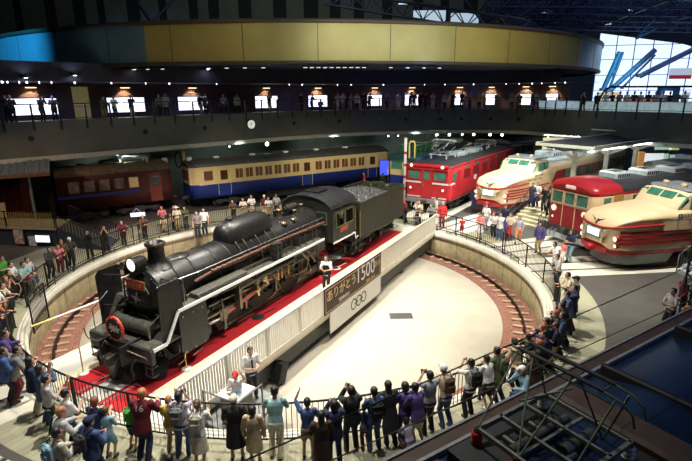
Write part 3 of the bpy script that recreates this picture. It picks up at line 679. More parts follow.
# tender
ten = thing('coal_tender', 'olive black box tender heaped with coal behind the locomotive cab', 'tender', (LX, LY, ZR), LA)
w = MB(); TX0, TX1, TZ = 14.0, 19.9, 2.98
w.box(TX0,TX1,-1.4,1.4,1.12,2.35); w.box(TX0,TX1,-1.4,-1.36,2.35,TZ); w.box(TX0,TX1,1.36,1.4,2.35,TZ); w.box(TX0,TX0+.05,-1.4,1.4,2.35,TZ+.1); w.box(19.0,TX1,-1.38,1.38,2.35,TZ-.15); w.box(TX1-.04,TX1,-1.4,1.4,2.35,TZ)
body = w.build('tank', M_tender, ten)
w = MB()
for s in (-1, 1):
    w.tube([(TX0,s*1.42,TZ),(TX1,s*1.42,TZ)], .025, 6); w.tube([(TX0,s*1.415,1.14),(TX1,s*1.415,1.14)], .03, 6)
    for k in range(30):
        for z in (1.3, 2.85): w.ball((TX0+.15+k*.19, s*1.4, z), .013, n=5)
    for x in (15.9, 17.9): w.box(x-.012,x+.012,s*1.4-.006,s*1.4+.006,1.15,TZ)
w.tube([(TX0,-1.42,TZ),(TX0,1.42,TZ)], .03, 6); w.tube([(TX1,-1.42,TZ),(TX1,1.42,TZ)], .025, 6); w.build('trim', M_tender, ten)
w = MB(); nx, ny = 46, 30; vs = []
for i in range(nx+1):
    for j in range(ny+1):
        x = TX0+.08+i/nx*4.9; y = -1.34+2.68*j/ny
        h = 2.62+.62*math.sin(PI*min(1,(i+3)/nx))**.6*math.cos(y/1.36*1.2)+rnd.uniform(-.05,.07); vs.append((x,y,h))
w.add(vs, [(i*(ny+1)+j, (i+1)*(ny+1)+j, (i+1)*(ny+1)+j+1, i*(ny+1)+j+1) for i in range(nx) for j in range(ny)], 0)
cl = w.build('coal', mat('coal', (.075,.075,.08), .35, .2, .7, 16, .8), ten); cl['kind'] = 'stuff'
w = MB(); w.lathe([(.3,TZ-.15),(.3,TZ+.02),(.26,TZ+.06),(0,TZ+.07)], (19.45,-.5,0), 'z', 20); w.lathe([(.3,TZ-.15),(.3,TZ+.02),(.26,TZ+.06),(0,TZ+.07)], (19.45,.5,0), 'z', 20); w.build('water_hatch', M_tender, ten)
w = MB(); w.tube([(19.1,-.3,TZ-.15),(19.1,-.3,TZ+.2),(19.1,.3,TZ+.2),(19.1,.3,TZ-.15)], .03, 6, 0); w.build('coal_board_rail', M_tender, ten)
w = MB(); w.box(14.0,20.1,-1.2,1.2,.95,1.12); w.box(20.0,20.2,-1.35,1.35,.75,1.15); w.build('underframe', M_blackm, ten)
w = MB(); w.box(20.2,20.6,-.12,.12,.76,.99,bev=.03); w.box(20.5,20.7,-.18,.1,.7,1.03,bev=.04); w.build('coupler', M_blackm, ten)
for bx in (15.3, 18.5):
    tr = None
    w = MB()
    for s in (-1, 1):
        w.box(bx-1.15,bx+1.15,s*.82-.05,s*.82+.05,.62,.78,bev=.02); w.beam((bx-1.1,s*.84,.7),(bx-.4,s*.84,.35),.06,.08); w.beam((bx+1.1,s*.84,.7),(bx+.4,s*.84,.35),.06,.08); w.box(bx-.4,bx+.4,s*.84-.05,s*.84+.05,.3,.42)
    tr = w.build('truck_frame', M_blackm, ten)
    for dx in (-.9, .9):
        for s in (-1, 1):
            wheel(bx+dx, .43, s*.57, 9, 'tender_wheel', par=ten)
            w = MB(); w.box(bx+dx-.13,bx+dx+.13,s*.8,s*.98,.3,.58,bev=.03); w.build('axle_box', M_blackm, tr)
    w = MB()
    for dx in (-.9,.9): w.cyl((bx+dx,-.85,.43),(bx+dx,.85,.43),.07,n=10)
    w.build('axle', M_blackm, ten)
for s in (-1, 1):
    w = MB(); w.box(14.0,14.35,s*1.3-.1,s*1.3+.1,.45,.49); w.box(14.0,14.35,s*1.3-.1,s*1.3+.1,.8,.84); w.box(14.0,14.03,s*1.38-.015,s*1.38+.015,.45,1.1); w.box(14.32,14.35,s*1.38-.015,s*1.38+.015,.45,1.1); w.build('step', M_blackm, ten)
    w = MB(); w.cyl((13.98,s*1.45,1.2),(13.98,s*1.45,2.6),.02,n=8); w.build('grab_rail', M_brass, ten)
# ================================================================ RAILWAY VEHICLES
M_crm = mat('train_cream', (.74,.56,.34), .35, 0, .05, 2, spec=.5)
M_tred = mat('train_red', (.36,.018,.024), .3, 0, .06, 2, spec=.5)
M_edred = mat('locomotive_red', (.5,.028,.035), .3, 0, .06, 2, spec=.5)
M_roof = mat('roof_grey', (.2,.22,.23), .5, .1, .2, 3)
M_roofd = mat('roof_dark', (.04,.042,.045), .6, .1, .3, 3)
M_roofl = mat('roof_pale', (.45,.5,.52), .5, .1, .15, 3)
M_blue = mat('train_blue', (.012,.03,.2), .35, 0, .08, 2)
M_choc = mat('train_brown_red', (.065,.014,.011), .4, 0, .2, 3)
M_tgl = mat('train_window', (.03,.05,.05), .08, 0, .3, 4, spec=.8)
M_wood = mat('window_brown', (.13,.05,.03), .3, 0, .4, 4, spec=.6)
def car_body(name, parent, secs, bands, mats, nroof=10, roof_mi=0):
    # secs: (x, half width, bottom z, side top z, roof rise);  bands: [(z_top, material)] from the bottom up
    w = MB(); rings = []
    for x, hw, zb, zs, rise in secs:
        zz = [zb]+[min(max(z, zb), zs) for z, _ in bands[:-1]]+[zs]
        q = [Vector((x, -hw, z)) for z in zz]
        for k in range(1, nroof):
            t = PI*k/nroof; q.append(Vector((x, -hw*math.cos(t), zs+rise*math.sin(t)**.8)))
        q += [Vector((x, hw, z)) for z in reversed(zz)]
        rings.append(q)
    n = len(rings[0]); nb = len(bands); vs = [v for q in rings for v in q]
    mi = [b[1] for b in bands]+[roof_mi]*nroof+[b[1] for b in reversed(bands)]+[bands[0][1]]
    for k in range(n):
        k2 = (k+1) % n
        o = []
        for i in range(len(rings)-1): o.append((i*n+k, i*n+k2, (i+1)*n+k2, (i+1)*n+k))
        w.add([], [], 0)
        for f in o: w.f.append(f); w.m.append(mi[k]); w.sm.append(k < n-1)
    w.v = [tuple(v) for v in vs]
    for ri in (0, len(rings)-1):   # end faces, banded
        b = ri*n; L = len(bands)
        for k in range(L): w.f.append((b+k, b+k+1, b+n-2-k, b+n-1-k)); w.m.append(bands[k][1]); w.sm.append(False)
        w.f.append(tuple(b+k for k in range(L, n-L))); w.m.append(roof_mi if roof_mi != 0 else bands[-1][1]); w.sm.append(False)
    return w.build(name, mats, parent)
def bogie(x, t, w_=1.15, nm='bogie'):
    w = MB()
    for s in (-1, 1):
        w.box(x-1.4, x+1.4, s*w_-.08, s*w_+.08, .4, .62, bev=.04); w.box(x-.35, x+.35, s*w_-.1, s*w_+.1, .25, .75, bev=.04)
        for dx in (-1.05, 1.05): w.box(x+dx-.17, x+dx+.17, s*w_-.02, s*w_+.12, .3, .65, bev=.03); w.cyl((x+dx, s*.55, .43), (x+dx, s*.68, .43), .43, n=20)
    o = w.build(nm, M_dkgrey, t); return o
def underbox(x0, x1, t, hw=1.2):
    w = MB(); w.box(x0, x1, -hw, hw, .35, .95, bev=.05); w.build('equipment_box', M_dkgrey, t)
def pane(t, s, hw, x0, x1, z0, z1, gl, fr=None, mull=0):
    w = MB(); y = s*hw
    w.box(x0, x1, y-.01, y+s*.012, z0, z1, 0)
    f = w.build('window', gl, t)
    if fr:
        w = MB()
        for a, b in (((x0,z0),(x1,z0)),((x1,z0),(x1,z1)),((x1,z1),(x0,z1)),((x0,z1),(x0,z0))): w.beam((a[0],y+s*.015,a[1]),(b[0],y+s*.015,b[1]),.03,.05)
        for k in range(mull): xx = x0+(x1-x0)*(k+1)/(mull+1); w.beam((xx,y+s*.015,z0),(xx,y+s*.015,z1),.04,.03)
        w.build('window_frame', fr, f)
def aircon(t, x, sz=(1.1,.75,.32), z=3.75, mt=None):
    w = MB(); w.box(x-sz[0], x+sz[0], -sz[1], sz[1], z-.25, z+sz[2], bev=.08)
    o = w.build('roof_unit', mt or M_roofl, t)
    w = MB()
    for k in range(6): w.box(x-sz[0]*.8+k*sz[0]*.28, x-sz[0]*.8+k*sz[0]*.28+.12, -sz[1]-.005, sz[1]+.005, z-.05, z+sz[2]-.1)
    w.box(x-.35, x+.35, -.3, .3, z+sz[2]-.01, z+sz[2]+.01); w.build('grille', M_dkgrey, o)
def pantograph(t, x, z, up=.25, hw=.75):
    w = MB(); w.box(x-.9,x+.9,-hw,-hw+.06,z,z+.06); w.box(x-.9,x+.9,hw-.06,hw,z,z+.06); w.box(x-.9,x-.84,-hw,hw,z,z+.06); w.box(x+.84,x+.9,-hw,hw,z,z+.06)
    for a in (-.8,.8):
        for b in (-.6,.6): w.cyl((x+a,b,z-.28),(x+a,b,z),.07,n=8)
    o = w.build('pantograph', M_roofl, t); w = MB()
    for s in (-.55,.55): w.tube([(x-.8,s,z+.05),(x+1.15,s*.8,z+up*.5),(x-.1,s*.9,z+up+.1)], .025, 6); w.tube([(x+.8,s,z+.05),(x-1.15,s*.8,z+up*.5),(x+.1,s*.9,z+up+.1)], .025, 6)
    w.build('arms', M_roofl, o); w = MB()
    for dx in (-.15,.15): w.tube([(x+dx,-.95,z+up),(x+dx,-.7,z+up+.13),(x+dx,.7,z+up+.13),(x+dx,.95,z+up)], .025, 6)
    w.build('shoe', M_roofl, o)
def lamp(t, x, y, z, r, ring_m, on=1.5, depth=.1):
    w = MB(); w.lathe([(r*1.35, depth), (r*1.35, -.02), (r*1.1, -.05), (r, -.03)], (x, y, z), 'x', 18); o = w.build('headlight', ring_m, t)
    w = MB(); w.lathe([(r, -.03), (r*.5, -.055), (0, -.06)], (x, y, z), 'x', 18); w.build('lens', mat('train_lamp', (.9,.85,.7), .2, emit=(1,.92,.75), es=on), o)

# ---- red electric locomotive (ED75)
W = 1.72
ed = thing('electric_locomotive', 'bright red electric locomotive with a white waist line and pantographs on its roof', 'locomotive', (5.75, 33.9, .0), R(55))
car_body('body', ed, [(0,.9*W,.95,3.25,.12),(.06,W,.95,3.3,.2),(.7,W,.95,3.35,.25),(14.3,W,.95,3.35,.25),(14.4,.9*W,.95,3.25,.15)], [(1.2,0),(3.3,0)], [M_edred, M_roofd], roof_mi=1)
w = MB(); w.box(-.1,.25,-W*.93,W*.93,3.2,3.52,bev=.12); w.box(-.13,.0,-W*.9,W*.9,3.12,3.2); w.build('cab_visor', M_edred, ed)
w = MB(); w.box(.1,14.3,-W-.03,-W+.12,3.28,3.42,bev=.03); w.box(.1,14.3,W-.12,W+.03,3.28,3.42,bev=.03); w.build('gutter', M_edred, ed)
for y0, y1 in ((-1.45,-.52),(.52,1.45),(-.25,.25)):
    xw = -.065 if y1 < .3 and y0 > -.3 else -.03
    w = MB(); w.box(xw,-.0,y0,y1,2.4,3.0); f = w.build('windscreen', M_gglass, ed)
    w = MB()
    for a, b in (((y0,2.4),(y1,2.4)),((y1,2.4),(y1,3.0)),((y1,3.0),(y0,3.0)),((y0,3.0),(y0,2.4))): w.beam((xw,a[0],a[1]),(xw,b[0],b[1]),.05,.05)
    w.build('window_frame', M_edred, f)
w = MB(); w.box(-.05,.0,-.38,.38,1.1,3.15)
for y in (-.4,.4): w.box(-.07,-.0,y-.02,y+.02,1.1,3.15)
dd = w.build('door', M_edred, ed)
w = MB(); w.cyl((-.09,.28,1.9),(-.09,.28,2.3),.02,n=6); w.build('door_handle', M_steel, dd)
w = MB(); w.box(-.045,.0,-W*.95,-.42,2.12,2.24); w.box(-.045,.0,.42,W*.95,2.12,2.24); w.box(0,.9,-W-.012,-W,2.12,2.24); w.box(-.045,0,-1.5,1.5,1.12,1.18); w.build('waist_line', M_white, ed)
for y in (-1.25, 1.25):
    lamp(ed, -.12, y*.95, 3.37, .12, M_edred, 1.0); lamp(ed, -.05, y, 1.75, .09, M_edred, .6)
w = MB(); w.box(-.25,.0,-1.5,1.5,.75,1.05,bev=.03); w.build('buffer_beam', M_grey, ed)
w = MB(); w.box(-.65,-.2,-.12,.12,.78,1.0,bev=.04); w.box(-.75,-.5,-.2,.1,.74,1.04,bev=.05); w.build('coupler', M_dkgrey, ed)
for y in (-1.0,-.7,.7,1.0):
    w = MB(); w.tube([(-.25,y,.8),(-.4,y,.65),(-.3,y,.4)], .035, 6); w.build('brake_hose', M_grey, ed)
for s in (-1, 1):
    pane(ed, s, W, .45, 1.05, 2.35, 2.95, M_gglass, M_steel)
    w = MB(); w.box(1.25,1.85,s*W-.01,s*W+s*.015,1.1,3.0); w.build('door', M_edred, ed)
    for k in range(6):
        w = MB(); x0 = 2.5+k*1.85; w.box(x0,x0+1.2,s*W-.01,s*W+s*.02,2.3,2.95,1)
        for j in range(7): w.box(x0,x0+1.2,s*W,s*W+s*.035,2.33+j*.09,2.36+j*.09,0)
        w.build('louvre', [M_edred, M_choc], ed)
    for k in range(5): pane(ed, s, W, 2.7+k*2.2, 3.3+k*2.2, 3.02, 3.2, M_gglass)
    pane(ed, s, W, 4.6, 5.1, 1.9, 2.6, M_lamp if False else M_white)
for x in (2.6, 11.6): bogie(x, ed, 1.25)
underbox(5.2, 9.2, ed)
pantograph(ed, 2.6, 3.95, .9); pantograph(ed, 11.6, 3.95, .2)
w = MB()
for k in range(16):
    x = 4.3+k*.42; w.cyl((x, -.5+.3*(k % 3), 3.5),(x, -.5+.3*(k % 3), 3.85),.06,n=8)
w.tube([(4,-.3,3.9),(7,.2,3.95),(10.5,-.2,3.9)],.03,6); w.box(5,6.4,-.5,.6,3.55,3.85,bev=.05); w.box(7.4,8.6,-.6,.3,3.55,3.9,bev=.05); w.build('roof_gear', M_roofl, ed)
w = MB(); w.box(-.02,14.4,-W*.99,W*.99,.9,.98); w.build('sill', M_dkgrey, ed)

# ---- bonnet express (cream with red, 1960s limited express), two of them
def bonnet(loc, ang, lab, L=19.0):
    t = thing('express_train', lab, 'train', loc, R(ang))
    car_body('body', t, [(0.0,.55,1.25,1.75,.1),(.08,.95,1.05,2.0,.15),(.3,1.22,1.0,2.25,.25),(.8,1.42,.98,2.42,.3),(1.8,1.52,.98,2.55,.34),(3.0,1.58,.98,2.62,.36),(3.6,1.6,.98,2.66,.38),(5.2,1.6,.98,2.85,.42),(5.5,1.6,.98,3.05,.5),(L,1.6,.98,3.05,.5)],
        [(1.08,1),(1.32,0),(2.02,0),(2.55,0),(3.1,0)], [M_crm, M_tred, M_roofl], roof_mi=0)
    # roof skin, pale
    w = MB(); rings = []
    for x in (5.6, L):
        rings.append([Vector((x, -1.45*math.cos(PI*k/12), 3.2+.38*math.sin(PI*k/12)**.8)) for k in range(13)])
    w.loft(rings, closed_ring=False); w.build('roof', M_roofl, t)
    # raised cab with wrap-round windscreen
    w = MB(); rings = []
    for x, hw, zt in ((3.45,.85,2.98),(3.7,1.2,3.2),(4.15,1.32,3.66),(4.4,1.34,3.8),(5.6,1.34,3.86),(6.1,1.25,3.72),(6.4,1.0,3.5)):
        rings.append([Vector((x, -hw, 2.7)), Vector((x, -hw, 2.95 if zt > 2.99 else 2.9)), Vector((x, -hw*.92, zt-.12)), Vector((x,-hw*.6,zt)), Vector((x,hw*.6,zt)), Vector((x, hw*.92, zt-.12)), Vector((x, hw, 2.95 if zt > 2.99 else 2.9)), Vector((x, hw, 2.7))])
    w.loft(rings, 0, False); cab = w.build('cab', M_crm, t); cab.location = (-.45, 0, -.1); cab.scale = (1, 1.06, 1)
    w = MB(); w.box(4.35,6.2,-1.1,1.1,3.72,3.9,bev=.12); w.build('cab_roof', M_roof, cab)
    # windscreen: three panes on the slope + side panes
    def quad(nm, pts, mt, par):
        w = MB(); n = (Vector(pts[1])-Vector(pts[0])).cross(Vector(pts[3])-Vector(pts[0])).normalized()*.02
        w.add([Vector(p)+n for p in pts]+[Vector(p)-n for p in pts], [(0,1,2,3),(7,6,5,4),(0,4,5,1),(1,5,6,2),(2,6,7,3),(3,7,4,0)]); return w.build(nm, mt, par)
    for a, b in ((-.74,-.04),(.04,.74)):
        quad('windscreen', [(3.68,a,3.12),(3.68,b,3.12),(4.18,b,3.7),(4.18,a,3.7)], M_gglass, cab)
    for s in (-1, 1):
        quad('windscreen', [(3.7,s*.8,3.08),(3.8,s*1.27,2.98),(4.22,s*1.3,3.56),(4.18,s*.82,3.68)], M_gglass, cab)
        quad('cab_window', [(4.3,s*1.37,3.02),(4.95,s*1.37,3.02),(4.95,s*1.33,3.62),(4.35,s*1.33,3.6)], M_gglass, cab)
        quad('cab_window', [(5.05,s*1.37,3.02),(5.6,s*1.37,3.02),(5.6,s*1.33,3.62),(5.05,s*1.33,3.62)], M_gglass, cab)
        w = MB(); w.lathe([(.0,.2),(.1,.18),(.12,.0),(.09,-.02),(0,-.03)], (4.7, s*.5, 3.98), 'x', 14); w.build('roof_lamp', M_crm, cab)
    # headmark panel lit
    w = MB(); w.box(-.07,.1,-.5,.5,1.5,1.98,bev=.05); hp = w.build('headmark_panel', M_crm, t)
    w = MB(); w.box(-.085,-.06,-.42,.42,1.56,1.92,bev=.02); w.build('lit_panel', mat('headmark_lit', (.8,.9,.85), .4, emit=(.75,.95,.88), es=1.1), hp)
    w = MB()
    for a, b in (((-.46,1.52),(.46,1.52)),((.46,1.52),(.46,1.96)),((.46,1.96),(-.46,1.96)),((-.46,1.96),(-.46,1.52))): w.beam((-.09,a[0],a[1]),(-.09,b[0],b[1]),.04,mi=0)
    w.build('panel_frame', mat('teal_frame', (.1,.3,.24), .4), hp)
    for s in (-1, 1):
        lamp(t, .22, s*1.12, 1.62, .13, M_tred, 1.3, .25); lamp(t, .25, s*1.14, 1.28, .1, M_tred, .3, .25)
    # V emblem and red moustache
    w = MB(); 
    for s in (-1, 1): w.add([(.02,0,2.12),(.12,s*.1,2.3),(.2,s*.5,2.42),(.1,s*.12,2.2)], [(0,1,2,3)], 0)
    w.v = [(x-.05,y,z+.05) for x,y,z in w.v]; w.beam((-.02,0,2.12),(.15,0,2.35),.07,.03); w.build('emblem', M_dkgrey, t)
    w = MB()
    for s in (-1, 1):
        pts = [(-.02,s*.0,2.02),(.03,s*.6,2.06),(.1,s*1.0,2.13),(.35,s*1.27,2.2),(.8,s*1.45,2.24),(1.7,s*1.54,2.27),(2.4,s*1.57,2.27)]
        w.tube(pts, .055, 6)
    w.build('red_trim', M_tred, t)
    # side stripes
    for s in (-1, 1):
        for j in range(4):
            z = 1.36+j*.18; w = MB()
            ring0 = [(.34,1.25),(.8,1.44),(1.8,1.54),(3.0,1.595),(3.6,1.615),(4.2+j*.35,1.615)]
            for (xa, ya), (xb, yb) in zip(ring0, ring0[1:]): w.beam((xa,s*ya,z+.05),(xb,s*yb,z+.05),.03,.095)
            w.build('side_stripe', M_tred, t)
        w = MB(); w.prism([(5.0,1.15),(6.2,2.75),(L,2.75),(L,1.9),(6.9,1.9),(6.6,1.15)], s*1.6-.012, s*1.6+.02, 0); w.box(6.8,L,s*1.6-.01,s*1.6+.022,1.9,2.75,0); w.build('red_band', M_tred, t)
        for k in range(9): pane(t, s, 1.62, 7.6+k*1.25, 8.4+k*1.25, 2.0, 2.65, M_gglass, M_steel)
        w = MB(); w.tube([(2.2,s*1.66,2.5),(3.9,s*1.72,2.5)], .02, 6); w.cyl((2.3,s*1.6,2.5),(2.3,s*1.68,2.5),.03); w.cyl((3.1,s*1.6,2.5),(3.1,s*1.7,2.5),.03); w.cyl((3.8,s*1.6,2.5),(3.8,s*1.7,2.5),.03); w.build('grab_rail', M_dkgrey, t)
        w = MB()
        for k in range(7): w.box(3.1+k*.17,3.2+k*.17,s*1.6-.01,s*1.6+.02,2.66-.03*(k % 2),2.76)
        w.build('side_emblem', M_grey, t)
    # skirt
    w = MB(); vs = []
    for z, k_ in ((1.1,1.0),(.84,.95)):
        for x, y in ((5.5,-1.58),(3.0,-1.58),(1.2,-1.48),(.45,-1.3),(.02,-.9),(-.06,0),(.02,.9),(.45,1.3),(1.2,1.48),(3.0,1.58),(5.5,1.58)): vs.append((x, y*k_, z))
    w.add(vs, [(k, k+1, 12+k, 11+k) for k in range(10)]+[tuple(range(11,22))], 0); w.build('red_skirt', M_tred, t)
    w = MB(); vs = []
    for z, k_, dx in ((.8,.92,.25),(.24,.8,.1)):
        for x, y in ((3.2,-1.5),(1.2,-1.4),(.5,-1.0),(.3,0),(.5,1.0),(1.2,1.4),(3.2,1.5)): vs.append((x+dx, y*k_, z))
    w.add(vs, [(k, k+1, 8+k, 7+k) for k in range(6)]+[tuple(range(7,14))], 0); w.build('snow_skirt', M_grey, t)
    w = MB(); w.box(-.35,.4,-.2,.2,.82,1.12,bev=.08); w.build('coupler_cover', M_tred, t)
    for x in (6.5, L-3.5): bogie(x, t, 1.15)
    underbox(9, L-6, t)
    for x in (8.2, 11.2, 14.2, 17.0):
        if x < L-1: aircon(t, x, z=3.65)
    return t
bonnet((9.75, 32.5, 0), 41, 'cream and red bonnet-nosed express train beside the bright red locomotive')
bonnet((12.2, 22.85, 0), 13, 'nearest cream and red bonnet-nosed express train at the right edge', 14.0)

# ---- red and cream commuter train with rounded red roof front
t = thing('commuter_train', 'red and cream commuter train with a rounded red roof end between the two express trains', 'train', (12.35, 26.1, 0), R(23))
W2 = 1.62
car_body('body', t, [(.0,W2*.78,1.0,3.1,.28),(.08,W2*.9,1.0,3.12,.38),(.3,W2*.98,1.0,3.15,.48),(.7,W2,1.0,3.15,.52),(15,W2,1.0,3.15,.52)], [(2.08,1),(2.2,1),(3.0,0),(3.15,1)], [M_crm, M_tred, M_roofd], roof_mi=2)
w = MB(); rings = []
for x, k_, r_ in ((-.06,.78,.3),(.05,.93,.46),(.35,1.02,.6),(.9,1.03,.63),(1.9,1.03,.63)):
    rings.append([Vector((x, -W2*k_*math.cos(PI*k/14), 3.12+r_*math.sin(PI*k/14)**.8)) for k in range(15)])
w.loft(rings, closed_ring=False); w.add(rings[0], [tuple(range(15))]); w.build('roof_dome', M_tred, t)
for y0, y1 in ((-1.22,-.46),(.46,1.22),(-.34,.34)):
    w = MB(); w.box(-.04,.02,y0,y1,2.32,2.98); f = w.build('windscreen', M_gglass, t)
    w = MB()
    for a, b in (((y0,2.32),(y1,2.32)),((y1,2.32),(y1,2.98)),((y1,2.98),(y0,2.98)),((y0,2.98),(y0,2.32))): w.beam((-.04,a[0],a[1]),(-.04,b[0],b[1]),.04,.045)
    w.build('window_frame', M_crm, f)
w = MB(); w.box(-.03,.0,-.4,.4,1.0,2.2); w.build('door', M_tred, t)
w = MB(); w.beam((-.03,-.42,1.02),(-.03,-.42,3.0),.03,.05,up=(1,0,0)); w.beam((-.03,.42,1.02),(-.03,.42,3.0),.03,.05,up=(1,0,0)); w.build('door_frame', M_crm, t)
w = MB(); w.box(-.1,.05,-.35,.35,3.2,3.4,bev=.04); w.build('destination_blind', mat('blind_pale', (.7,.6,.5), .5, emit=(1,.85,.7), es=.25), t)
for y in (-1.05, 1.05): lamp(t, -.02, y, 1.95, .15, M_crm, .9); lamp(t, -.0, y*1.02, 1.45, .07, M_tred, .3)
w = MB(); w.box(-.5,0,-.2,.2,.75,1.05,bev=.06); w.box(-.12,.1,-1.3,1.3,.75,1.02,bev=.03); w.build('coupler', M_dkgrey, t)
w = MB(); w.box(-.1,.5,-1.35,1.35,.25,.6,bev=.05); w.build('snow_skirt', M_roofl, t)
for y in (-.9,-.6,.6,.9):
    w = MB(); w.tube([(-.1,y,.85),(-.3,y,.7),(-.25,y,.45)], .035, 6); w.build('brake_hose', M_grey, t)
for s in (-1, 1):
    pane(t, s, W2, .55, 1.15, 2.3, 2.95, M_gglass, M_crm)
    w = MB(); w.box(1.35,2.05,s*W2-.01,s*W2+s*.02,1.05,3.05); w.build('door', mat('door_ochre', (.4,.24,.06), .4), t)
    for k in range(9): pane(t, s, W2, 2.7+k*1.3, 3.6+k*1.3, 2.25, 2.95, mat('window_yellow_green', (.32,.4,.06), .15, emit=(.5,.62,.1), es=.18) if k % 3 == 1 else M_gglass, M_crm)
for x in (2.6, 12.5): bogie(x, t, 1.2)
underbox(5, 10, t)
for x in (3.2, 5.6, 8.0, 10.4, 12.8): aircon(t, x, (.6,.6,.26), 3.72)

# ---- blue and cream train along the back wall
t = thing('commuter_train', 'blue and cream train with brown windows along the back wall behind the steam locomotive', 'train', (-11.6, 35.95, 0), R(32.8))
W3 = 1.5; L = 17.6
car_body('body', t, [(-.35,W3*.62,.95,3.15,.3),(-.2,W3*.85,.95,3.2,.38),(.15,W3*.97,.95,3.2,.45),(.5,W3,.95,3.2,.48),(L-.3,W3,.95,3.2,.48),(L,W3*.9,.95,3.15,.4)], [(1.95,0),(3.05,1),(3.2,1)], [M_blue, mat('train_pale_cream', (.62,.48,.24), .4, 0, .06, 2), M_roofd], roof_mi=2)
crm2 = MATS['train_pale_cream']
for s in (-1, 1):
    w = MB(); w.box(.2,L-.3,s*W3-.01,s*W3+s*.03,3.12,3.22); w.box(.2,L-.3,s*W3-.01,s*W3+s*.025,1.92,1.98); w.build('belt_rail', crm2, t)
    pane(t, s, W3, .55, 1.25, 2.2, 2.95, M_wood, crm2)
    for dx in (1.6, 8.6, 15.2):
        w = MB(); w.box(dx,dx+.95,s*W3-.01,s*W3+s*.02,1.05,3.05,1); w.box(dx,dx+.95,s*W3-.01,s*W3+s*.021,1.05,1.95,0); d = w.build('door', [M_blue, crm2], t)
        w = MB(); w.box(dx+.2,dx+.75,s*W3+s*.02-.005,s*W3+s*.03+.005,2.2,2.9); w.build('door_window', M_wood, d)
        w = MB(); w.tube([(dx,s*(W3+.02),1.05),(dx,s*(W3+.02),3.05),(dx+.95,s*(W3+.02),3.05),(dx+.95,s*(W3+.02),1.05)], .018, 5); w.build('door_frame', crm2, d)
    for k in range(7): pane(t, s, W3, 2.95+k*.8, 3.58+k*.8, 2.2, 2.95, M_wood, crm2, 1)
    for k in range(6): pane(t, s, W3, 9.85+k*.86, 10.5+k*.86, 2.2, 2.95, M_wood, crm2, 1)
for y0, y1 in ((-.8,-.35),(-.25,.25),(.35,.8)):
    w = MB(); w.box(-.38,-.3,y0,y1,2.2,2.95); w.build('windscreen', M_wood, t)
for k in range(5):
    w = MB(); w.box(-.2,.2,-.2,.2,0,.14,bev=.04); w.build('roof_ventilator', M_white, t, (2.0+k*2.9, -.2, 3.66))
w = MB(); w.box(-.15,.2,-.15,.15,3.5,3.85,bev=.04); w.build('roof_lamp', M_white, t)
for x in (2.8, 14.6): bogie(x, t, 1.1)
underbox(5.5, 11.5, t)
w = MB(); w.box(-.8,-.3,-.15,.15,.75,1.0,bev=.05); w.build('coupler', M_dkgrey, t)
for k in range(5): lamp(t, 3.0+k*3.0, 0, 0, .001, M_white, .1) if False else None

# ---- dark brown-red train at the back left
t = thing('old_electric_train', 'dark brown-red electric train in the shade at the back left', 'train', (-13.35, 36.0, 0), R(213.5))
L = 7.3
M_lit = mat('lit_window', (.5,.35,.15), .3, emit=(1,.65,.3), es=.12)
car_body('body', t, [(0,1.2,.95,3.1,.35),(.12,1.42,.95,3.2,.45),(.4,1.5,.95,3.2,.5),(L,1.5,.95,3.2,.5)], [(2.0,0),(3.2,0)], [M_choc, mat('roof_rusty', (.13,.09,.05), .8, 0, .5, 4, .5)], roof_mi=1)
for s in (-1, 1):
    for k in range(5): pane(t, s, 1.5, 2.3+k*.92, 2.95+k*.92, 2.1, 2.85, M_lit if k in (0,) else mat('old_window', (.16,.12,.1), .15, 0, .6, 2), M_choc)
    w = MB(); w.box(.8,1.6,s*1.5-.01,s*1.5+s*.02,1.0,3.0); d = w.build('door', mat('door_dark_red', (.17,.03,.02), .4), t)
    w = MB(); w.box(.95,1.45,s*1.53-.01,s*1.53+.01,2.1,2.8); w.build('door_window', M_tgl, d)
    w = MB(); w.box(2.2,L,s*1.5-.01,s*1.5+s*.02,1.75,1.95); w.build('blue_band', M_blue, t)
for x, y, z in ((0,0,3.5),):
    w = MB(); w.box(-.12,.25,-.2,.2,3.45,3.8,bev=.05); w.build('headlight', M_white, t)
for y in (-.75,0,.75):
    w = MB(); w.box(-.03,.05,y-.28,y+.28,2.1,2.85); w.build('windscreen', M_tgl, t)
w = MB(); w.box(-.6,0,-.15,.15,.75,1.0,bev=.05); w.build('coupler', M_dkgrey, t)
bogie(2.4, t, 1.1); bogie(5.8, t, 1.1); pantograph(t, 2.2, 3.95, .4)
for x in (4,5.6):
    w = MB(); w.box(-.25,.25,-.2,.2,0,.15,bev=.04); w.build('roof_ventilator', M_roofd, t, (x,0,3.66))
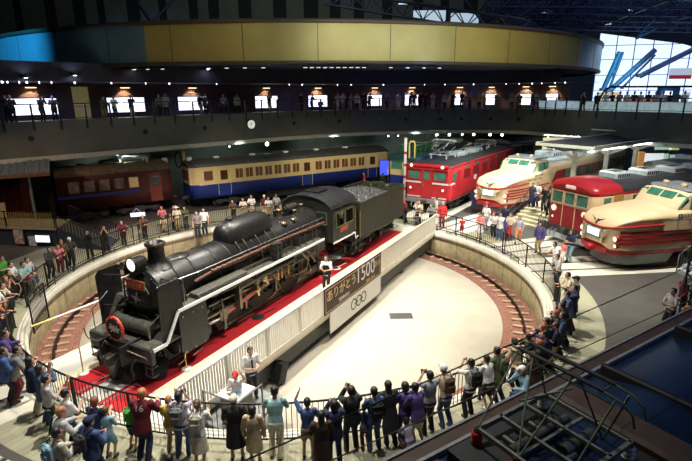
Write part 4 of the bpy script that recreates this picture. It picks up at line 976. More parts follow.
# wooden coach with pale doors at the far left, by the platform
t = thing('wooden_coach', 'red-brown wooden coach with two pale door panels beside the platform at the far left', 'coach', (-20.2, 30.3, 0), R(200))
car_body('body', t, [(0,1.4,.95,3.1,.35),(3.0,1.4,.95,3.1,.35)], [(2.0,0),(3.1,0)], [mat('coach_red_brown', (.2,.035,.02), .45, 0, .25, 5), M_roofd], roof_mi=1)
for s in (-1, 1):
    for k in range(1):
        w = MB(); w.box(.9+k*2.4,1.75+k*2.4,s*1.4-.01,s*1.4+s*.03,1.1,2.95,0); d = w.build('door', [MATS['coach_red_brown']], t)
        for a in (.95, 1.36):
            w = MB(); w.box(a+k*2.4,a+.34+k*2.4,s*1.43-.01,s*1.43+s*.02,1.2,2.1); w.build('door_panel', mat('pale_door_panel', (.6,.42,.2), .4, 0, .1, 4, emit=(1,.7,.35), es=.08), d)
            w = MB(); w.box(a+k*2.4,a+.34+k*2.4,s*1.43-.01,s*1.43+s*.02,2.2,2.8); w.build('door_window', M_tgl, d)
    for k in range(3): 
        w = MB(); w.box(.3+k*.9,.33+k*.9,s*1.4-.01,s*1.4+s*.015,1.0,3.05); w.build('batten', MATS['coach_red_brown'], t)
bogie(1.8, t, 1.0)
w = MB(); w.tube([(-.08,-1.0,1.0),(-.08,-1.0,2.9)],.03); w.lathe([(.28,-.02),(.33,0),(.28,.02)], (-.1,-.9,2.6),'x',16); w.lathe([(.28,-.02),(.33,0),(.28,.02)], (-.1,-.9,1.9),'x',16); w.build('end_fittings', M_oil, t)

# ---- dark green-blue locomotive beyond the red one
t = thing('electric_locomotive', 'dark blue locomotive with cream nose and green roof gear behind the bright red one', 'locomotive', (4.7, 39.4, 0), R(55))
car_body('body', t, [(0,1.2,.95,2.9,.2),(.15,1.45,.95,3.1,.3),(.6,1.5,.95,3.3,.3),(12,1.5,.95,3.3,.35)], [(1.8,0),(2.9,1),(3.3,0)], [M_blue, crm2, mat('roof_teal', (.05,.12,.14), .35, .4, .4, 3)], roof_mi=2)
w = MB(); w.box(-.03,.1,-1.1,-.1,2.3,2.9); w.box(-.03,.1,.1,1.1,2.3,2.9); w.build('windscreen', M_gglass, t)
mg = mat('insulator_green', (.03,.2,.04), .3, 0, .3, 6)
for j, x in enumerate((.9, 1.7, 2.5, 3.3)):
    for y in (-.7, 0, .7):
        w = MB()
        for k in range(5): w.cyl((x, y, 3.65+k*.1), (x, y, 3.7+k*.1), .13, n=10)
        w.cyl((x,y,3.5),(x,y,4.15),.06,n=8); w.build('insulator', mg, t)
w = MB(); w.tube([(.9,-.7,4.2),(3.3,-.7,4.2),(3.3,.7,4.2),(.9,.7,4.2)], .05, 6); w.tube([(4,-.5,3.9),(11.5,-.3,3.9)],.04,6); w.build('roof_pipes', M_roofl, t)
pantograph(t, 6.2, 4.0, .9); bogie(3, t, 1.1); bogie(9.5, t, 1.1)
for x in (9, 10.7):
    w = MB(); w.box(x-.5,x+.5,-.6,.6,3.6,4.0,bev=.08); w.build('roof_unit', M_roofl, t)
t = thing('sleeper_coach', 'dark blue coach with a pale roof line far behind the further cream express', 'coach', (15.8, 50.4, 0), R(35))
car_body('body', t, [(0,1.5,.95,3.3,.4),(8,1.5,.95,3.3,.4)], [(2.2,0),(3.2,1),(3.3,0)], [M_blue, mat('coach_dark_blue', (.01,.02,.08), .3), M_roof], roof_mi=2)
for s in (-1, 1):
    w = MB(); w.box(0,8,s*1.5-.01,s*1.5+s*.02,2.15,2.2); w.box(0,8,s*1.5-.01,s*1.5+s*.02,3.1,3.15); w.build('white_line', M_white, t)
    for k in range(4): pane(t, s, 1.5, .6+k*1.8, 1.6+k*1.8, 2.3, 3.0, M_tgl, M_steel)
bogie(2, t); bogie(6, t)
# coach behind on the far right, pale green windows
t = thing('passenger_coach', 'pale coach with lit green windows behind the platform canopy at the right', 'coach', (22.4, 33.9, 0), R(30))
car_body('body', t, [(0,1.5,.95,3.2,.4),(14,1.5,.95,3.2,.4)], [(1.9,0),(3.2,1)], [mat('coach_brown', (.2,.1,.05), .5), mat('coach_mint', (.4,.5,.4), .4), M_roof], roof_mi=2)
for s in (-1, 1):
    for k in range(9): pane(t, s, 1.5, .5+k*1.5, 1.5+k*1.5, 2.05, 2.85, mat('window_lit_green', (.5,.7,.5), .3, emit=(.6,.9,.65), es=.5), M_white)
bogie(2.4, t); bogie(11, t)
for x in (3, 6.5, 10): aircon(t, x, (.7,.6,.3), 3.6)
# ================================================================ HALL: gallery, drum, walls, roof
GZ = 6.65
GP = [(-30,22),(-24.8,25.2),(-20.4,29.4),(-15.6,34.3),(-8.7,41.2),(.5,48.0),(11.7,50.4),(17.9,48.2),(19.8,42.1),(24.7,35.4),(31,29),(40,21)]
def smooth(P, m=8):
    out = []
    for i in range(1, len(P)-2):
        p0, p1, p2, p3 = [Vector(P[j]+(0,)) for j in (i-1, i, i+1, i+2)]
        for k in range(m):
            t = k/m; out.append(.5*((2*p1)+(p2-p0)*t+(2*p0-5*p1+4*p2-p3)*t*t+(-p0+3*p1-3*p2+p3)*t**3))
    out.append(Vector(P[-2]+(0,))); return out
GE = smooth(GP)
def normals(E):
    N = []
    for i in range(len(E)):
        t = E[min(i+1, len(E)-1)]-E[max(i-1, 0)]; t.normalize(); N.append(Vector((-t.y, t.x, 0)))   # to the left of travel = outward (away from the camera)
    return N
GN = normals(GE)
def off(d, z, E=None): E = E or GE; return [p+n*d+Vector((0,0,z)) for p, n in zip(E, GN)]
def strip(w, A, B, mi=0, smooth=False):
    n = len(A); w.add(A+B, [(k, k+1, n+k+1, n+k) for k in range(n-1)], mi, smooth)
m_fas = mat('gallery_fascia', (.1,.105,.1), .75, 0, .15, 1, .1)
m_slate = mat('wall_green_grey', (.14,.175,.15), .8, 0, .2, 1)
m_dark = mat('soffit_dark', (.02,.022,.045), .7, 0, .2, 2)
w = MB()
for a, b in ((off(0,GZ),off(0,GZ-2.05)),(off(0,GZ-2.05),off(-.25,GZ-2.05)),(off(-.25,GZ-2.05),off(-.25,GZ-2.35)),(off(-.25,GZ-2.35),off(4.5,GZ-2.35)),(off(0,GZ+.12),off(.15,GZ+.12)),(off(0,GZ),off(0,GZ+.12))): strip(w, a, b)
struct(w.build('wall_gallery', m_fas))
w = MB(); strip(w, off(-.27,GZ-2.03), off(-.27,GZ-2.33)); strip(w, off(-.27,GZ-2.03), off(0,GZ-2.03)); struct(w.build('trim_3', mat('beam_pale', (.42,.42,.38), .7)))
w = MB(); strip(w, off(0,GZ), off(8,GZ)); struct(w.build('floor', mat('gallery_floor', (.12,.12,.16), .35, 0, .1, 2)))
i_end = 8*6+2
w = MB(); strip(w, off(3.6,0)[:44], off(3.6,GZ-2.2)[:44]); struct(w.build('wall_back', m_slate))
m_gw = mat('gallery_wall_brown', (.1,.06,.05), .7, 0, .2, 1)
w = MB(); strip(w, off(4.6,GZ)[:i_end], off(4.6,9.15)[:i_end]); struct(w.build('wall_gallery_back', m_gw))
w = MB(); strip(w, off(-.1,9.15)[:i_end+4], off(4.7,9.15)[:i_end+4]); strip(w, off(-.1,9.15)[:i_end+4], off(-.1,10.3)[:i_end+4]); struct(w.build('ceiling', m_dark))
# drum overhead: bronze panels, blue light painted into the colour of the ends, soffit
DX_, DY_, DR = -5.0, 66.0, 34.0; DZ0, DZ1 = 10.3, 12.5
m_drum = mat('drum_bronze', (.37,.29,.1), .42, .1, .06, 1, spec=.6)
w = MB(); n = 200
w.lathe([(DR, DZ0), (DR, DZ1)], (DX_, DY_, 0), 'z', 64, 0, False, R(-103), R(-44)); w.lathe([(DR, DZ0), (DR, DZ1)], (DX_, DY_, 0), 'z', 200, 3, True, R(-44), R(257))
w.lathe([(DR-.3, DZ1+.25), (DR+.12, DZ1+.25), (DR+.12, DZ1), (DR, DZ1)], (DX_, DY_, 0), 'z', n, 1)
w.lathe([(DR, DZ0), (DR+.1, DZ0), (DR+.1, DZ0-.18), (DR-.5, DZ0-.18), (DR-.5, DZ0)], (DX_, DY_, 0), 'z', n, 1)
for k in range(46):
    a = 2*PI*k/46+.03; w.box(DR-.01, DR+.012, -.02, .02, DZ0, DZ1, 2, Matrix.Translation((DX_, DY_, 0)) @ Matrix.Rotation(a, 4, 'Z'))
struct(w.build('wall_drum', [m_drum, mat('drum_rim', (.06,.04,.03), .5), mat('drum_joint', (.08,.06,.03), .6), mat('drum_blue_light_tint', (.16,.27,.33), .35, .3, .08, 1)]))
w = MB(); w.lathe([(DR-.4, DZ0), (0, DZ0)], (DX_, DY_, 0), 'z', 96); struct(w.build('ceiling', m_dark))
w = MB(); w.lathe([(DR-.3, DZ1+.2), (0, DZ1+.2)], (DX_, DY_, 0), 'z', 96); struct(w.build('ceiling', m_dark))
def drum_pt(u, rr, z):
    # point at radius rr of the drum on the bearing of world angle u
    return Vector((DX_+rr*math.cos(u), DY_+rr*math.sin(u), z))
def at_u(E, u, z):
    # point of an edge line (offset d) that shows at column u
    best = None
    for a, b in zip(E, E[1:]):
        for k in range(12):
            p = a+(b-a)*(k/12); d = Vector((p.x, p.y, z-CH)); cp, sp = math.cos(PITCH), math.sin(PITCH)
            zz = d.y*cp-d.z*sp
            if zz <= 0: continue
            x = 346+F*d.x/zz
            if best is None or abs(x-u) < best[0]: best = (abs(x-u), p, (b-a).normalized())
    return best[1], best[2]
# downlights under the drum
first = None
for k, (u, v) in enumerate(((26,78),(75,75.5),(135,69.5),(208,69.5),(285,67.5))):
    q0, _d = at_u(off(-.5,0), u, 9.5); c_ = G(u, v, CH+1)-Vector((0,0,CH)); q = Vector((0,0,CH))+c_*(q0.length/Vector((c_.x,c_.y)).length)
    t = thing('downlight', ('round white downlight under the drum, ' + ('leftmost', 'second from the left', 'third from the left', 'fourth from the left', 'fifth from the left')[k]), 'lamp', (q.x, q.y, q.z), 0, 'downlights under the drum')
    w = MB(); w.lathe([(.3,.2),(.3,.0),(.24,.0),(.22,.05)], n=16); w.build('housing', M_dkgrey, t)
    w = MB(); w.lathe([(.23,.03),(0,-.02)], n=16); w.build('lens', M_lampw if k in (0,1,3) else M_lamp, t)
# light tracks on the soffit
M_strip = mat('strip_glow', (1,1,1), .4, 0, 0, 5, emit=(.8,.85,1), es=.9)
for k, (a0, a1, nm) in enumerate(((251.5,258,'above the fourth lit screen'),(263,270,'right of the clock'),(274,281.5,'over the middle screens'),(284,291,'at the right end of the drum'))):
    t = thing('light_track', 'thin lit lamp track under the drum '+nm, 'lamp', (0,0,0))
    pts = [drum_pt(R(a0+(a1-a0)*i/10), DR-1.1, DZ0-.3) for i in range(11)]
    w = MB(); w.tube(pts, .05, 6); w.build('track', M_dkgrey, t)
    w = MB()
    for i in range(0, 10, 1 if k in (2,) else 3): w.beam(pts[i]-Vector((0,0,.06)), pts[i]*.4+pts[i+1]*.6-Vector((0,0,.06)), .05)
    w.build('lit_tube', M_strip, t)

# ---- lit screens on the gallery wall, each with a lamp above
m_scr = mat('screen_lit', (.8,.85,1), .4, 0, 0, 3, emit=(.74,.8,1.0), es=1.7)
E46 = off(4.45, 0)
scr = [(33,40),(126,34),(193,30),(267,26),(318,24),(375,19),(413,18),(460,12),(492,13),(527,12),(553,11)]
ords = ['first','second','third','fourth','fifth','sixth','seventh','eighth','ninth','tenth','eleventh']
m_hood = mat('lamp_wash', (1,.7,.4), .5, emit=(1,.72,.4), es=2.2)
for k, (u, wpx) in enumerate(scr):
    p, d = at_u(E46, u, 8.0); hw = wpx/F*p.y/2/max(.45, abs(d.x))*.72; hw = min(hw, 1.7)
    rz = math.atan2(d.y, d.x)
    t = thing('display_screen', 'bright white lit display screen on the gallery wall, %s from the left' % ords[k], 'screen', (p.x, p.y, 0), rz, 'lit screens on the gallery wall')
    w = MB(); w.box(-hw-.07, hw+.07, -.02, .12, 6.95, 8.18); w.build('frame', M_rubber, t)
    w = MB(); w.box(-hw, hw, -.05, -.02, 7.02, 8.1); w.build('panel', m_scr, t)
    t = thing('wall_lamp', 'warm lamp above the %s lit screen from the left' % ords[k], 'lamp', (p.x, p.y, 0), rz, 'lamps above the screens')
    w = MB(); w.box(-.35,.35,-.35,.12,8.86,8.95); w.cyl((-.0,.1,8.9),(0,-.2,8.9),.04); w.build('arm', M_dkgrey, t)
    w = MB(); w.box(-.3,.3,-.3,.0,8.8,8.86); w.build('bulb', m_hood, t)
    l = bpy.data.lights.new('lamp_light', 'SPOT'); l.energy = 170; l.color = (1,.7,.42); l.spot_size = R(100); l.shadow_soft_size = .1
    lo = bpy.data.objects.new('lamp_light', l); C.objects.link(lo); lo.location = (p.x+d.y*.35, p.y-d.x*.35, 8.75); lo.rotation_euler = (Vector((p.x, p.y, 8.0))-lo.location).to_track_quat('-Z','Y').to_euler()
# pale wall panel between the first two screens
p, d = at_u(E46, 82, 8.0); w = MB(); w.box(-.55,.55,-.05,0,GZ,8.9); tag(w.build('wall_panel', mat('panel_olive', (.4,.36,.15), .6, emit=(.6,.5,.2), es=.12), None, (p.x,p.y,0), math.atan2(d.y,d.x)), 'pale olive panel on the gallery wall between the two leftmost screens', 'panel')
# small ceiling-edge lamps
E0 = off(.1, 0)
for k, u in enumerate([3,8,20,28,40,52,76,113,146,171,218,290,303,338,352,385,425,446,475,507,520,533,543,556,566]):
    p, d = at_u(E0, u, 9.1); w = MB(); s = .035 if k % 3 else .055; w.lathe([(s,.1),(s,.0),(0,-.03)], n=8)
    tag(w.build('edge_lamp', mat('edge_glow_white', (1,1,1), .4, emit=(.75,.78,1), es=4), None, (p.x,p.y,9.04)), 'tiny white lamp in the ceiling edge over the gallery railing', 'lamp', 'tiny lamps along the gallery ceiling edge')
# gallery railing with posts
t = thing('gallery_railing', 'long dark railing with posts and a glass infill along the gallery edge', 'railing')
M_rail = mat('railing_navy', (.02,.025,.05), .35, .5, .1, 4)
for z, r_, nm in ((GZ+1.15,.035,'top_rail'),(GZ+.95,.015,'mid_rail'),(GZ+.25,.02,'bottom_rail')):
    w = MB(); w.tube([p+Vector((0,0,z)) for p in off(.05,0)], r_, 6); w.build(nm, M_rail, t)
L_ = 0; E5 = off(-.03, 0); nxt = 0
for a, b in zip(E5, E5[1:]):
    sl_ = (b-a).length; d = (b-a).normalized()
    while nxt < L_+sl_:
        q = a+d*(nxt-L_); w = MB(); w.box(-.05,.05,-.03,.05,-.45,1.15); w.build('post', M_rail, t, (q.x, q.y, GZ), math.atan2(d.y, d.x)); nxt += 1.55
    L_ += sl_
# lit skirting glow line on the gallery floor edge
w = MB(); strip(w, off(.16,GZ+.02), off(.16,GZ+.1)); strip(w, off(.16,GZ+.1), off(.2,GZ+.1)); struct(w.build('trim_4', mat('edge_glow', (.6,.65,.9), .4, emit=(.55,.65,1), es=.45)))
# clock, dark round speakers, spot lamps under the beam
p, d = at_u(GE, 251, 5.9); t = thing('wall_clock', 'round white clock with a dark rim on the gallery fascia', 'clock', (p.x+d.y*.06, p.y-d.x*.06, 5.85), math.atan2(d.y, d.x))
w = MB(); w.lathe([(.0,0),(.34,0),(.4,-.02),(.42,.08),(.38,.1)], (0,0,0), 'y', 24); w.v = [(a,-b if False else b-.08,c) for a,b,c in w.v]; w.build('rim', M_rubber, t)
w = MB(); w.cyl((0,-.12,0),(0,-.13,0),.35,n=24); w.build('face', mat('clock_face', (.8,.8,.75), .4, emit=(1,1,.95), es=.5), t)
w = MB(); w.beam((0,-.14,0),(.08,-.14,.22),.03,up=(0,1,0)); w.beam((0,-.14,0),(-.15,-.14,-.05),.04,up=(0,1,0)); w.build('hands', M_rubber, t)
for k, u in enumerate([32,146,206,294,340,406,441,462,491,519]):
    p, d = at_u(GE, u, 5.7); w = MB(); w.lathe([(.17,.0),(.17,-.06),(.1,-.04),(0,-.02)], (0,0,0), 'y', 16)
    tag(w.build('wall_speaker', M_rubber, None, (p.x, p.y, 5.75), math.atan2(d.y, d.x)), 'small round black speaker in the gallery fascia', 'speaker', 'round speakers along the gallery fascia')
lamps = [(267,'large glaring',.17),(230,'small',.06),(389,'dim',.07),(398,'faint',.06),(437,'bright',.13),(450,'bright',.13),(463,'small bright',.1),(474,'bright',.13),(491,'bright',.13),(503,'bright',.13),(549,'orange',.16),(570,'small white',.07)]
EB = off(-.4, 0)
for k, (u, nm, r_) in enumerate(lamps):
    zl = GZ-2.45 if k else GZ-2.5
    p, d = at_u(EB, u, zl); t = thing('spotlight', '%s spotlight under the gallery beam, %s along it from the left' % (nm, (['second','first','third','fourth','fifth','sixth','seventh','eighth','ninth','tenth','eleventh','last'])[k]), 'lamp', (p.x, p.y, zl), math.atan2(d.y, d.x), 'spotlights under the gallery beam')
    w = MB(); w.cyl((0,.25,.0),(0,-.02,-.0),r_*1.2,n=12); w.cyl((0,.1,0),(0,.1,.3),.03,n=6); w.build('housing', M_dkgrey, t)
    w = MB(); w.cyl((0,-.03,0),(0,-.05,0),r_,n=12); w.build('lens', mat('spot_glow_%d' % (k in (4,5,6,7,8,9,10)), (1,1,1), .4, emit=(1,.85,.55) if k in (4,5,6,7,8,9,10) else (1,.97,.9), es=9), t)

# ---- hall walls above: striped wall behind, roof trusses, glazed end wall
m_str0 = mat('upper_wall_dark', (.02,.022,.022), .8); m_str1 = mat('upper_wall_panel', (.16,.17,.15), .8, 0, .15, 1)
w = MB(); w.box(-75, 24, 74, 74.3, 0, 24, 0)
x = -60
rs = random.Random(3)
while x < 20:
    a = rs.uniform(1.4, 3.2); w.box(x, x+a, 73.8, 74, rs.choice((14.0, 15.5, 14.0)), 24, 1); x += a+rs.uniform(.9, 2.2)
struct(w.build('wall_rear', [m_str0, m_str1]))
w = MB(); w.box(-75, 80, 0, 90, 24, 24.3); struct(w.build('ceiling', mat('roof_navy', (.012,.014,.03), .8)))
# glazed wall
glz = thing('glazed_end_wall', 'tall white glowing glazed wall with blue mullions at the far right', 'window', (0,0,0))
g0, g1 = Vector((30.5, 62, 0)), Vector((50, 58, 0)); gd = (g1-g0).normalized(); gl = (g1-g0).length; gr = math.atan2(gd.y, gd.x)
m_sky = mat('daylight_glass', (.8,.88,1), .3, 0, .05, .4, emit=(.72,.85,1), es=1.15)
w = MB(); w.prism([(0,7),(gl,7),(gl,9.6),(13,12.4),(9,13.6),(0,15)], 0, .05); w.build('glass', m_sky, glz, (g0.x,g0.y,0), gr)
m_mul = mat('mullion_blue', (.1,.2,.42), .5, .3, .1, 4)
w = MB()
for k in range(10): w.box(k*2.0-.04, k*2.0+.04, -.12, .0, 7, (15-.155*k*2) if k < 5 else 13.6-.31*(k*2-9))
for z, xx in ((8.4,gl),(10.2,18),(12.0,14),(13.6,9)): w.box(0, xx, -.1, 0, z-.035, z+.035)
w.build('mullions', m_mul, glz, (g0.x,g0.y,0), gr)
m_strut = mat('strut_blue', (.3,.42,.7), .45, .1, .15, 3)
for k, (u0, v0, u1, v1, D, th, lab) in enumerate(((603,90,620,52,52,.24,'steep blue steel strut in front of the glazed wall, leftmost'),(607,92,623,52,52,.13,'steep blue steel strut just right of the leftmost one'),(606,94,655,50,50,.26,'long slanting blue strut crossing the glazed wall'),(622,88,655,55,50,.11,'thin slanting blue strut beside the long one'),(640,76,692,50,48,.24,'low slanting blue strut reaching to the right edge of the hall'))):
    def PP(u, v): 
        # point on the vertical plane y = D
        c = G(u, v, CH-1 if v > 92 else CH+1) if abs(v-92) > 1 else G(u, 95, CH-1)
        d = Vector((c.x, c.y, c.z-CH)); s_ = D/d.y; return Vector((d.x*s_, D, CH+d.z*s_))
    t = thing('roof_strut', lab, 'strut'); w = MB(); w.cyl(PP(u0, v0), PP(u1, v1), th, n=10); w.build('tube', m_strut, t)
    w = MB(); w.cyl(PP(u0, v0)-Vector((0,0,.1)), PP(u0, v0)+Vector((0,0,.2)), th*1.5, n=10); w.build('foot', m_strut, t)
# roof space-frame trusses
m_tr = mat('truss_navy', (.045,.06,.12), .5, .4, .3, 1)
M_tl = mat('roof_glint', (.6,.7,1), .4, emit=(.6,.75,1), es=1.2)
def truss(a, b, dep, n, lab, grp):
    a, b = Vector(a), Vector(b); d = (b-a)/n; t = thing('roof_truss', lab, 'truss', group=grp)
    w = MB(); sd = Vector((d.y, -d.x, 0)).normalized()*dep*.5
    for o in (sd, -sd): w.cyl(a+o, b+o, .09, n=6)
    low = Vector((0,0,-dep)); w.cyl(a+low, b+low, .11, n=6); w.build('chords', m_tr, t)
    w = MB()
    for k in range(n):
        p, q = a+d*k, a+d*(k+1); m = (p+q)/2+low
        for o in (sd, -sd): w.cyl(p+o, m, .05, n=5); w.cyl(q+o, m, .05, n=5)
        w.cyl(p+sd, p-sd, .04, n=5)
    w.build('web', m_tr, t)
for k in range(9):
    y = 30+k*4.5; truss((8+k*1.2, y, 17.2+k*.1), (60, y-5, 16.2), 1.8, 22, 'dark navy roof truss crossing the top right of the hall', 'roof trusses at the top right')
for k in range(6):
    x = 12+k*7; truss((x, 28, 17.6), (x+6, 72, 17.4), 1.5, 18, 'dark navy roof truss running towards the glazed wall', 'roof trusses running to the glazed wall')
truss((-2, 52, 18), (14, 40, 13.6), 1.2, 10, 'slanting dark truss above the middle of the drum', 'slanting trusses above the drum')
truss((16, 56, 18), (16, 44, 13.4), 1.2, 10, 'slanting dark truss above the right part of the drum', 'slanting trusses above the drum')
for a, b in (((13,46,13.3),(8,44,18)),((13,46,13.3),(13.5,44,18)),((13,46,13.3),(19,44,17)),((-14,38,13.3),(-17,40,17)),((-14,38,13.3),(-11,40,17)),((27,48,13),(33,45,16.5)),((27,48,13),(29,45,17))):
    t = tag((lambda w: (w.cyl(a, b, .11, n=8), w)[1])(MB()).build('roof_brace', m_tr), 'slim dark steel brace rising from the rim of the drum', 'brace', 'slim braces above the drum')
w = MB(); w.box(7.5,11.0,57,57.2,15.8,16.9); w.box(11.6,14.6,57,57.2,15.6,16.6); struct(w.build('window_1', mat('skylight', (.5,.6,.7), .3, emit=(.6,.78,.95), es=.6)))
# skylight slots high on the right
for k, (x, y) in enumerate(((6,50),(9,48),(24,62),(30,55),(36,50),(41,60),(33,66))):
    w = MB(); w.box(-.9,.9,-.1,.1,0,.06); tag(w.build('roof_lamp', M_tl, None, (x,y,16.4+(k % 3)*.4), .3*k), 'thin bluish lamp strip high among the roof trusses', 'lamp', 'lamp strips among the roof trusses')

# ---- right gallery exhibits
def face(nm, u0, v0, u1, v1, D, mt, lab, cat, dep=.6):
    def PP(u, v):
        c = G(u, v, CH-1) if v > 93.5 else G(u, v, CH+1); d = Vector((c.x, c.y, c.z-CH)); s_ = D/d.y; return Vector((d.x*s_, D, CH+d.z*s_))
    a, b = PP(u0, v1), PP(u1, v0); w = MB(); w.box(0, b.x-a.x, 0, dep, 0, b.z-a.z, bev=.02); return tag(w.build(nm, mt, None, (a.x, D, a.z)), lab, cat)
D5 = 46
face('exhibit_board', 625, 98, 659, 108, D5, mat('board_orange_red', (.5,.1,.03), .5, emit=(1,.18,.04), es=.45), 'orange-red display board behind the right part of the gallery', 'board')
face('exhibit_kiosk', 658, 86, 681, 108, D5, mat('kiosk_blue', (.02,.09,.22), .5, emit=(.02,.1,.3), es=.12), 'dark blue kiosk with a white screen behind the right part of the gallery', 'kiosk')
face('kiosk_screen', 663, 91, 673, 96, D5-.3, m_scr, 'white lit screen on the dark blue kiosk', 'screen', .1)
face('red_banner', 669, 75, 692, 79, D5, mat('banner_red', (.4,.03,.04), .5, emit=(.7,.05,.08), es=.3), 'long red banner above the blue kiosk at the far right', 'banner', .1)
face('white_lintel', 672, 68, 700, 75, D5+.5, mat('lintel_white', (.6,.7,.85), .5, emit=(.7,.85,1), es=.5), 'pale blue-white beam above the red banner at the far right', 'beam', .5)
face('exhibit_board', 600, 92, 622, 106, D5+1, mat('board_cream', (.7,.6,.4), .5, emit=(1,.9,.6), es=.5), 'cream lit display board left of the orange-red one', 'board')
face('poster', 683, 92, 691, 97, D5-.2, mat('poster_white', (.7,.8,.85), .5, emit=(.8,.9,1), es=.5), 'small white lit poster right of the blue kiosk', 'poster', .1)
t = thing('glass_screen', 'low white lit glass screen along the right part of the gallery floor', 'screen')
w = MB(); A = [q for q in off(1.6, GZ+.1)][8*6:]; B_ = [q for q in off(1.6, GZ+.85)][8*6:]; strip(w, A, B_); w.build('panel', mat('frosted_white', (.6,.75,.75), .4, 0, .5, 3, emit=(.6,.85,.85), es=.3), t)
w = MB(); w.tube([(p.x, p.y, p.z) for p in B_], .03, 6); w.build('rail', M_white, t)
w = MB(); hoop = []
for k in range(15):
    a = PI/2+PI/2*k/14; hoop.append(Vector((22.2+1.0*math.cos(a)+1.0, 43.8, 7.2+1.5*math.sin(a))))
w.tube([(30, 41, 8.65),(23.2,43.8,8.7)]+[tuple(q) for q in hoop[1:]]+[(22.2,43.8,6.7)], .08, 8); tag(w.build('arched_rail', M_rubber), 'black arched handrail at the corner of the gallery before the glazed wall', 'handrail')

# ================================================================ GROUND LEVEL, back and left
# wall post with a ring lamp between the two back trains
q = G(192, 205, 0); t = thing('signal_post', 'slim cream post with a ring-shaped lamp between the brown and blue trains', 'post', (q.x-.6, q.y+1, 0))
w = MB(); w.box(-.1,.1,-.1,.1,0,4.15,bev=.02); w.build('post', mat('post_cream', (.6,.5,.25), .5), t)
w = MB(); w.tube([(-.45+.25*math.cos(a), 0, 3.4+.6*math.sin(a)) for a in [2*PI*k/16 for k in range(16)]], .05, 6, closed=True); w.build('ring', M_rubber, t)
w = MB(); w.cyl((0,-.0,4.3),(-.4,0,4.3),.03); w.build('bracket', M_rubber, t)
# white post with yellow hoop at the tender
q = G(404, 205, 0); t = thing('signal_post', 'white striped post with a yellow hoop between the tender and the red locomotive', 'post', (q.x, q.y, 0))
w = MB(); w.box(-.1,.1,-.1,.1,0,5.1); 
for k in range(5): w.box(-.105,.105,-.105,.105,.3+k*.9,.5+k*.9,1)
w.build('post', [M_white, M_red], t)
w = MB(); w.tube([(.3,0,3.6),(.3,0,4.7),(.4,0,4.85),(.6,0,4.85),(.7,0,4.7),(.7,0,3.6)], .06, 6); w.build('hoop', m_yel, t)
# blue screen
q = G(388, 190, 0); t = thing('display_screen', 'blue lit screen showing a white figure behind the tender', 'screen', (q.x+.1, q.y+.5, 0), R(-8))
w = MB(); w.box(-.85,.85,0,.1,1.2,2.6); w.cyl((0,.05,0),(0,.05,1.3),.05); w.build('stand', M_rubber, t)
w = MB(); w.box(-.8,.8,-.02,0,1.25,2.55); sp_ = w.build('panel', mat('screen_blue', (.02,.04,.5), .4, emit=(.08,.12,1), es=.9), t)
w = MB(); w.ball((.1,-.02,1.95),.2,.01,.22,12); w.box(-.15,.35,-.03,-.02,1.35,1.8,bev=.01); w.box(-.0,.75,-.03,-.02,2.35,2.5); w.build('figure', M_white, sp_)
# small lit displays
q = G(138, 216, .9); t = thing('display_screen', 'small white lit display in front of the dark brown-red train', 'screen', (q.x,q.y,0), R(20))
w = MB(); w.box(-.45,.45,0,.1,.85,1.15); w.cyl((0,.05,0),(0,.05,.9),.04); w.build('stand', M_rubber, t)
w = MB(); w.box(-.42,.42,-.02,0,.88,1.12); w.build('panel', m_scr, t)
q = G(138, 222, 0); t = thing('lozenge_sign', 'small diamond-shaped sign with a white outline on a post below the brown-red train', 'sign', (q.x,q.y,0), R(15))
w = MB(); w.cyl((0,0,0),(0,0,.5),.03); w.build('post', M_dkgrey, t)
w = MB(); w.tube([(-.25,0,.7),(0,0,.95),(.25,0,.7),(0,0,.45)], .025, 5, closed=True); w.build('outline', M_white, t)
# platform at the far left with railing, ramp and canopy
pl_ = thing('platform', 'raised platform with dark front wall at the far left below the coach', 'platform')
PX = [(-22.5,27.15),(-16.4,26.4),(-16.7,28.3),(-21.5,28.9)]
w = MB(); w.prism(PX, 0, 1.0, ax='z'); w.build('wall', mat('platform_wall', (.04,.05,.065), .6), pl_)
w = MB(); w.prism([(-22.6,27.05),(-16.3,26.25),(-16.6,28.35),(-21.6,28.95)], 1.0, 1.1, ax='z'); w.build('deck', mat('platform_deck', (.3,.27,.16), .7), pl_)
w = MB(); vs = [(-16.3,26.3,1.08),(-13.2,25.6,.02),(-13.5,27.6,.02),(-16.6,28.3,1.08)]; w.add(vs+[(x,y,0) for x,y,z in vs], [(0,1,2,3),(4,7,6,5),(0,4,5,1),(1,5,6,2),(2,6,7,3),(3,7,4,0)]); w.build('ramp', MATS['platform_wall'], pl_)
def fence(pts, h, lab, barm, step=.14):
    t = thing('platform_railing', lab, 'railing'); P_ = [Vector(p) for p in pts]
    for a, b in zip(P_, P_[1:]):
        w = MB(); w.cyl(a+Vector((0,0,h)), b+Vector((0,0,h)), .03, n=6); w.build('top_rail', M_fence, t)
        w = MB(); n = max(2, int((b-a).length/step))
        for k in range(n+1): q = a+(b-a)*(k/n); w.box(q.x-.018,q.x+.018,q.y-.01,q.y+.01,q.z+.05,q.z+h)
        w.build('bars', barm, t)
        for q in (a, b):
            w = MB(); w.cyl(q, q+Vector((0,0,h+.05)), .035, n=8); w.build('post', M_fence, t)
M_och = mat('railing_ochre', (.4,.3,.08), .5, .2, .15, 6)
fence([(-22.4,27.2,1.1),(-19.4,26.75,1.1),(-16.4,26.35,1.1)], .9, 'dark railing with ochre bars on the front of the platform', M_och)
fence([(-16.3,26.35,1.1),(-13.25,25.6,.05)], .75, 'ochre barred railing sloping down beside the platform ramp', M_och, .22)
fence([(-16.6,28.3,1.1),(-13.5,27.6,.05)], .9, 'dark railing on the far side of the platform ramp', M_fence)
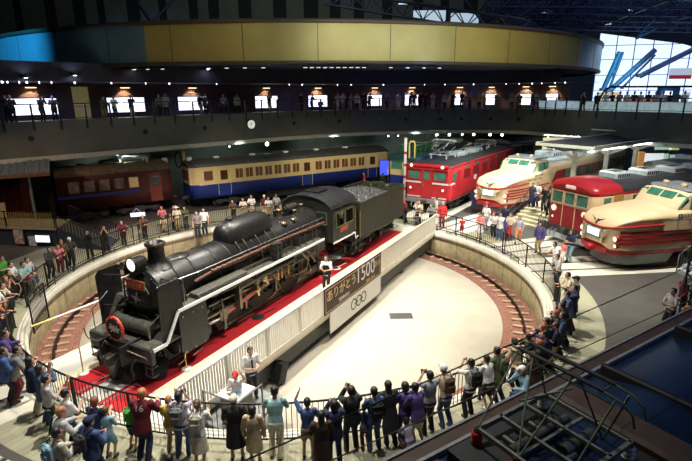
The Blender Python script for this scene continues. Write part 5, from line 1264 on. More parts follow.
t = thing('platform_canopy', 'grey-blue corrugated canopy on a slim post over the far left platform', 'canopy')
w = MB(); A = Vector((-17.3,28.2,4.05)); B0 = Vector((-27,23.2,4.05)); up_ = Vector((-2.6,4.6,.75))
n = 60
for k in range(n):
    p = A+(B0-A)*(k/n); q = A+(B0-A)*((k+1)/n); dz = Vector((0,0,.05 if k % 2 else 0)); w.add([p+dz,q+dz,q+up_+dz,p+up_+dz,p+dz-Vector((0,0,.1)),q+dz-Vector((0,0,.1)),q+up_-Vector((0,0,.1)),p+up_-Vector((0,0,.1))], [(0,1,2,3),(7,6,5,4),(0,4,5,1),(1,5,6,2),(2,6,7,3),(3,7,4,0)])
w.build('roof', mat('canopy_grey_blue', (.13,.16,.19), .6, .2, .15, 3), t)
w = MB(); w.beam(A+Vector((0,0,-.15)), B0+Vector((0,0,-.15)), .12, .2); w.build('fascia', mat('fascia_brown', (.14,.07,.04), .6), t)
w = MB(); w.cyl((-18.6,28.2,1.1),(-18.6,28.2,4.3),.08,n=10); w.beam((-18.6,28.2,3.9),(-19.6,30,4.5),.08); w.build('post', M_grey, t)
# posters and screen on the platform wall
def poster(nm, x, z, w_, h_, mt, lab, cat, fr=True):
    y = 27.5-(x+26)*.124-.03
    t = thing(nm, lab, cat, (x,y-.05,z), math.atan(-.124)); w = MB(); w.box(-w_/2-.03,w_/2+.03,-.0,.05,-.03,h_+.03); w.build('frame', M_grey if fr else M_dkgrey, t)
    w = MB(); w.box(-w_/2,w_/2,-.02,0,0,h_); w.build('sheet', mt, t)
poster('poster', -18.65, .15, .55, .8, mat('poster_picture', (.5,.38,.3), .6, 0, .9, 6), 'picture poster with a dark round motif leaning at the foot of the platform wall', 'poster')
poster('notice_sign', -17.85, .05, .45, .55, mat('notice_pale', (.6,.6,.6), .5, 0, .5, 7), 'small pale notice on the platform wall between the poster and the lit screen', 'sign')
poster('display_screen', -17.2, .3, .85, .38, m_scr, 'white lit screen low on the platform wall', 'screen')
# raised platform with stairs between the trains at right, with butterfly canopy
sa = R(33); so = Vector((11.4,30.05,0)); Ms = Matrix.Translation(so) @ Matrix.Rotation(sa, 4, 'Z')
t = thing('stairs', 'short flight of pale stone steps between the further express and the commuter train', 'stairs', so, sa)
w = MB()
for k in range(6): w.box(k*.36, 2.4, -1.15, 1.15, k*.17, (k+1)*.17)
w.build('steps', mat('step_stone', (.5,.45,.3), .7, 0, .1, 3), t)
for y in (-1.15, 1.15):
    w = MB(); w.tube([(-.1,y,0),(-.1,y,.9),(1.9,y,1.95),(2.6,y,1.95)], .03, 6); w.tube([(-.1,y,.45),(1.9,y,1.5)], .02, 6)
    for k in range(5): w.cyl((.1+k*.45,y,k*.2),(.1+k*.45,y,1.0+k*.24),.02,n=6)
    w.build('handrail', M_dkgrey, t)
w = MB(); w.box(2.42, 22, -1.1, 1.1, 0, 1.0); w.box(2.42, 22, -1.18, 1.18, .98, 1.06, 1)
tag(w.build('platform', [mat('platform_side', (.2,.19,.15), .7), MATS['step_stone']], None, so, sa), 'station platform behind the stone steps between two trains', 'platform')
t = thing('platform_canopy', 'wide dark butterfly canopy with lit white underside over the platform at right', 'canopy', (14.6,32.2,0), R(36.5))
M_can = mat('canopy_top_dark', (.012,.013,.018), .75, 0, .2, 2); M_under = mat('canopy_white', (.6,.62,.55), .5, 0, .05, 2)
w = MB(); x0, x1 = -.4, 12.5
for s in (-1, 1):
    y0, y1 = 0, s*2.0; z0, z1 = 4.65, 5.0
    w.add([(x0,y0,z0),(x1,y0,z0),(x1,y1,z1),(x0,y1,z1),(x0,y0,z0-.1),(x1,y0,z0-.1),(x1,y1,z1-.16),(x0,y1,z1-.16)], [(0,1,2,3),(0,4,5,1),(1,5,6,2),(2,6,7,3),(3,7,4,0)], 0); w.add([(x0,y0,z0-.105),(x1,y0,z0-.105),(x1,y1,z1-.165),(x0,y1,z1-.165)], [(3,2,1,0)], 1)
w.build('roof', [M_can, M_under], t)
w = MB(); 
for s in (-1, 1): w.box(x0,x1,s*2.0-.04,s*2.0+.04,4.78,5.03)
w.box(x0-.05,x0,-2.0,2.0,4.8,5.0); w.build('fascia', mat('fascia_pale', (.42,.42,.33), .6), t)
for x in (1.2, 5.6, 10.2):
    w = MB(); w.box(x-.13,x+.13,-.13,.13,1.06,4.4,bev=.02)
    for s in (-1, 1): w.beam((x,0,3.9),(x,s*1.7,4.75),.14,.2)
    w.build('post', M_under, t)
for y in (-1.2, 1.2):
    w = MB(); w.box(.5,12,y-.06,y+.06,4.52,4.58); w.build('strip_lamp', mat('canopy_lamp', (1,1,1), .4, emit=(.95,1,1), es=8), t)
# white ladder-like trusses above the canopy
for x, y, z, lab in ((12.2,34.4,5.3,'white ladder truss lying over the left end of the dark canopy'),(17.8,38.8,5.35,'white ladder truss over the middle of the dark canopy')):
    t = thing('ladder_truss', lab, 'truss', (x+2.2,y+1.2,z), R(-22)); w = MB()
    for s in (0,.3): w.cyl((0,s,0),(2.4,s,-.1),.05,n=6)
    for k in range(6): w.cyl((k*.45,0,0),(k*.45,.3,0),.04,n=6)
    w.build('rails', M_white, t)
# 307 board and green board
q = G(553, 178, 0)
def board(u, v, D, w_, h_, lab, cols, nm='signboard', txt=None, rz=0):
    c = G(u, v, 0); d = Vector((c.x, c.y, -CH)); s_ = D/d.y; p = Vector((d.x*s_, D, CH+d.z*s_))
    t = thing(nm, lab, 'sign', (p.x,p.y,p.z), rz); w = MB(); w.box(-w_/2,w_/2,0,.12,-h_/2,h_/2); w.build('panel', cols[0], t)
    w = MB(); w.cyl((-w_/2+.1,.15,-p.z+.01),(-w_/2+.1,.15,h_/2),.05,n=6); w.cyl((w_/2-.1,.15,-p.z+.01),(w_/2-.1,.15,h_/2),.05,n=6); w.build('posts', M_grey, t)
    if txt: text_obj('lettering', txt, h_*.45, M_black, t, basis((-.1,-.01,-.1), (1,0,0), (0,0,1)))
    return t
M_bc = mat('board_lit_cream', (.7,.6,.38), .5, emit=(1,.85,.5), es=.25)
t = board(553, 147, 40, 1.7, 1.5, 'cream lit signboard reading 307 with a small red heading above the further express', [M_bc], txt='307')
w = MB(); w.box(-.6,.6,-.02,0,.35,.47); w.build('red_heading', M_red, t)
board(566, 149, 45, 1.1, .9, 'bright green lit board right of the 307 signboard', [mat('board_green', (.1,.4,.02), .5, emit=(.25,.8,.05), es=.3)])
board(540, 147, 47, 1.2, 1.5, 'dark olive board left of the 307 signboard', [mat('board_olive', (.12,.12,.05), .6)])
M_wb = mat('board_lit_white', (.8,.85,.88), .5, emit=(.9,.97,1), es=.7)
board(653, 160, 36, 1.5, .95, 'white lit board beside the canopy post at the right', [M_wb])
board(664, 145, 42, 1.4, .8, 'pale board with a green mark at the upper right', [mat('board_mint', (.5,.75,.6), .5, emit=(.6,.95,.75), es=.45)])
board(675, 145, 42, .85, .85, 'pale yellow lit board at the upper right', [mat('board_yellow', (.7,.65,.25), .5, emit=(1,.95,.4), es=.4)])
board(641, 161, 35, .45, 1.3, 'narrow orange board next to the white lit board', [mat('board_orange', (.6,.25,.06), .5, emit=(1,.45,.12), es=.3)])
for k, u in enumerate((665, 674, 683, 691)):
    board(u, 157+(k % 2), 38, .55, .5, 'small mint-white window-like board in the lower row at the upper right, %s from the left' % ords[k], [mat('board_mint2', (.55,.7,.6), .5, emit=(.7,.95,.85), es=.4)])
w = MB(); w.box(0,12,0,.3,0,6.0); struct(w.build('wall_right', m_slate, None, (15.5,57.5,0), R(-10)))
w = MB(); w.box(0,40,0,.3,0,6.0); struct(w.build('wall_far', m_slate, None, (30,52,0), R(-25)))
# lattice mast at the right edge
t = thing('lattice_mast', 'dark steel lattice mast standing at the right edge', 'mast', (12.95, 16.7, 0), R(20))
w = MB()
for a in (-.24,.24):
    for b in (-.24,.24): w.box(a-.03,a+.03,b-.03,b+.03,0,7.0)
w.build('legs', mat('mast_dark', (.03,.035,.03), .6, .3), t); w = MB()
for k in range(16):
    z = .1+k*.43
    for b in (-.24,.24): w.beam((-.24,b,z),(.24,b,z+.43),.03); w.beam((.24,b,z),(-.24,b,z+.43),.03); w.beam((b,-.24,z),(b,.24,z+.43),.03); w.beam((b,.24,z),(b,-.24,z+.43),.03)
w.build('lacing', MATS['mast_dark'], t)
q = G(676, 276, 0); t = thing('boarding_steps', 'small silver boarding steps with railing beside the nearest express train', 'steps', (q.x+.4,q.y,0), R(15))
w = MB()
for k in range(4): w.box(k*.3,1.5,-.45,.45,k*.2,k*.2+.2)
w.build('steps', M_roofl, t); w = MB()
for y in (-.45,.45):
    w.tube([(0,y,0),(0,y,.9),(1.2,y,1.7),(1.8,y,1.7)],.025,6)
    for k in range(8): w.cyl((k*.17,y,.1+k*.1),(k*.17,y,.95+k*.1),.012,n=5)
w.build('railing', M_grey, t)

# ================================================================ NEAR ELECTRIC LOCOMOTIVE with raised pantograph, below the camera
NA = math.atan2(.538,.843); NO = (0.7, 5.3, 0)
nr = thing('electric_locomotive', 'near electric locomotive roof with brown edge, dark blue panels and raised pantograph at bottom right', 'locomotive', NO, NA)
m_brn = mat('edge_brown', (.055,.03,.02), .5, .1, .3, 4); m_nblue = mat('roof_blue_black', (.012,.03,.08), .35, .5, .25, 1.5)
car = MB(); X0, X1 = -7.0, 13.0
car.prism([(0,.9),(0,3.6),(-2.8,3.6),(-2.8,.9)], X0, X1, ax='x'); car.build('body', m_brn, nr)
w = MB(); w.box(X0-.05,X1,-.2,.06,3.58,3.72,0,bev=.02); w.box(X0-.05,X1,-2.86,-2.5,3.58,3.72,0,bev=.02); w.box(X0,X1,.03,.07,3.62,3.75,1); w.box(X0,X1,-.24,-.19,3.62,3.76,1); w.build('gutter', [m_brn, M_grey], nr)
w = MB(); rings = []
for x in (X0+.1, X1-.05): rings.append([Vector((x, -.22-2.24*k/12, 3.66+.28*math.sin(PI*k/12))) for k in range(13)])
w.loft(rings, closed_ring=False, smooth=True); w.add(rings[0], [tuple(range(13))]); w.build('roof', m_nblue, nr)
for x in (3.9, 6.4, 9.0, 11.5):
    w = MB(); w.box(x,x+.1,-2.45,-.36,3.7,4.0,bev=.03); w.build('roof_rib', M_rubber, nr)
w = MB(); w.box(2.5,3.0,-2.3,-.45,3.8,4.03,bev=.05); w.build('hatch', m_brn, nr)
w = MB(); w.box(-1.2,.2,-2.2,-.5,3.8,4.03,bev=.05); w.build('hatch', m_brn, nr)
# pantograph well and frame; feet placed along local axes
w = MB(); w.box(.45,2.5,-2.35,-.38,3.6,3.9); w.build('pantograph_base_plate', mat('well_black', (.012,.012,.013), .6), nr)
pz = 4.12
m_pg = mat('pantograph_green', (.16,.2,.13), .5, .3, .3, 8); m_pgl = mat('pantograph_pale', (.22,.22,.2), .4, .5, .2, 8)
pgx0, pgx1, pgy0, pgy1 = .9, 2.3, -.08, -1.32
def wl(u, v, z):
    q = G(u, v, z)-Vector(NO); c, s = math.cos(-NA), math.sin(-NA); return Vector((q.x*c-q.y*s, q.x*s+q.y*c, z))
w = MB()
for y in (-.5,-1.72): w.box(.82,2.26,y-.025,y+.025,pz-.03,pz+.03)
for x in (.85,1.3,1.78,2.22): w.box(x-.02,x+.02,-1.74,-.48,pz-.03,pz+.03)
w.box(.82,2.26,-1.12,-1.08,pz-.04,pz)
pf = w.build('pantograph_frame', m_pgl, nr)
for x in (.85,2.22):
    for y in (-.5,-1.12,-1.72):
        if x > 1 and y == -1.12: continue
        w = MB()
        for k in range(3): w.lathe([(.05,.0),(.08,.03),(.05,.06)], (x,y,3.9+k*.06), n=14)
        w.build('insulator', M_red if x < 1 else M_white, nr)
w = MB()
for k in range(9): w.cyl((1.0+k*.13,-.7,4.0),(1.0+k*.13,-.7-.3*(k % 2),4.0),.045,n=8)
w.cyl((.95,-.95,4.05),(2.1,-.95,4.05),.06,n=12); w.cyl((.95,-1.4,4.0),(1.6,-1.4,4.0),.05,n=12); w.cyl((1.5,-1.3,4.02),(2.1,-1.3,4.02),.09,n=12); w.build('springs', mat('spring_dark', (.08,.075,.06), .5, .5, .3, 9), nr)
zt = 5.0
w = MB()
for a, b in (((.85,-.5,pz),(1.64,-.42,zt-.03)),((.85,-1.12,pz),(1.62,-.66,zt-.03)),((.9,-1.12,pz),(1.66,-1.2,zt-.03)),((2.0,-1.5,pz),(1.72,-1.25,zt-.03)),((2.0,-1.5,pz),(1.86,-1.78,zt-.03)),((2.2,-.55,pz),(1.88,-.5,zt-.03)),((.85,-1.7,pz),(1.64,-1.74,zt-.03)),((.85,-.5,pz),(.86,-1.12,pz+.02)),((1.25,-.8,4.56),(2.04,-1.0,4.56))):
    w.cyl(a, b, .014, n=6)
w.build('pantograph_arms', m_pg, nr)
w = MB()
for x in (1.64, 1.88):
    w.tube([(x,-.18,zt-.1),(x,-.28,zt-.01),(x,-.45,zt),(x,-1.6,zt),(x+.01,-1.8,zt-.03),(x+.02,-1.93,zt-.12),(x+.02,-1.97,zt-.26)], .016, 8); w.box(x-.03,x+.03,-1.6,-.42,zt+.0,zt+.025,1)
for y in (-.45,-.8,-1.2,-1.55): w.cyl((1.64,y,zt-.04),(1.88,y,zt-.04),.012,n=6)
w.tube([(1.64,-.3,zt-.08),(1.64,-1.7,zt-.1)], .012, 6)
w.build('pantograph_shoe', [m_pg, M_dkgrey], nr)
for x in (1.0, 9.5):
    w = MB()
    for s in (0,-2.8): w.box(x-1.4,x+1.4,s-.08,s+.06,.4,.7,bev=.05)
    for dx in (-1,1): w.cyl((x+dx,-.75,.45),(x+dx,-.88,.45),.45,n=20); w.cyl((x+dx,-2.05,.45),(x+dx,-1.92,.45),.45,n=20)
    w.build('bogie', M_dkgrey, nr)
for k in range(5):
    w = MB(); w.box(-5.5+k*3.6,-4.4+k*3.6,-.0,.02,2.3,3.0); w.build('window', M_tgl, nr)
# overhead wires
def wire(nm, u0, v0, z0, u1, v1, z1, lab, mt, r=.011):
    a, b = G(u0, v0, z0), G(u1, v1, z1); d = b-a; a2 = a-d*.9; b2 = b+d*.35
    pts = [a2+(b2-a2)*(k/24)+Vector((0,0,-.0)) for k in range(25)]
    w = MB(); w.tube(pts, r, 6); tag(w.build(nm, mt), lab, 'wire')
wire('contact_wire', 399, 430, 5.06, 665, 311, 5.06, 'lower overhead wire crossing the near pantograph', mat('wire_bronze', (.2,.13,.05), .5, .5), .0065)
wire('messenger_wire', 340, 419, 5.9, 679, 271, 5.9, 'upper overhead wire above the near electric locomotive', mat('wire_olive', (.12,.13,.06), .5, .4), .0065)
# ================================================================ PEOPLE (model faces +x, feet on z=0, height 1.7)
def limb(w, pts, rad, n=10):
    pts = [Vector(p) for p in pts]
    # subdivide
    P_, R_ = [pts[0]], [rad[0]]
    for i in range(len(pts)-1):
        for k in range(1, 4): t = k/3; P_.append(pts[i].lerp(pts[i+1], t)); R_.append(rad[i]*(1-t)+rad[i+1]*t)
    w.tube(P_, R_, n); w.ball(pts[0], rad[0], n=10); w.ball(pts[-1], rad[-1], n=10)
    for p, r in list(zip(pts, rad))[1:-1]: w.ball(p, r, n=10)
def solid(w, name, vox, mats, smooth_it=4):
    me = w.mesh(name, mats); o = bpy.data.objects.new('tmp', me); C.objects.link(o)
    m = o.modifiers.new('r', 'REMESH'); m.mode = 'VOXEL'; m.voxel_size = vox; m.use_smooth_shade = True
    if smooth_it:
        s = o.modifiers.new('s', 'SMOOTH'); s.factor = .5; s.iterations = smooth_it
    dg = bpy.context.evaluated_depsgraph_get(); dg.update()
    r = bpy.data.meshes.new_from_object(o.evaluated_get(dg)); r.name = name
    bpy.data.objects.remove(o); r.materials.clear()
    for k in (mats if isinstance(mats, list) else [mats]): r.materials.append(k)
    r.polygons.foreach_set('use_smooth', [True]*len(r.polygons))
    return r
M_skin = mat('skin', (.62,.36,.24), .55, 0, .06, 8); M_eye = mat('eye_dark', (.015,.01,.01), .3); M_lip = mat('lip', (.4,.15,.12), .5); M_shoe = mat('shoe_dark', (.03,.028,.028), .5)
# joint tables: each pose gives hip lift, lean, hands, feet
def arm_pts(sh, hand, s, bend=(0,0,-1)):
    # two-bone reach from shoulder to hand, upper .29 fore .26
    d = hand-sh; L = min(d.length, .54); dn = d.normalized(); hand = sh+dn*L
    a = (.29**2-.26**2+L*L)/(2*L); h = math.sqrt(max(0, .29**2-a*a))
    b = Vector(bend)+Vector((0,.5*s,0)); b = (b-dn*b.dot(dn)).normalized()
    return sh, sh+dn*a+b*h, hand
def leg_pts(hp, foot, fwd=(1,0,0)):
    ank = foot+Vector((-.02,0,.09)); d = ank-hp; L = min(d.length, .80); dn = d.normalized(); ank2 = hp+dn*L
    a = (.42**2-.40**2+L*L)/(2*L); h = math.sqrt(max(0, .42**2-a*a)); b = Vector(fwd); b = (b-dn*b.dot(dn)).normalized()
    return hp, hp+dn*a+b*h, ank2
POSES = {
 'stand': dict(hip=.88, lean=.0, hands=[(.03,.26,.80),(.05,-.26,.80)], feet=[(0,.1,0),(.03,-.1,0)]),
 'photo': dict(hip=.88, lean=.03, hands=[(.27,.07,1.50),(.27,-.07,1.50)], feet=[(-.02,.13,0),(.03,-.11,0)]),
 'lean':  dict(hip=.86, lean=.22, hands=[(.47,.17,1.12),(.47,-.15,1.12)], feet=[(-.05,.1,0),(-.12,-.1,0)]),
 'raise': dict(hip=.88, lean=.04, hands=[(.22,.2,1.80),(.3,-.12,1.25)], feet=[(0,.12,0),(.03,-.1,0)]),
 'walk':  dict(hip=.87, lean=.06, hands=[(.25,.24,.9),(-.18,-.25,.86)], feet=[(-.28,.09,.04),(.27,-.09,0)]),
 'hold':  dict(hip=.88, lean=.05, hands=[(.3,.08,1.12),(.3,-.08,1.14)], feet=[(0,.11,0),(.02,-.12,0)]),
 'crouch':dict(hip=.42, lean=.35, hands=[(.42,.14,.68),(.40,-.14,.72)], feet=[(.12,.14,0),(-.08,-.12,0)]),
 'sit':   dict(hip=.12, lean=-.05, hands=[(.30,.22,.42),(-.2,-.28,.14)], feet=[(.80,.12,0),(.70,-.16,0)]),
}
PM = {}
def make_pose(nm):
    p = POSES[nm]; hip = Vector((0 if nm != 'crouch' else -.14, 0, p['hip'])); ln = p['lean']
    up = Vector((math.sin(ln), 0, math.cos(ln))); fw = Vector((math.cos(ln), 0, -math.sin(ln)))
    chest = hip+up*.36; neck = hip+up*.54; head = neck+Vector((.03+.1*ln,0,.165)); head += up*.0
    sh = [neck+Vector((0, s*.175, -.045)) for s in (1, -1)]
    hp = [hip+Vector((0, s*.085, -.01)) for s in (1, -1)]
    arms = [arm_pts(sh[i], Vector(p['hands'][i]), (1,-1)[i]) for i in (0, 1)]
    legs = [leg_pts(hp[i], Vector(p['feet'][i]), (1,0,.25) if nm in ('sit',) else (1,0,0)) for i in (0, 1)]
    def torso(w, g, z0=0.0, top=True):
        rings = []
        for t, hw, hd, o in ((-.10,.15,.10,0),(-.02,.165,.115,-.005),(.08,.155,.105,0),(.18,.14,.095,.005),(.30,.165,.11,.005),(.42,.175,.11,.0),(.49,.15,.085,-.005),(.53,.07,.06,.0)):
            if t < z0: continue
            c = hip+up*t+fw*o; rings.append([c+Vector((0,1,0))*(hw+g)*math.cos(2*PI*k/16)+fw*(hd+g)*math.sin(2*PI*k/16) for k in range(16)])
        w.loft(rings)
    # ---- body: one continuous surface
    w = MB(); torso(w, -.012)
    w.tube([neck-up*.06, neck, head-Vector((.015,0,.05))], [.062,.05,.052], 12)
    hr = [(-.118,.035,.045,.04),(-.105,.045,.058,.035),(-.08,.056,.072,.026),(-.045,.066,.084,.014),(0,.074,.093,.004),(.04,.076,.097,-.002),(.08,.068,.088,-.006),(.108,.045,.06,-.008),(.12,.015,.02,-.008)]
    rings = []
    for z, hw, hd, o in hr: rings.append([head+Vector((o+hd*math.cos(2*PI*k/18), hw*math.sin(2*PI*k/18), z)) for k in range(18)])
    w.loft(rings)
    w.tube([head+Vector((.088,0,.02)), head+Vector((.112,0,-.022)), head+Vector((.085,0,-.04))], [.009,.017,.012], 8)   # nose
    w.ball(head+Vector((.083,0,-.068)), .012, .022, .008, 8); w.ball(head+Vector((.07,0,-.1)), .025, .03, .02, 8)
    for s in (-1, 1): w.ball(head+Vector((-.005, s*.078, -.01)), .022, .012, .032, 10); w.ball(head+Vector((.075, s*.03, .028)), .02, .022, .008, 8)
    for i, (a, b, c) in enumerate(arms):
        s = (1,-1)[i]; limb(w, (a, b, c), (.047,.038,.026))
        d = (c-b).normalized(); side = Vector((0,1,0)) if abs(d.y) < .8 else Vector((1,0,0)); n_ = d.cross(side).normalized(); side = n_.cross(d).normalized()
        if nm in ('photo','hold','raise'): side, n_ = n_, -side
        pal = c+d*.05
        Rm = Matrix((side, n_, d)).transposed()
        w.ball(pal, .038, .017, .052, 12, 0, Rm)
        curl = {'stand':.5,'walk':.6,'photo':1.1,'hold':1.1,'raise':.9,'lean':.7,'crouch':.6,'sit':.3}[nm]
        for k, fl in enumerate((.062,.072,.067,.052)):
            base = c+d*.088+side*(-.027+.018*k); f1 = base+d*fl*.5*math.cos(curl*.4)-n_*fl*.5*math.sin(curl*.4)*s; f2 = f1+d*fl*.5*math.cos(curl)-n_*fl*.5*math.sin(curl)*s
            w.tube([c+d*.05+side*(-.02+.013*k), base, f1, f2], [.009,.0095,.0088,.0075], 6); w.ball(f2, .0078, n=6)
        th0 = c+d*.03-side*.03; th1 = th0+d*.032-side*.028-n_*.01*s; th2 = th1+d*.03-side*.006-n_*.012*s
        w.tube([c+d*.02, th0, th1, th2], [.012,.0115,.0105,.008], 6); w.ball(th2, .0085, n=6)
    for i, (a, b, c) in enumerate(legs):
        limb(w, (a, b, c), (.082,.052,.037)); 
        ft = Vector(p['feet'][i]); h0 = Vector((c.x, c.y, c.z)); toe = Vector((c.x+.17, c.y, max(.035, c.z-.055)))
        w.tube([h0+Vector((-.05,0,-.045)), h0+Vector((.02,0,-.035)), toe-Vector((.03,0,0)), toe], [.036,.045,.04,.022], 10)
        w.ball(h0+Vector((-.045,0,-.05)), .036, .034, .032)
    body = solid(w, 'person_'+nm, .0105, [M_skin, M_shoe, M_eye, M_lip], 3)
    ank = [l[2] for l in legs]
    mi = []
    for f in body.polygons:
        q = f.center; m = 0
        for a in ank:
            if abs(q.y-a.y) < .07 and -.12 < q.x-a.x < .24 and q.z < a.z+.01: m = 1
        r = q-head
        if r.x > .04:
            for s in (-1, 1):
                if abs(r.y-s*.031) < .014 and abs(r.z-.008) < .008: m = 2
                if abs(r.y-s*.031) < .018 and abs(r.z-.034) < .005: m = 2
            if abs(r.y) < .024 and abs(r.z+.068) < .008: m = 3
        mi.append(m)
    body.polygons.foreach_set('material_index', mi)
    # ---- tops
    tops = {}
    for tn, g, sl, low in (('tee',.012,.55,-.08),('jacket',.026,1.0,-.14),('coat',.03,1.0,-.45)):
        w = MB(); rings = []
        torso(w, g)
        if nm not in ('sit',):
            rings = [[hip+up*t+Vector((0,(hw+g)*math.cos(2*PI*k/16),0))+fw*(hd+g)*math.sin(2*PI*k/16) for k in range(16)] for t, hw, hd in (((low if low > -.3 or nm != 'crouch' else -.14),.17+(.03 if low < -.3 else 0),.12+(.03 if low < -.3 else 0)),(0,.165,.115),(.1,.155,.105))]
            w.loft(rings)
        w.ball(neck-up*.03, .075+g, .085+g, .04+g)
        for i, (a, b, c) in enumerate(arms):
            w.ball(a, .062+g, n=10)
            if sl < 1: limb(w, (a, a.lerp(b, .8)), (.056+g, .05+g))
            else: limb(w, (a, b, b.lerp(c, .93)), (.054+g,.046+g*.8,.034+g*.7))
        tops[tn] = solid(w, 'top_'+tn, .0125, [M_skin], 3)
    legsm = {}
    for tn, g, en in (('trousers',.014,1.0),('shorts',.02,.5),('skirt',.02,0)):
        w = MB(); c = hip
        w.ball(hip+up*.0, .125+g, .168+g, .115); 
        if en > 0:
            for i, (a, b, cc) in enumerate(legs):
                if en == 1: limb(w, (a, b, b.lerp(cc, 1.02)), (.085+g,.06+g,.05+g))
                else: limb(w, (a, a.lerp(b, .95)), (.088+g,.07+g))
        else:
            if nm in ('sit','crouch'):
                for i, (a, b, cc) in enumerate(legs): limb(w, (a, b), (.09+g,.075+g))
            else: w.loft([[hip+Vector((hd*math.sin(2*PI*k/18), hw*math.cos(2*PI*k/18), -z)) for k in range(18)] for z, hw, hd in ((0,.17,.13),(.25,.2,.17),(.42,.22,.2))])
        legsm[tn] = solid(w, 'bottom_'+tn, .0135, [M_skin], 3)
    PM[nm] = dict(body=body, tops=tops, legs=legsm, head=head, neck=neck, up=up, fw=fw, hands=[a[2] for a in arms], chest=chest, hip=hip)
for k in POSES: make_pose(k)
# hair pieces in head coordinates
def hair_mesh(kind):
    w = MB()
    if kind == 'short': w.ball((-.012,0,.038),.105,.088,.095,18); w.ball((-.035,0,-.01),.08,.08,.08,16)
    if kind == 'long':
        w.ball((-.012,0,.04),.108,.092,.096,18); w.ball((-.045,0,-.05),.07,.082,.12,16); w.tube([(-.05,0,-.02),(-.085,0,-.16),(-.09,0,-.3)],[.075,.065,.03],12)
    if kind == 'bob': w.ball((-.015,0,.035),.11,.098,.1,18); w.ball((-.04,0,-.04),.085,.096,.1,16)
    if kind == 'bun': w.ball((-.012,0,.038),.105,.088,.095,18); w.ball((-.035,0,-.01),.08,.08,.08,16); w.ball((-.12,0,.05),.045,.045,.045,12)
    if kind == 'cap': w.ball((-.01,0,.05),.112,.094,.085,18); w.tube([(.06,0,.055),(.13,0,.05),(.17,0,.04)],[.05,.045,.03],12)
    if kind == 'hat': w.ball((-.005,0,.06),.11,.095,.09,18); w.lathe([(.0,.0),(.19,-.005),(.195,.005),(.0,.02)],(-.005,0,.04),'z',24)
    me = w.mesh('hair_'+kind, [M_skin])
    if kind not in ('cap','hat'):
        import bmesh
        # keep the face clear
        bm = bmesh.new(); bm.from_mesh(me)
        for v in list(bm.verts):
            if v.co.x > .045 and v.co.z < .055: bm.verts.remove(v)
        bm.to_mesh(me); bm.free()
    return me
HM = {k: hair_mesh(k) for k in ('short','long','bob','bun','cap','hat')}
COL = {'black':(.012,.012,.013),'white':(.72,.72,.7),'navy':(.015,.02,.07),'blue':(.05,.1,.28),'light-blue':(.3,.5,.62),'teal':(.26,.46,.46),'grey':(.2,.2,.2),'light-grey':(.48,.48,.47),'dark-grey':(.05,.05,.052),'beige':(.5,.4,.25),'cream':(.65,.58,.42),'khaki':(.3,.22,.1),'brown':(.12,.06,.03),'red':(.55,.03,.03),'maroon':(.13,.01,.02),'pink':(.7,.2,.22),'purple':(.08,.055,.2),'lavender':(.45,.42,.55),'green':(.1,.42,.05),'olive':(.1,.12,.05),'denim':(.05,.09,.2),'orange':(.7,.22,.04),'yellow':(.7,.5,.1),'plaid-grey':(.25,.26,.3),'dark-brown':(.05,.025,.018),'auburn':(.2,.07,.03),'ginger':(.42,.17,.07),'pale':(.6,.55,.45)}
def cm(c): return mat('cloth_'+c.replace('-','_'), COL[c], .85, 0, .22, 9, .25)
def hm_(c): return mat('hair_'+c.replace('-','_'), COL[c], .5, 0, .3, 20, .2)
PCOUNT = [0]
USED = {}
def person(x, y, rz, pose, lab, top='tee', tc='white', leg='trousers', lc='navy', hair='short', hc='black', h=1.7, z=0.0, shoe=None, group=None, flip=False, lookz=0, bulk=1.0):
    m = PM[pose]; s = h/1.7
    root = obj('person', m['body'], None, (x, y, z), rz); tag(root, lab, 'person', group); root.scale = (s*bulk, (-s if flip else s)*bulk, s)
    USED[lab] = USED.get(lab, 0)+1
    t = obj('top', m['tops'][top], root); t.material_slots[0].link = 'OBJECT'; t.material_slots[0].material = cm(tc)
    l = obj({'trousers':'trousers','shorts':'shorts','skirt':'skirt'}[leg], m['legs'][leg], root); l.material_slots[0].link = 'OBJECT'; l.material_slots[0].material = cm(lc)
    if hair:
        hh = obj('cap' if hair in ('cap','hat') else 'hair', HM[hair], root, m['head']); hh.material_slots[0].link = 'OBJECT'; hh.material_slots[0].material = (cm if hair in ('cap','hat') else hm_)(hc)
        hh.scale = (1.03,1.03,1.03)
        if hair in ('cap','hat'):
            h2 = obj('hair', HM['short'], root, m['head']); h2.scale = (.97,.97,.9); h2.material_slots[0].link = 'OBJECT'; h2.material_slots[0].material = hm_('black')
    if shoe: root.material_slots[1].link = 'OBJECT'; root.material_slots[1].material = cm(shoe)
    root['_p'] = pose
    PCOUNT[0] += 1
    return root
def at_person(root, loc):
    m = Matrix.LocRotScale(root.location, root.rotation_euler, root.scale); return m @ Vector(loc)
def backpack(root, col, lab, big=1.0):
    m = PM[root['_p']]; c = m['chest']-m['fw']*.2; t = thing('backpack', lab, 'backpack', at_person(root, c), root.rotation_euler[2])
    w = MB(); w.box(-.09*big, .07, -.15, .15, -.23*big, .2, bev=.06); w.build('pack', cm(col), t)
    w = MB(); w.box(-.13*big, -.08*big, -.11, .11, -.18*big, .02, bev=.025); w.build('pocket', cm(col), t)
    w = MB()
    for s in (-1, 1): w.tube([(.05,s*.1,.17),(.14,s*.11,.24),(.27,s*.11,.16),(.31,s*.12,.0),(.2,s*.13,-.14),(.06,s*.12,-.2)], .014, 6)
    w.build('strap', M_rubber, t); sc_ = root.scale.z; t.scale = (sc_, sc_, sc_)
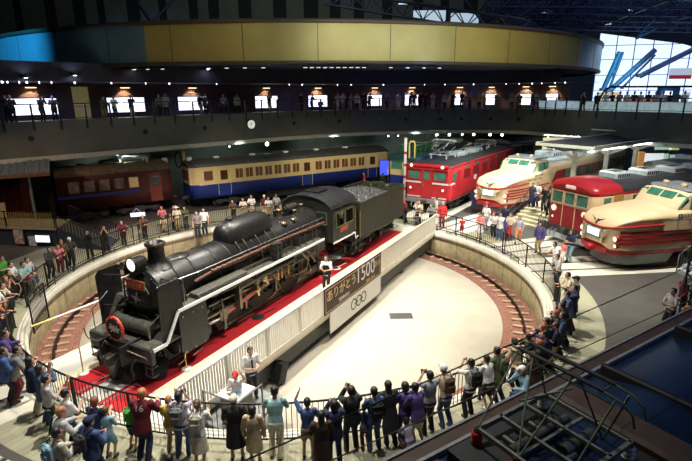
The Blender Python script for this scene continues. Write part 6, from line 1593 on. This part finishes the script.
def camera_of(root, lab, phone=False):
    m = PM[root['_p']]; hs = m['hands']
    c = (hs[0]+hs[1])/2 if root['_p'] in ('photo','hold') else hs[0]
    c = c+Vector((.06,0,.03))
    t = thing('phone' if phone else 'camera', lab, 'phone' if phone else 'camera', at_person(root, c), root.rotation_euler[2])
    w = MB()
    if phone: w.box(-.006,.006,-.075,.075,-.036,.036,bev=.004); w.build('case', M_rubber, t); w = MB(); w.box(-.009,-.006,-.068,.068,-.03,.03); w.build('screen', mat('phone_screen', (.3,.4,.5), .2, emit=(.5,.65,.9), es=.5), t)
    else: w.box(-.03,.03,-.07,.07,-.05,.045,bev=.012); w.box(-.02,.02,-.025,.025,.04,.06,bev=.008); w.build('body', M_rubber, t); w = MB(); w.cyl((.03,0,-.005),(.1,0,-.005),.034,n=14); w.build('lens', M_dkgrey, t)
def face_to(x, y, tx, ty): return math.atan2(ty-y, tx-x)
LX2, LY2 = -3.5, 17.5
def head_at(u, v, h, z=0): q = G(u, v, z+h); return q.x, q.y
def hp_(u, v, pose, lab, top, tc, leg, lc, hair='short', hc='black', h=1.7, z=0, face=None, **k):
    hz = (PM[pose]['head'].z+.12)*h/1.7
    x, y = head_at(u, v, hz, z)
    if face is None:
        # look at the locomotive; back off along the line of sight for head offset
        rz = face_to(x, y, CX+.4*(x-CX)*0, CY-2)
    else: rz = R(face)
    hx = PM[pose]['head'].x*h/1.7; x -= hx*math.cos(rz); y -= hx*math.sin(rz)
    # keep people leaning on the railing outside it
    d = math.hypot(x-CX, y-CY)
    if z == 0 and RC-.8 < d < RC+.85 and k.pop('keep', True):
        f_ = (RC+.86)/d; x = CX+(x-CX)*f_; y = CY+(y-CY)*f_
    k.pop('keep', None)
    return person(x, y, rz, pose, lab, top, tc, leg, lc, hair, hc, h, z, **k)

# ---- front row, left to right
fr_ = 'by the front railing'
p = hp_(4,330,'lean','person in a purple hoodie leaning at the leftmost bend of the railing','jacket','purple','trousers','black',face=35)
p = hp_(2,347,'hold','tall person in a blue jacket and dark trousers at the far left edge','jacket','blue','trousers','black',face=40,h=1.74)
p = hp_(16,346,'lean','dark-haired person in grey jacket and maroon trousers at the left, next to blue jacket','jacket','grey','trousers','maroon',face=35)
p = hp_(29,357,'hold','dark-haired person in a navy top and cream trousers at the left railing','jacket','navy','trousers','cream','bob',face=40)
p = hp_(39,365,'photo','person in dark blue denim, arms raised, left of the light-grey shirt with phone','jacket','denim','trousers','denim','bob',face=40)
p = hp_(45,375,'raise','person in a light-grey shirt holding up a phone at the left railing','tee','light-grey','trousers','black',face=45); camera_of(p,'phone held up by the person in the light-grey shirt at the left railing',True)
p = hp_(65,389,'raise','dark-haired person in a white shirt reaching both arms over the railing at the left','tee','white','trousers','navy',face=55)
p = hp_(60,407,'lean','ginger-haired person in a light-grey shirt with navy trousers, second row at the left','jacket','light-grey','trousers','navy','short','ginger',face=50,bulk=1.05)
p = hp_(56,428,'hold','person in a pale hoodie with a small blue backpack at the bottom left','jacket','pale','trousers','black',face=55); backpack(p,'light-blue','light-blue small backpack on the person in a pale hoodie',.8)
p = hp_(88,417,'hold','person in navy cap and denim jacket with dark backpack at the bottom left','jacket','denim','trousers','navy','cap','navy',face=65,bulk=1.08); backpack(p,'dark-grey','dark backpack on the person in a navy cap')
p = hp_(94,397,'lean','auburn-haired person in a navy top leaning on the railing in front of the locomotive','tee','navy','trousers','black','bob','auburn',face=80,h=1.6)
p = hp_(105,407,'hold','child in a light-blue shirt beside the auburn-haired person at the railing','tee','light-blue','shorts','light-blue','short','brown',h=1.35,face=80)
p = hp_(131,399,'lean','child in a bright green top at the railing left of the maroon jersey','tee','green','shorts','black',h=1.3,face=85); backpack(p,'green','bright green backpack on the child at the front railing',.8)
p = hp_(141,389,'lean','person in a maroon jersey numbered 16 with dark trousers at the front railing','jacket','maroon','trousers','navy','short','ginger',h=1.78,face=88,bulk=1.08)
q = PM['lean']; loc = q['chest']-q['fw']*.148+q['up']*.08
text_obj('jersey_number', '16', .2, M_white, p, basis(loc, (0,-1,0), q['up']))
p = hp_(168,396,'hold','fair-haired child in a yellow top between maroon jersey and grey backpack at the railing','tee','yellow','trousers','beige','short','ginger',h=1.5,face=88)
p = hp_(178,392,'photo','black-haired person in a lavender shirt with a grey backpack at the front railing','tee','lavender','trousers','denim',h=1.72,face=88); backpack(p,'grey','grey backpack on the person in the lavender shirt'); camera_of(p,'camera held to the face of the person in the lavender shirt')
p = hp_(197,400,'lean','brown-haired person in white blouse and pale skirt at the front railing','tee','white','skirt','pale','bun','brown',h=1.66,face=92); backpack(p,'pale','pale grey shoulder bag on the back of the person in the white blouse',.8)
p = hp_(169,455,'stand','dark head of a visitor at the bottom edge below the lavender shirt','tee','dark-grey','trousers','black',h=1.6,face=90)
p = hp_(233,396,'hold','person in a long black coat with a pale cap at the front railing','coat','black','skirt','black','cap','pale',h=1.68,face=95,bulk=1.05)
p = hp_(252,406,'stand','black-haired child in a long beige dress left of the teal shirt','coat','beige','skirt','beige','bob',h=1.52,face=90)
p = hp_(275,382,'lean','man in a pale teal shirt and cream trousers at the front railing','tee','teal','trousers','cream',h=1.78,face=92,bulk=1.05)
p = hp_(307,398,'raise','person in blue shirt and khaki shorts, one arm raised, right of the teal shirt','tee','blue','shorts','khaki',h=1.58,face=95)
p = hp_(334,400,'photo','person in a navy top with both arms raised, right of the khaki shorts','jacket','navy','trousers','navy','bob',h=1.68,face=100); camera_of(p,'phone held by the person in the navy top with raised arms',True)
p = hp_(321,411,'hold','dark-haired woman in dark maroon clothes in the second row below the raised arms','coat','dark-brown','trousers','denim','long',h=1.64,face=95)
p = hp_(351,386,'photo','black-haired man in a black jacket and black trousers photographing at the front railing','jacket','black','trousers','black',h=1.74,face=105,bulk=1.04); camera_of(p,'camera in front of the man in the black jacket and black trousers')
p = hp_(364,404,'lean','small child in dark teal beside the man in the black jacket','tee','denim','trousers','maroon',h=1.2,face=105)
p = hp_(374,387,'hold','person in a dark teal patterned shirt with a black backpack and denim trousers','tee','denim','trousers','denim',h=1.7,face=105); backpack(p,'black','black backpack on the person in the dark teal patterned shirt')
p = hp_(388,381,'lean','long-haired woman in a long black coat at the front railing','coat','black','trousers','black','long',h=1.68,face=108)
p = hp_(405,382,'hold','person in a purple-navy top left of a pair standing close together','tee','purple','trousers','denim','bob',h=1.62,face=110)
p = hp_(415,383,'lean','person in a deep purple shirt standing close at the right of the pair','jacket','purple','shorts','cream','short',h=1.66,face=118)
p = hp_(406,417,'crouch','child crouching in a white and purple floral top behind the close pair','tee','lavender','shorts','purple','bob',h=1.2,face=120)
p = hp_(430,371,'photo','man in a grey plaid shirt holding a camera right of the purple pair','tee','plaid-grey','trousers','black',h=1.74,face=112); camera_of(p,'camera held high by the man in the plaid grey shirt')
p = hp_(443,364,'lean','person in a white cap and cream vest with a brown backpack and blue jeans','tee','cream','trousers','denim','cap','white',h=1.72,face=115); backpack(p,'brown','brown backpack on the person in the white cap and cream vest')
p = hp_(470,358,'photo','person in white tee, black trousers and black backpack at the sloping railing','tee','white','trousers','black',h=1.7,face=118); backpack(p,'black','black backpack on the person in the white tee and black trousers')
p = hp_(483,353,'lean','boy in a white tee and black knee shorts at the sloping railing','tee','white','shorts','black',h=1.58,face=120,shoe='white')
p = hp_(497,347,'lean','person in an olive jacket and blue jeans beside the boy in black shorts','jacket','olive','trousers','denim',h=1.7,face=125,shoe='white'); backpack(p,'olive','olive backpack on the person in blue jeans',.8)
p = hp_(512,337,'lean','person in a beige shirt and dark trousers where the railing bends right','tee','beige','trousers','black',h=1.72,face=130)
p = hp_(522,366,'crouch','person in white cap and pale blue jacket crouching at the lower right railing','jacket','light-blue','trousers','blue','cap','white',h=1.72,face=200,keep=False)
p = hp_(532,352,'lean','dark brown-haired person in a brown top behind the crouching person','jacket','dark-brown','trousers','brown','bob','auburn',h=1.62,face=140)
# ---- right bend of the railing
p = hp_(516,331,'lean','small child in pink at the inner side of the right railing bend','tee','pink','shorts','white','bob','brown',h=1.1,face=150)
p = hp_(537,322,'lean','person in a maroon top in the dense group at the right railing','jacket','maroon','trousers','black','bob','auburn',h=1.6,face=150)
p = hp_(549,308,'lean','auburn-haired person in a dark jacket in the dense group at the right railing','jacket','dark-grey','trousers','black','bob','auburn',h=1.66,face=155)
p = hp_(545,330,'hold','person in a navy jacket in front of the dense right railing group','jacket','navy','trousers','black',h=1.68,face=155)
p = hp_(560,302,'lean','person in a black hoodie behind the auburn-haired one at the right railing','jacket','black','trousers','navy',h=1.66,face=160)
p = hp_(556,322,'hold','person in a navy tee and yellow-brown trousers below the black hoodie','tee','navy','trousers','khaki','short',h=1.6,face=160)
p = hp_(575,285,'photo','man in a navy jacket and dark trousers standing behind the right railing group','jacket','navy','trousers','dark-grey',h=1.72,face=170); camera_of(p,'camera held by the man in the navy jacket at the right')
p = hp_(577,268+8,'hold','person in a dark cap and grey shirt behind the navy-jacketed man','tee','grey','trousers','black','cap','black',h=1.66,face=170,keep=False)
p = hp_(565,272,'lean','person in a cream top leaning on the right railing, lowest of three in white','tee','cream','trousers','navy',h=1.64,face=180)
p = hp_(557,254,'lean','dark-haired person in a light-grey top leaning, middle of three in white','tee','light-grey','trousers','black',h=1.62,face=190)
p = hp_(555,242,'lean','person in a white shirt leaning on the railing, topmost of three in white','tee','white','trousers','dark-grey',h=1.66,face=195)
p = hp_(541,222,'stand','man in a purple-blue shirt and ochre trousers standing alone before the commuter train','jacket','purple','trousers','khaki',h=1.72,face=215,keep=False)
p = hp_(520,216,'walk','person in a lavender top and white shorts walking beside the steps','tee','lavender','shorts','orange','bob','brown',h=1.6,face=240,keep=False)
p = hp_(572,230,'hold','adult in a navy tee and pale blue trousers before the nearest express','tee','navy','trousers','light-blue','bob',h=1.7,face=200,keep=False)
p = hp_(565,241,'stand','small child in dark pink beside the adult in pale blue trousers','tee','pink','shorts','white','bob',h=1.15,face=200,keep=False)
p = hp_(674,288,'hold','person in a white and grey top at the foot of the lattice mast','tee','light-grey','trousers','black',h=1.7,face=190,keep=False)
p = hp_(688,306,'stand','dark-clothed person at the right edge beside the lattice mast','jacket','dark-grey','trousers','black','cap','orange',h=1.66,face=190,keep=False)
p = hp_(685,277,'walk','person in maroon behind the lattice mast at the right edge','jacket','maroon','trousers','black',h=1.6,face=180,keep=False)
for (u,v,ps,lab,tp,tc,hr_,hc,h,fc) in [
 (527,333,'lean','person in a black top left of the maroon top at the right railing','tee','black','short','black',1.64,145),
 (541,316,'lean','person in a dark navy top with short hair amid the right railing group','jacket','navy','short','black',1.7,150),
 (553,298,'lean','person in dark brown, highest of the dark group at the right railing','jacket','dark-brown','short','black',1.66,165),
 (560,290,'lean','person in a dark denim jacket just below the three in white','jacket','denim','short','black',1.66,170),
 (551,318,'photo','person in a grey-black top photographing over the right railing group','tee','dark-grey','short','black',1.66,155),
 (563,312,'hold','person in a dark teal top at the outer edge of the right railing group','tee','denim','bob','black',1.62,160),
 (540,340,'hold','person in a black top at the near end of the right railing group','jacket','black','bob','auburn',1.6,145)]:
    hp_(u,v,ps,lab,tp,tc,'trousers','black',hr_,hc,h,0,fc,keep=not ps in ('photo','hold'))
# ---- upper right railing and forecourt
for (u,v,ps,lab,tp,tc,lg,lc,hr_,hc,h,fc) in [
 (487,204,'stand','person in a white tee, left in the group before the further express','tee','white','trousers','grey','short','black',1.66,225),
 (494,212,'lean','person in white with a red scarf leaning on the railing before the further express','tee','white','trousers','black','bob','auburn',1.62,235),
 (481,213,'hold','person in a pale pink top, leftmost in the group before the further express','tee','pink','skirt','white','bob','black',1.58,235),
 (501,213,'photo','person in a white jacket photographing in the group before the further express','jacket','white','trousers','denim','short','black',1.64,235),
 (506,205,'stand','tall person in navy with purple trousers in the group before the further express','tee','navy','trousers','purple','short','black',1.76,230),
 (511,213,'hold','person carrying a white bundle at the right end of the group by the railing','tee','pale','trousers','red','bob','brown',1.56,230),
 (475,189,'stand','man in dark navy work clothes standing alone beside the red locomotive','jacket','navy','trousers','navy','short','black',1.74,230),
 (443,202,'stand','person in a bright red jacket in front of the red locomotive','jacket','red','trousers','maroon','cap','pink',1.68,250),
 (453,220,'stand','small child in red at the railing below the bright red jacket','tee','red','shorts','maroon','short','black',1.05,250),
 (404,199,'lean','person in a red cap and maroon top right of the tender','jacket','maroon','trousers','black','cap','red',1.66,220),
 (411,203,'photo','person in a white top between the tender and the red locomotive','tee','white','trousers','dark-grey','short','black',1.62,235),
 (418,201,'hold','person in beige with an orange scarf below the nose of the red locomotive','tee','beige','trousers','black','bob','auburn',1.64,240),
 (424,206,'lean','person in grey leaning on the bridge-end railing below the red locomotive','tee','grey','trousers','black','short','black',1.6,240),
 (430,212,'hold','child in pale grey at the end of the bridge parapet','tee','light-grey','shorts','white','short','black',1.2,245),
 (410,211,'crouch','person in white crouching at the end of the bridge near the tender','tee','white','trousers','grey','short','black',1.6,235),
 (436,197,'walk','person in a pale top walking past the nose of the red locomotive','tee','pale','trousers','denim','short','black',1.64,190)]:
    hp_(u,v,ps,lab,tp,tc,lg,lc,hr_,hc,h,0,fc)
for (u,v,lab,tc,lc,hc,h,z) in [(533,183,'dark-haired person on the platform at the top of the stone steps','dark-grey','navy','black',1.6,1.06),(538,182,'person in a white tee holding a child at the top of the stone steps','white','navy','black',1.66,1.06),(546,186,'person all in black on the platform right of the white tee','black','black','black',1.64,1.06),(551,190,'second person in black on the platform beside the commuter train','dark-grey','black','brown',1.6,1.06)]:
    hp_(u,v,'stand',lab,'tee',tc,'trousers',lc,'short',hc,h,z,face=220)
# ---- staff
p = hp_(326,255.5,'hold','attendant in a black vest, white shirt and black trousers standing on the red carpet','tee','white','trousers','black',h=1.7,face=LA*57.3+190,z=.03)
w = MB(); v_ = PM['hold']; w.loft([[v_['hip']+v_['up']*t+Vector((0,(hw+.018)*math.cos(2*PI*k/16),0))+v_['fw']*((hd+.018)*math.sin(2*PI*k/16)) for k in range(16)] for t, hw, hd in ((0,.165,.115),(.1,.158,.108),(.18,.145,.1),(.3,.165,.11),(.42,.16,.108))]); vb = w.build('vest', cm('black'), p)
p = hp_(250,347.5,'hold','attendant in a white shirt, black tie and dark trousers standing beside the bridge parapet','tee','white','trousers','dark-grey',h=1.68,z=PZ,face=-62)
w = MB(); c_ = PM['hold']; w.box(.0,.012,-.025,.025,-.3,.0,0,Matrix.Translation(c_['neck']+Vector((.135,0,-.07)))); w.build('tie', cm('black'), p)
p = hp_(235,372,'raise','attendant in a red cap and white shirt beside the bridge parapet','tee','white','trousers','black','cap','red',h=1.5,z=PZ,face=-90)
m_ = Matrix.Translation((LX,LY,ZR)) @ Matrix.Rotation(LA,4,'Z')
for x, y, lab in ((12.9,-.95,'crew member in a white shirt at the cab window of the steam locomotive'),(12.1,-.7,'crew member in dark clothes further inside the locomotive cab')):
    q = m_ @ Vector((x,y,1.66)); person(q.x,q.y,LA-PI/2,'stand',lab,'tee','white' if x > 12.5 else 'dark-grey','trousers','navy','cap' ,'navy',1.42,q.z)
# ---- left side crowd
for (u,v,ps,lab,tp,tc,lg,lc,hr_,hc,h,fc) in [
 (1,256,'hold','person in a dark green top at the left edge, highest of the crowd','tee','green','trousers','black','short','black',1.66,0),
 (10,262,'hold','person in white and black in the upper part of the left crowd','tee','white','trousers','black','short','black',1.66,0),
 (8,270,'lean','person in a black jacket in the upper part of the left crowd','jacket','black','trousers','black','short','black',1.66,0),
 (14,275,'photo','person in a brown top photographing in the left crowd','tee','brown','trousers','black','bob','auburn',1.6,0),
 (7,282,'lean','person in a cream top in the middle of the left crowd','tee','cream','trousers','khaki','short','black',1.66,5),
 (1,286,'hold','person in a white top at the left edge of the left crowd','tee','white','trousers','navy','short','black',1.66,5),
 (2,298,'lean','person in a pale orange top at the left edge, lowest of the left crowd','tee','orange','trousers','black','bob','auburn',1.6,10),
 (9,300,'hold','person in a maroon jacket at the lower end of the left crowd','jacket','maroon','trousers','black','bob','black',1.6,15),
 (36,261,'lean','person in a teal shirt leaning far over the railing at the left','tee','teal','trousers','black','short','black',1.66,-10),
 (28,271,'lean','child in red below the person in the teal shirt','tee','red','shorts','black','short','auburn',1.2,-5),
 (41,257,'stand','person in a pale grey top behind the person in the teal shirt','tee','light-grey','trousers','grey','short','black',1.6,-15),
 (53,247,'lean','dark-haired person in black with pale sleeves beside the ramp','jacket','dark-grey','trousers','black','short','black',1.6,-30),
 (51,262,'stand','child in a purple top at the left railing near the ramp','tee','purple','shorts','denim','short','brown',1.25,-20),
 (72,240,'hold','person in a brown top at the foot of the ramp','tee','brown','trousers','black','short','auburn',1.6,-40),
 (81,238,'lean','person with a white face towel at the foot of the ramp','tee','dark-grey','trousers','black','cap','white',1.6,-45),
 (86,245,'lean','person in a pink-brown top by the railing below the ramp','tee','pink','trousers','maroon','short','black',1.5,-45),
 (25,283,'hold','person in a dark-brown coat between the left crowd and the gate','coat','dark-brown','trousers','black','bob','black',1.6,-5),
 (20,292,'stand','child in a pale top standing by the gate leaf','tee','pale','shorts','grey','short','black',1.2,0),
 (115,227,'photo','person with raised pale arms at the back left railing, left of a pair','tee','black','trousers','black','short','black',1.5,-70),
 (123,221,'lean','person in a maroon top leaning at the back left railing','jacket','maroon','trousers','black','short','auburn',1.55,-70),
 (94,231,'photo','person in black with raised hands at the railing beyond the ramp','jacket','black','trousers','black','short','black',1.55,-60),
 (146,216,'lean','person in a brown shirt behind the small lit display','tee','brown','trousers','black','short','black',1.55,-75),
 (161,206,'lean','person in pale pink leaning right of the small lit display','tee','pink','trousers','dark-brown','short','auburn',1.6,-80),
 (163,216,'crouch','person in beige crouching at the back railing','tee','beige','trousers','beige','short','black',1.5,-80),
 (173,205,'stand','person in black standing at the end of the brown-red train','tee','black','trousers','black','short','black',1.6,-80),
 (181,208,'stand','person in a pale yellow top and white hat near the cream post','tee','cream','trousers','khaki','hat','white',1.62,-85),
 (189,208,'lean','person in a green and white top beside the pale yellow one','tee','olive','trousers','dark-grey','short','black',1.6,-85),
 (196,211,'stand','man in a black and white top standing at the back railing','tee','grey','trousers','black','short','black',1.66,-88),
 (203,208,'stand','man in a white shirt and dark trousers at the back railing','tee','white','trousers','black','short','black',1.68,-88),
 (234,201,'lean','person in a brown-grey top leaning behind the locomotive chimney side','tee','brown','trousers','black','short','black',1.6,-90),
 (245,200,'hold','person in a pale shirt left of the bright white one behind the locomotive dome','tee','pale','trousers','khaki','short','black',1.6,-90),
 (251,195,'lean','person in a bright white top directly behind the locomotive dome','tee','white','trousers','beige','short','auburn',1.64,-90),
 (264,195,'stand','person in a red-brown top and white cap right of the dome','tee','maroon','trousers','beige','cap','white',1.66,-92),
 (270,200,'lean','person in a white top crouched over the railing right of the dome','tee','white','trousers','khaki','short','black',1.6,-92),
 (280,204,'hold','person in a khaki top behind the boiler of the locomotive','tee','khaki','trousers','brown','short','black',1.6,-95),
 (276,194,'stand','person in a light-grey top behind the boiler, near the blue train','tee','light-grey','trousers','black','short','black',1.6,-95),
 (289,197,'stand','person in an orange-brown top behind the boiler of the locomotive','tee','orange','trousers','brown','short','black',1.6,-95),
 (326,190,'stand','person in a white hat behind the cab roof of the steam locomotive','tee','white','trousers','navy','hat','white',1.66,-98),
 (383,173,'stand','dark silhouette of a visitor in front of the blue lit screen','jacket','black','trousers','black','short','black',1.66,60),
 (391,174,'hold','person in a white top in front of the blue lit screen','tee','white','trousers','black','short','black',1.62,60),
 (398,175,'stand','person in a grey top to the right of the blue lit screen','tee','grey','trousers','black','short','black',1.66,200),
 (364,172,'walk','person in a red top by the end of the blue and cream train','tee','red','trousers','black','short','black',1.66,200)]:
    hp_(u,v,ps,lab,tp,tc,lg,lc,hr_,hc,h,0,fc)
# ---- gallery visitors: (column, pose, what)
gal = [(7,'hold','black','black','short'),(12,'lean','dark-grey','black','short'),(42,'photo','dark-grey','black','short'),(54,'lean','brown','black','short'),(104,'lean','olive','khaki','short'),(115,'hold','white','black','bob'),(132,'photo','navy','cream','short'),(160,'walk','grey','black','short'),(166,'hold','light-grey','black','short'),(201,'stand','navy','light-grey','short'),(206,'hold','olive','black','bob'),(225,'walk','light-blue','navy','short'),(238,'stand','pale','black','short'),(270,'photo','black','khaki','short'),(302,'stand','black','black','short'),(312,'lean','navy','black','short'),(321,'crouch','dark-grey','black','short'),(338,'walk','cream','pale','bob'),(344,'hold','white','khaki','short'),(351,'lean','pale','beige','bob'),(358,'stand','cream','black','short'),(364,'hold','navy','black','short'),(370,'lean','black','black','short'),(387,'photo','grey','black','short'),(399,'stand','light-grey','cream','short'),(411,'lean','navy','khaki','short'),(415,'hold','blue','black','short'),(421,'stand','black','black','bob'),(427,'hold','maroon','black','short'),(434,'stand','white','cream','short'),(445,'stand','pale','black','bob'),(453,'lean','navy','black','short'),(463,'photo','black','black','short'),(471,'hold','khaki','black','short'),(480,'stand','yellow','black','short'),(497,'lean','beige','grey','short'),(513,'stand','light-grey','black','bob'),(521,'hold','green','black','short'),(538,'walk','light-blue','black','short'),(585,'photo','black','black','short'),(598,'walk','black','dark-grey','short')]
seen = {}
for k, (u, ps, tc, lc, hr_) in enumerate(gal):
    pp, d = at_u(off(.6 if k % 3 else 1.2, 0), u, GZ+1.0)
    ji = min(range(len(scr)), key=lambda j: abs(scr[j][0]-u)); du = u-scr[ji][0]
    rel = ('in front of' if abs(du) < 9 else 'just left of' if du < 0 else 'just right of')
    act = {'hold':'holding something','lean':'leaning on the railing','photo':'taking a photo','walk':'walking','stand':'standing','crouch':'crouching'}[ps]
    lab = '%s-clad visitor %s on the gallery %s the %s lit screen' % (tc, act, rel, ords[ji]) if u < 570 else 'dark visitor %s on the gallery %s' % (act, 'left of the glazed wall' if u == 585 else 'below the glazed wall')
    person(pp.x, pp.y, math.atan2(-d.x, d.y)+rnd.uniform(-.4,.4), ps, lab, 'tee' if k % 2 else 'jacket', tc, 'trousers', lc, hr_, 'black', rnd.uniform(1.6,1.78), GZ)
# visitors deeper on the right part of the gallery behind the glass screen
for k in range(12):
    u = 606+k*7.2; pp, d = at_u(off(2.3+.5*(k % 2), 0), u, GZ+1); tc = ['white','black','grey','white','navy','pale','black','light-grey','white','black','olive','white'][k]
    person(pp.x, pp.y, math.atan2(-d.x, d.y), ['stand','lean','hold','walk'][k % 4], '%s-clad visitor on the right gallery, %s of the row below the glazed wall' % (tc, ['first','second','third','fourth','fifth','sixth','seventh','eighth','ninth','tenth','eleventh','last'][k]), 'tee', tc, 'trousers', 'dark-grey', 'short', 'black', 1.66, GZ)
for k_, n_ in USED.items():
    if n_ > 1: print('DUP LABEL', n_, k_)
# ================================================================ CAMERA AND LIGHT
cam = bpy.data.cameras.new('camera'); co = bpy.data.objects.new('camera', cam); C.objects.link(co)
cam.sensor_width = 36; cam.lens = F/692*36; cam.clip_end = 400; cam.clip_start = .05
co.matrix_world = Matrix.Translation((0,0,CH)) @ Matrix.Rotation(PI/2-PITCH, 4, 'X') @ Matrix.Rotation(ROLL, 4, 'Z')
sc.camera = co
wd = bpy.data.worlds.new('world'); sc.world = wd; wd.use_nodes = True
wd.node_tree.nodes['Background'].inputs[0].default_value = (.1,.16,.3,1); wd.node_tree.nodes['Background'].inputs[1].default_value = .04
def spot(loc, to, en, col=(1,.93,.82), ang=70, blend=.5, rad=.12):
    l = bpy.data.lights.new('spot_light', 'SPOT'); l.energy = en; l.color = col; l.spot_size = R(ang); l.spot_blend = blend; l.shadow_soft_size = rad
    o = bpy.data.objects.new('spot_light', l); C.objects.link(o); o.location = loc
    o.rotation_euler = (Vector(to)-Vector(loc)).to_track_quat('-Z', 'Y').to_euler(); return o
def area(loc, to, en, sx, sy, col=(1,.95,.85)):
    l = bpy.data.lights.new('area_light', 'AREA'); l.shape = 'RECTANGLE'; l.size = sx; l.size_y = sy; l.energy = en; l.color = col
    o = bpy.data.objects.new('area_light', l); C.objects.link(o); o.location = loc
    o.rotation_euler = (Vector(to)-Vector(loc)).to_track_quat('-Z', 'Y').to_euler(); return o
# stage lights hung over the turntable
spot((-1,19,14.5), (-1,20.5,0), 11000, (1,.93,.8), 100, .6)
spot((4,20,14.5), (2,21,0), 7500, (1,.93,.82), 100, .6)
spot((-6,14,13.5), (-6,15,0), 8000, (1,.94,.84), 95, .6)
spot((0,9,14), (0,12,0), 3200, (1,.95,.86), 90, .6)
spot((-14,26,13), (-9,22,1), 3500, (1,.88,.7), 70, .6)
# over the right-hand trains
spot((13,20,13.5), (13,25,0), 9000, (1,.95,.85), 85, .6)
spot((12,30,12.5), (14,34,0), 9000, (.95,1,.93), 85, .6)
spot((4,28,13.5), (7,35,0), 5000, (1,.95,.88), 60, .6)
spot((-5,16,13.5), (-9.5,29.3,0), 15000, (1,.84,.78), 36, .6, .04)
spot((-1,18,13.5), (3,35,0), 3500, (1,.9,.8), 50, .7, .05)
# lamps washing the back trains
spot((-9,31,8), (-6,38,1.5), 900, (1,.85,.6), 95, .7)
spot((0,36,7.5), (-1,41,1.5), 900, (1,.85,.6), 95, .7)
spot((-16,27,7.5), (-17,32,2), 150, (1,.6,.35), 100, .7)
spot((-20,24,7), (-19.5,29,1.5), 500, (1,.7,.4), 90, .7)
spot((-18,22,7), (-17,24,0), 500, (.9,.75,.8), 90, .7)
# gold wash on the drum, blue at its left, teal at its right
for x, y, tx, ty, e, c, an in ((-8,22,-9,32,450,(1,.85,.25),62),(2,22,2,32.5,1000,(1,.85,.25),62),(12,26,12,36,1200,(1,.88,.25),62),(-24,24,-25,38,22000,(.04,.5,1),46),(28,38,25.5,50,5000,(.1,.8,1),36)):
    spot((x,y,15.5), (tx,ty,11.4), e, c, an, .8, .3)
spot((5,31,9.3), (6,45,9.8), 700, (.1,.25,1), 60, .9)
for x, y, tx, ty in ((-15.5,34.2,-18,38),(-8.5,40.2,-11,44),(-1,46.3,-2.5,51),(7,49,7,54)):
    spot((x,y,4.15), (tx,ty,2.6), 160, (.85,1,.88), 120, .8, .05)
for x, y, tx, ty in ((-19,32,-19.5,33),(-12,40,-12.5,41),(-4,46.5,-4.3,48),(5,51,5,52.5),(14,51.5,14.2,53),(20,46,21,47)):
    spot((x,y,9.0), (tx,ty,GZ), 130, (.25,.32,1), 130, .8, .05)
# dim fill of the hall: soft cool lights added up high, no lamps there
area((0,20,22), (0,20,0), 700, 30, 30, (.75,.85,1))
area((25,40,21), (25,45,0), 900, 20, 20, (.3,.45,1))
area((-5,45,22), (-5,74,18), 900, 20, 4, (.9,1,.85))
area((5,28,12.0), (2,46,5), 500, 14, 2, (.8,.95,.85))
spot((36,44,8), (40,60,11), 3000, (.3,.55,1), 90, .8)
# blue work light over the near roof, warm on the pantograph
spot((12,4,10), (6,6.5,3.7), 330, (.05,.35,1), 60, .7)
spot((-3,9,12), (2.2,5.2,4.5), 260, (.9,1,.7), 30, .8)
spot((6,0.5,11), (4,4.5,3.7), 60, (1,.4,.2), 50, .8)
sc.view_settings.view_transform = 'Standard'; sc.view_settings.look = 'None'; sc.view_settings.gamma = 1; sc.view_settings.exposure = 0
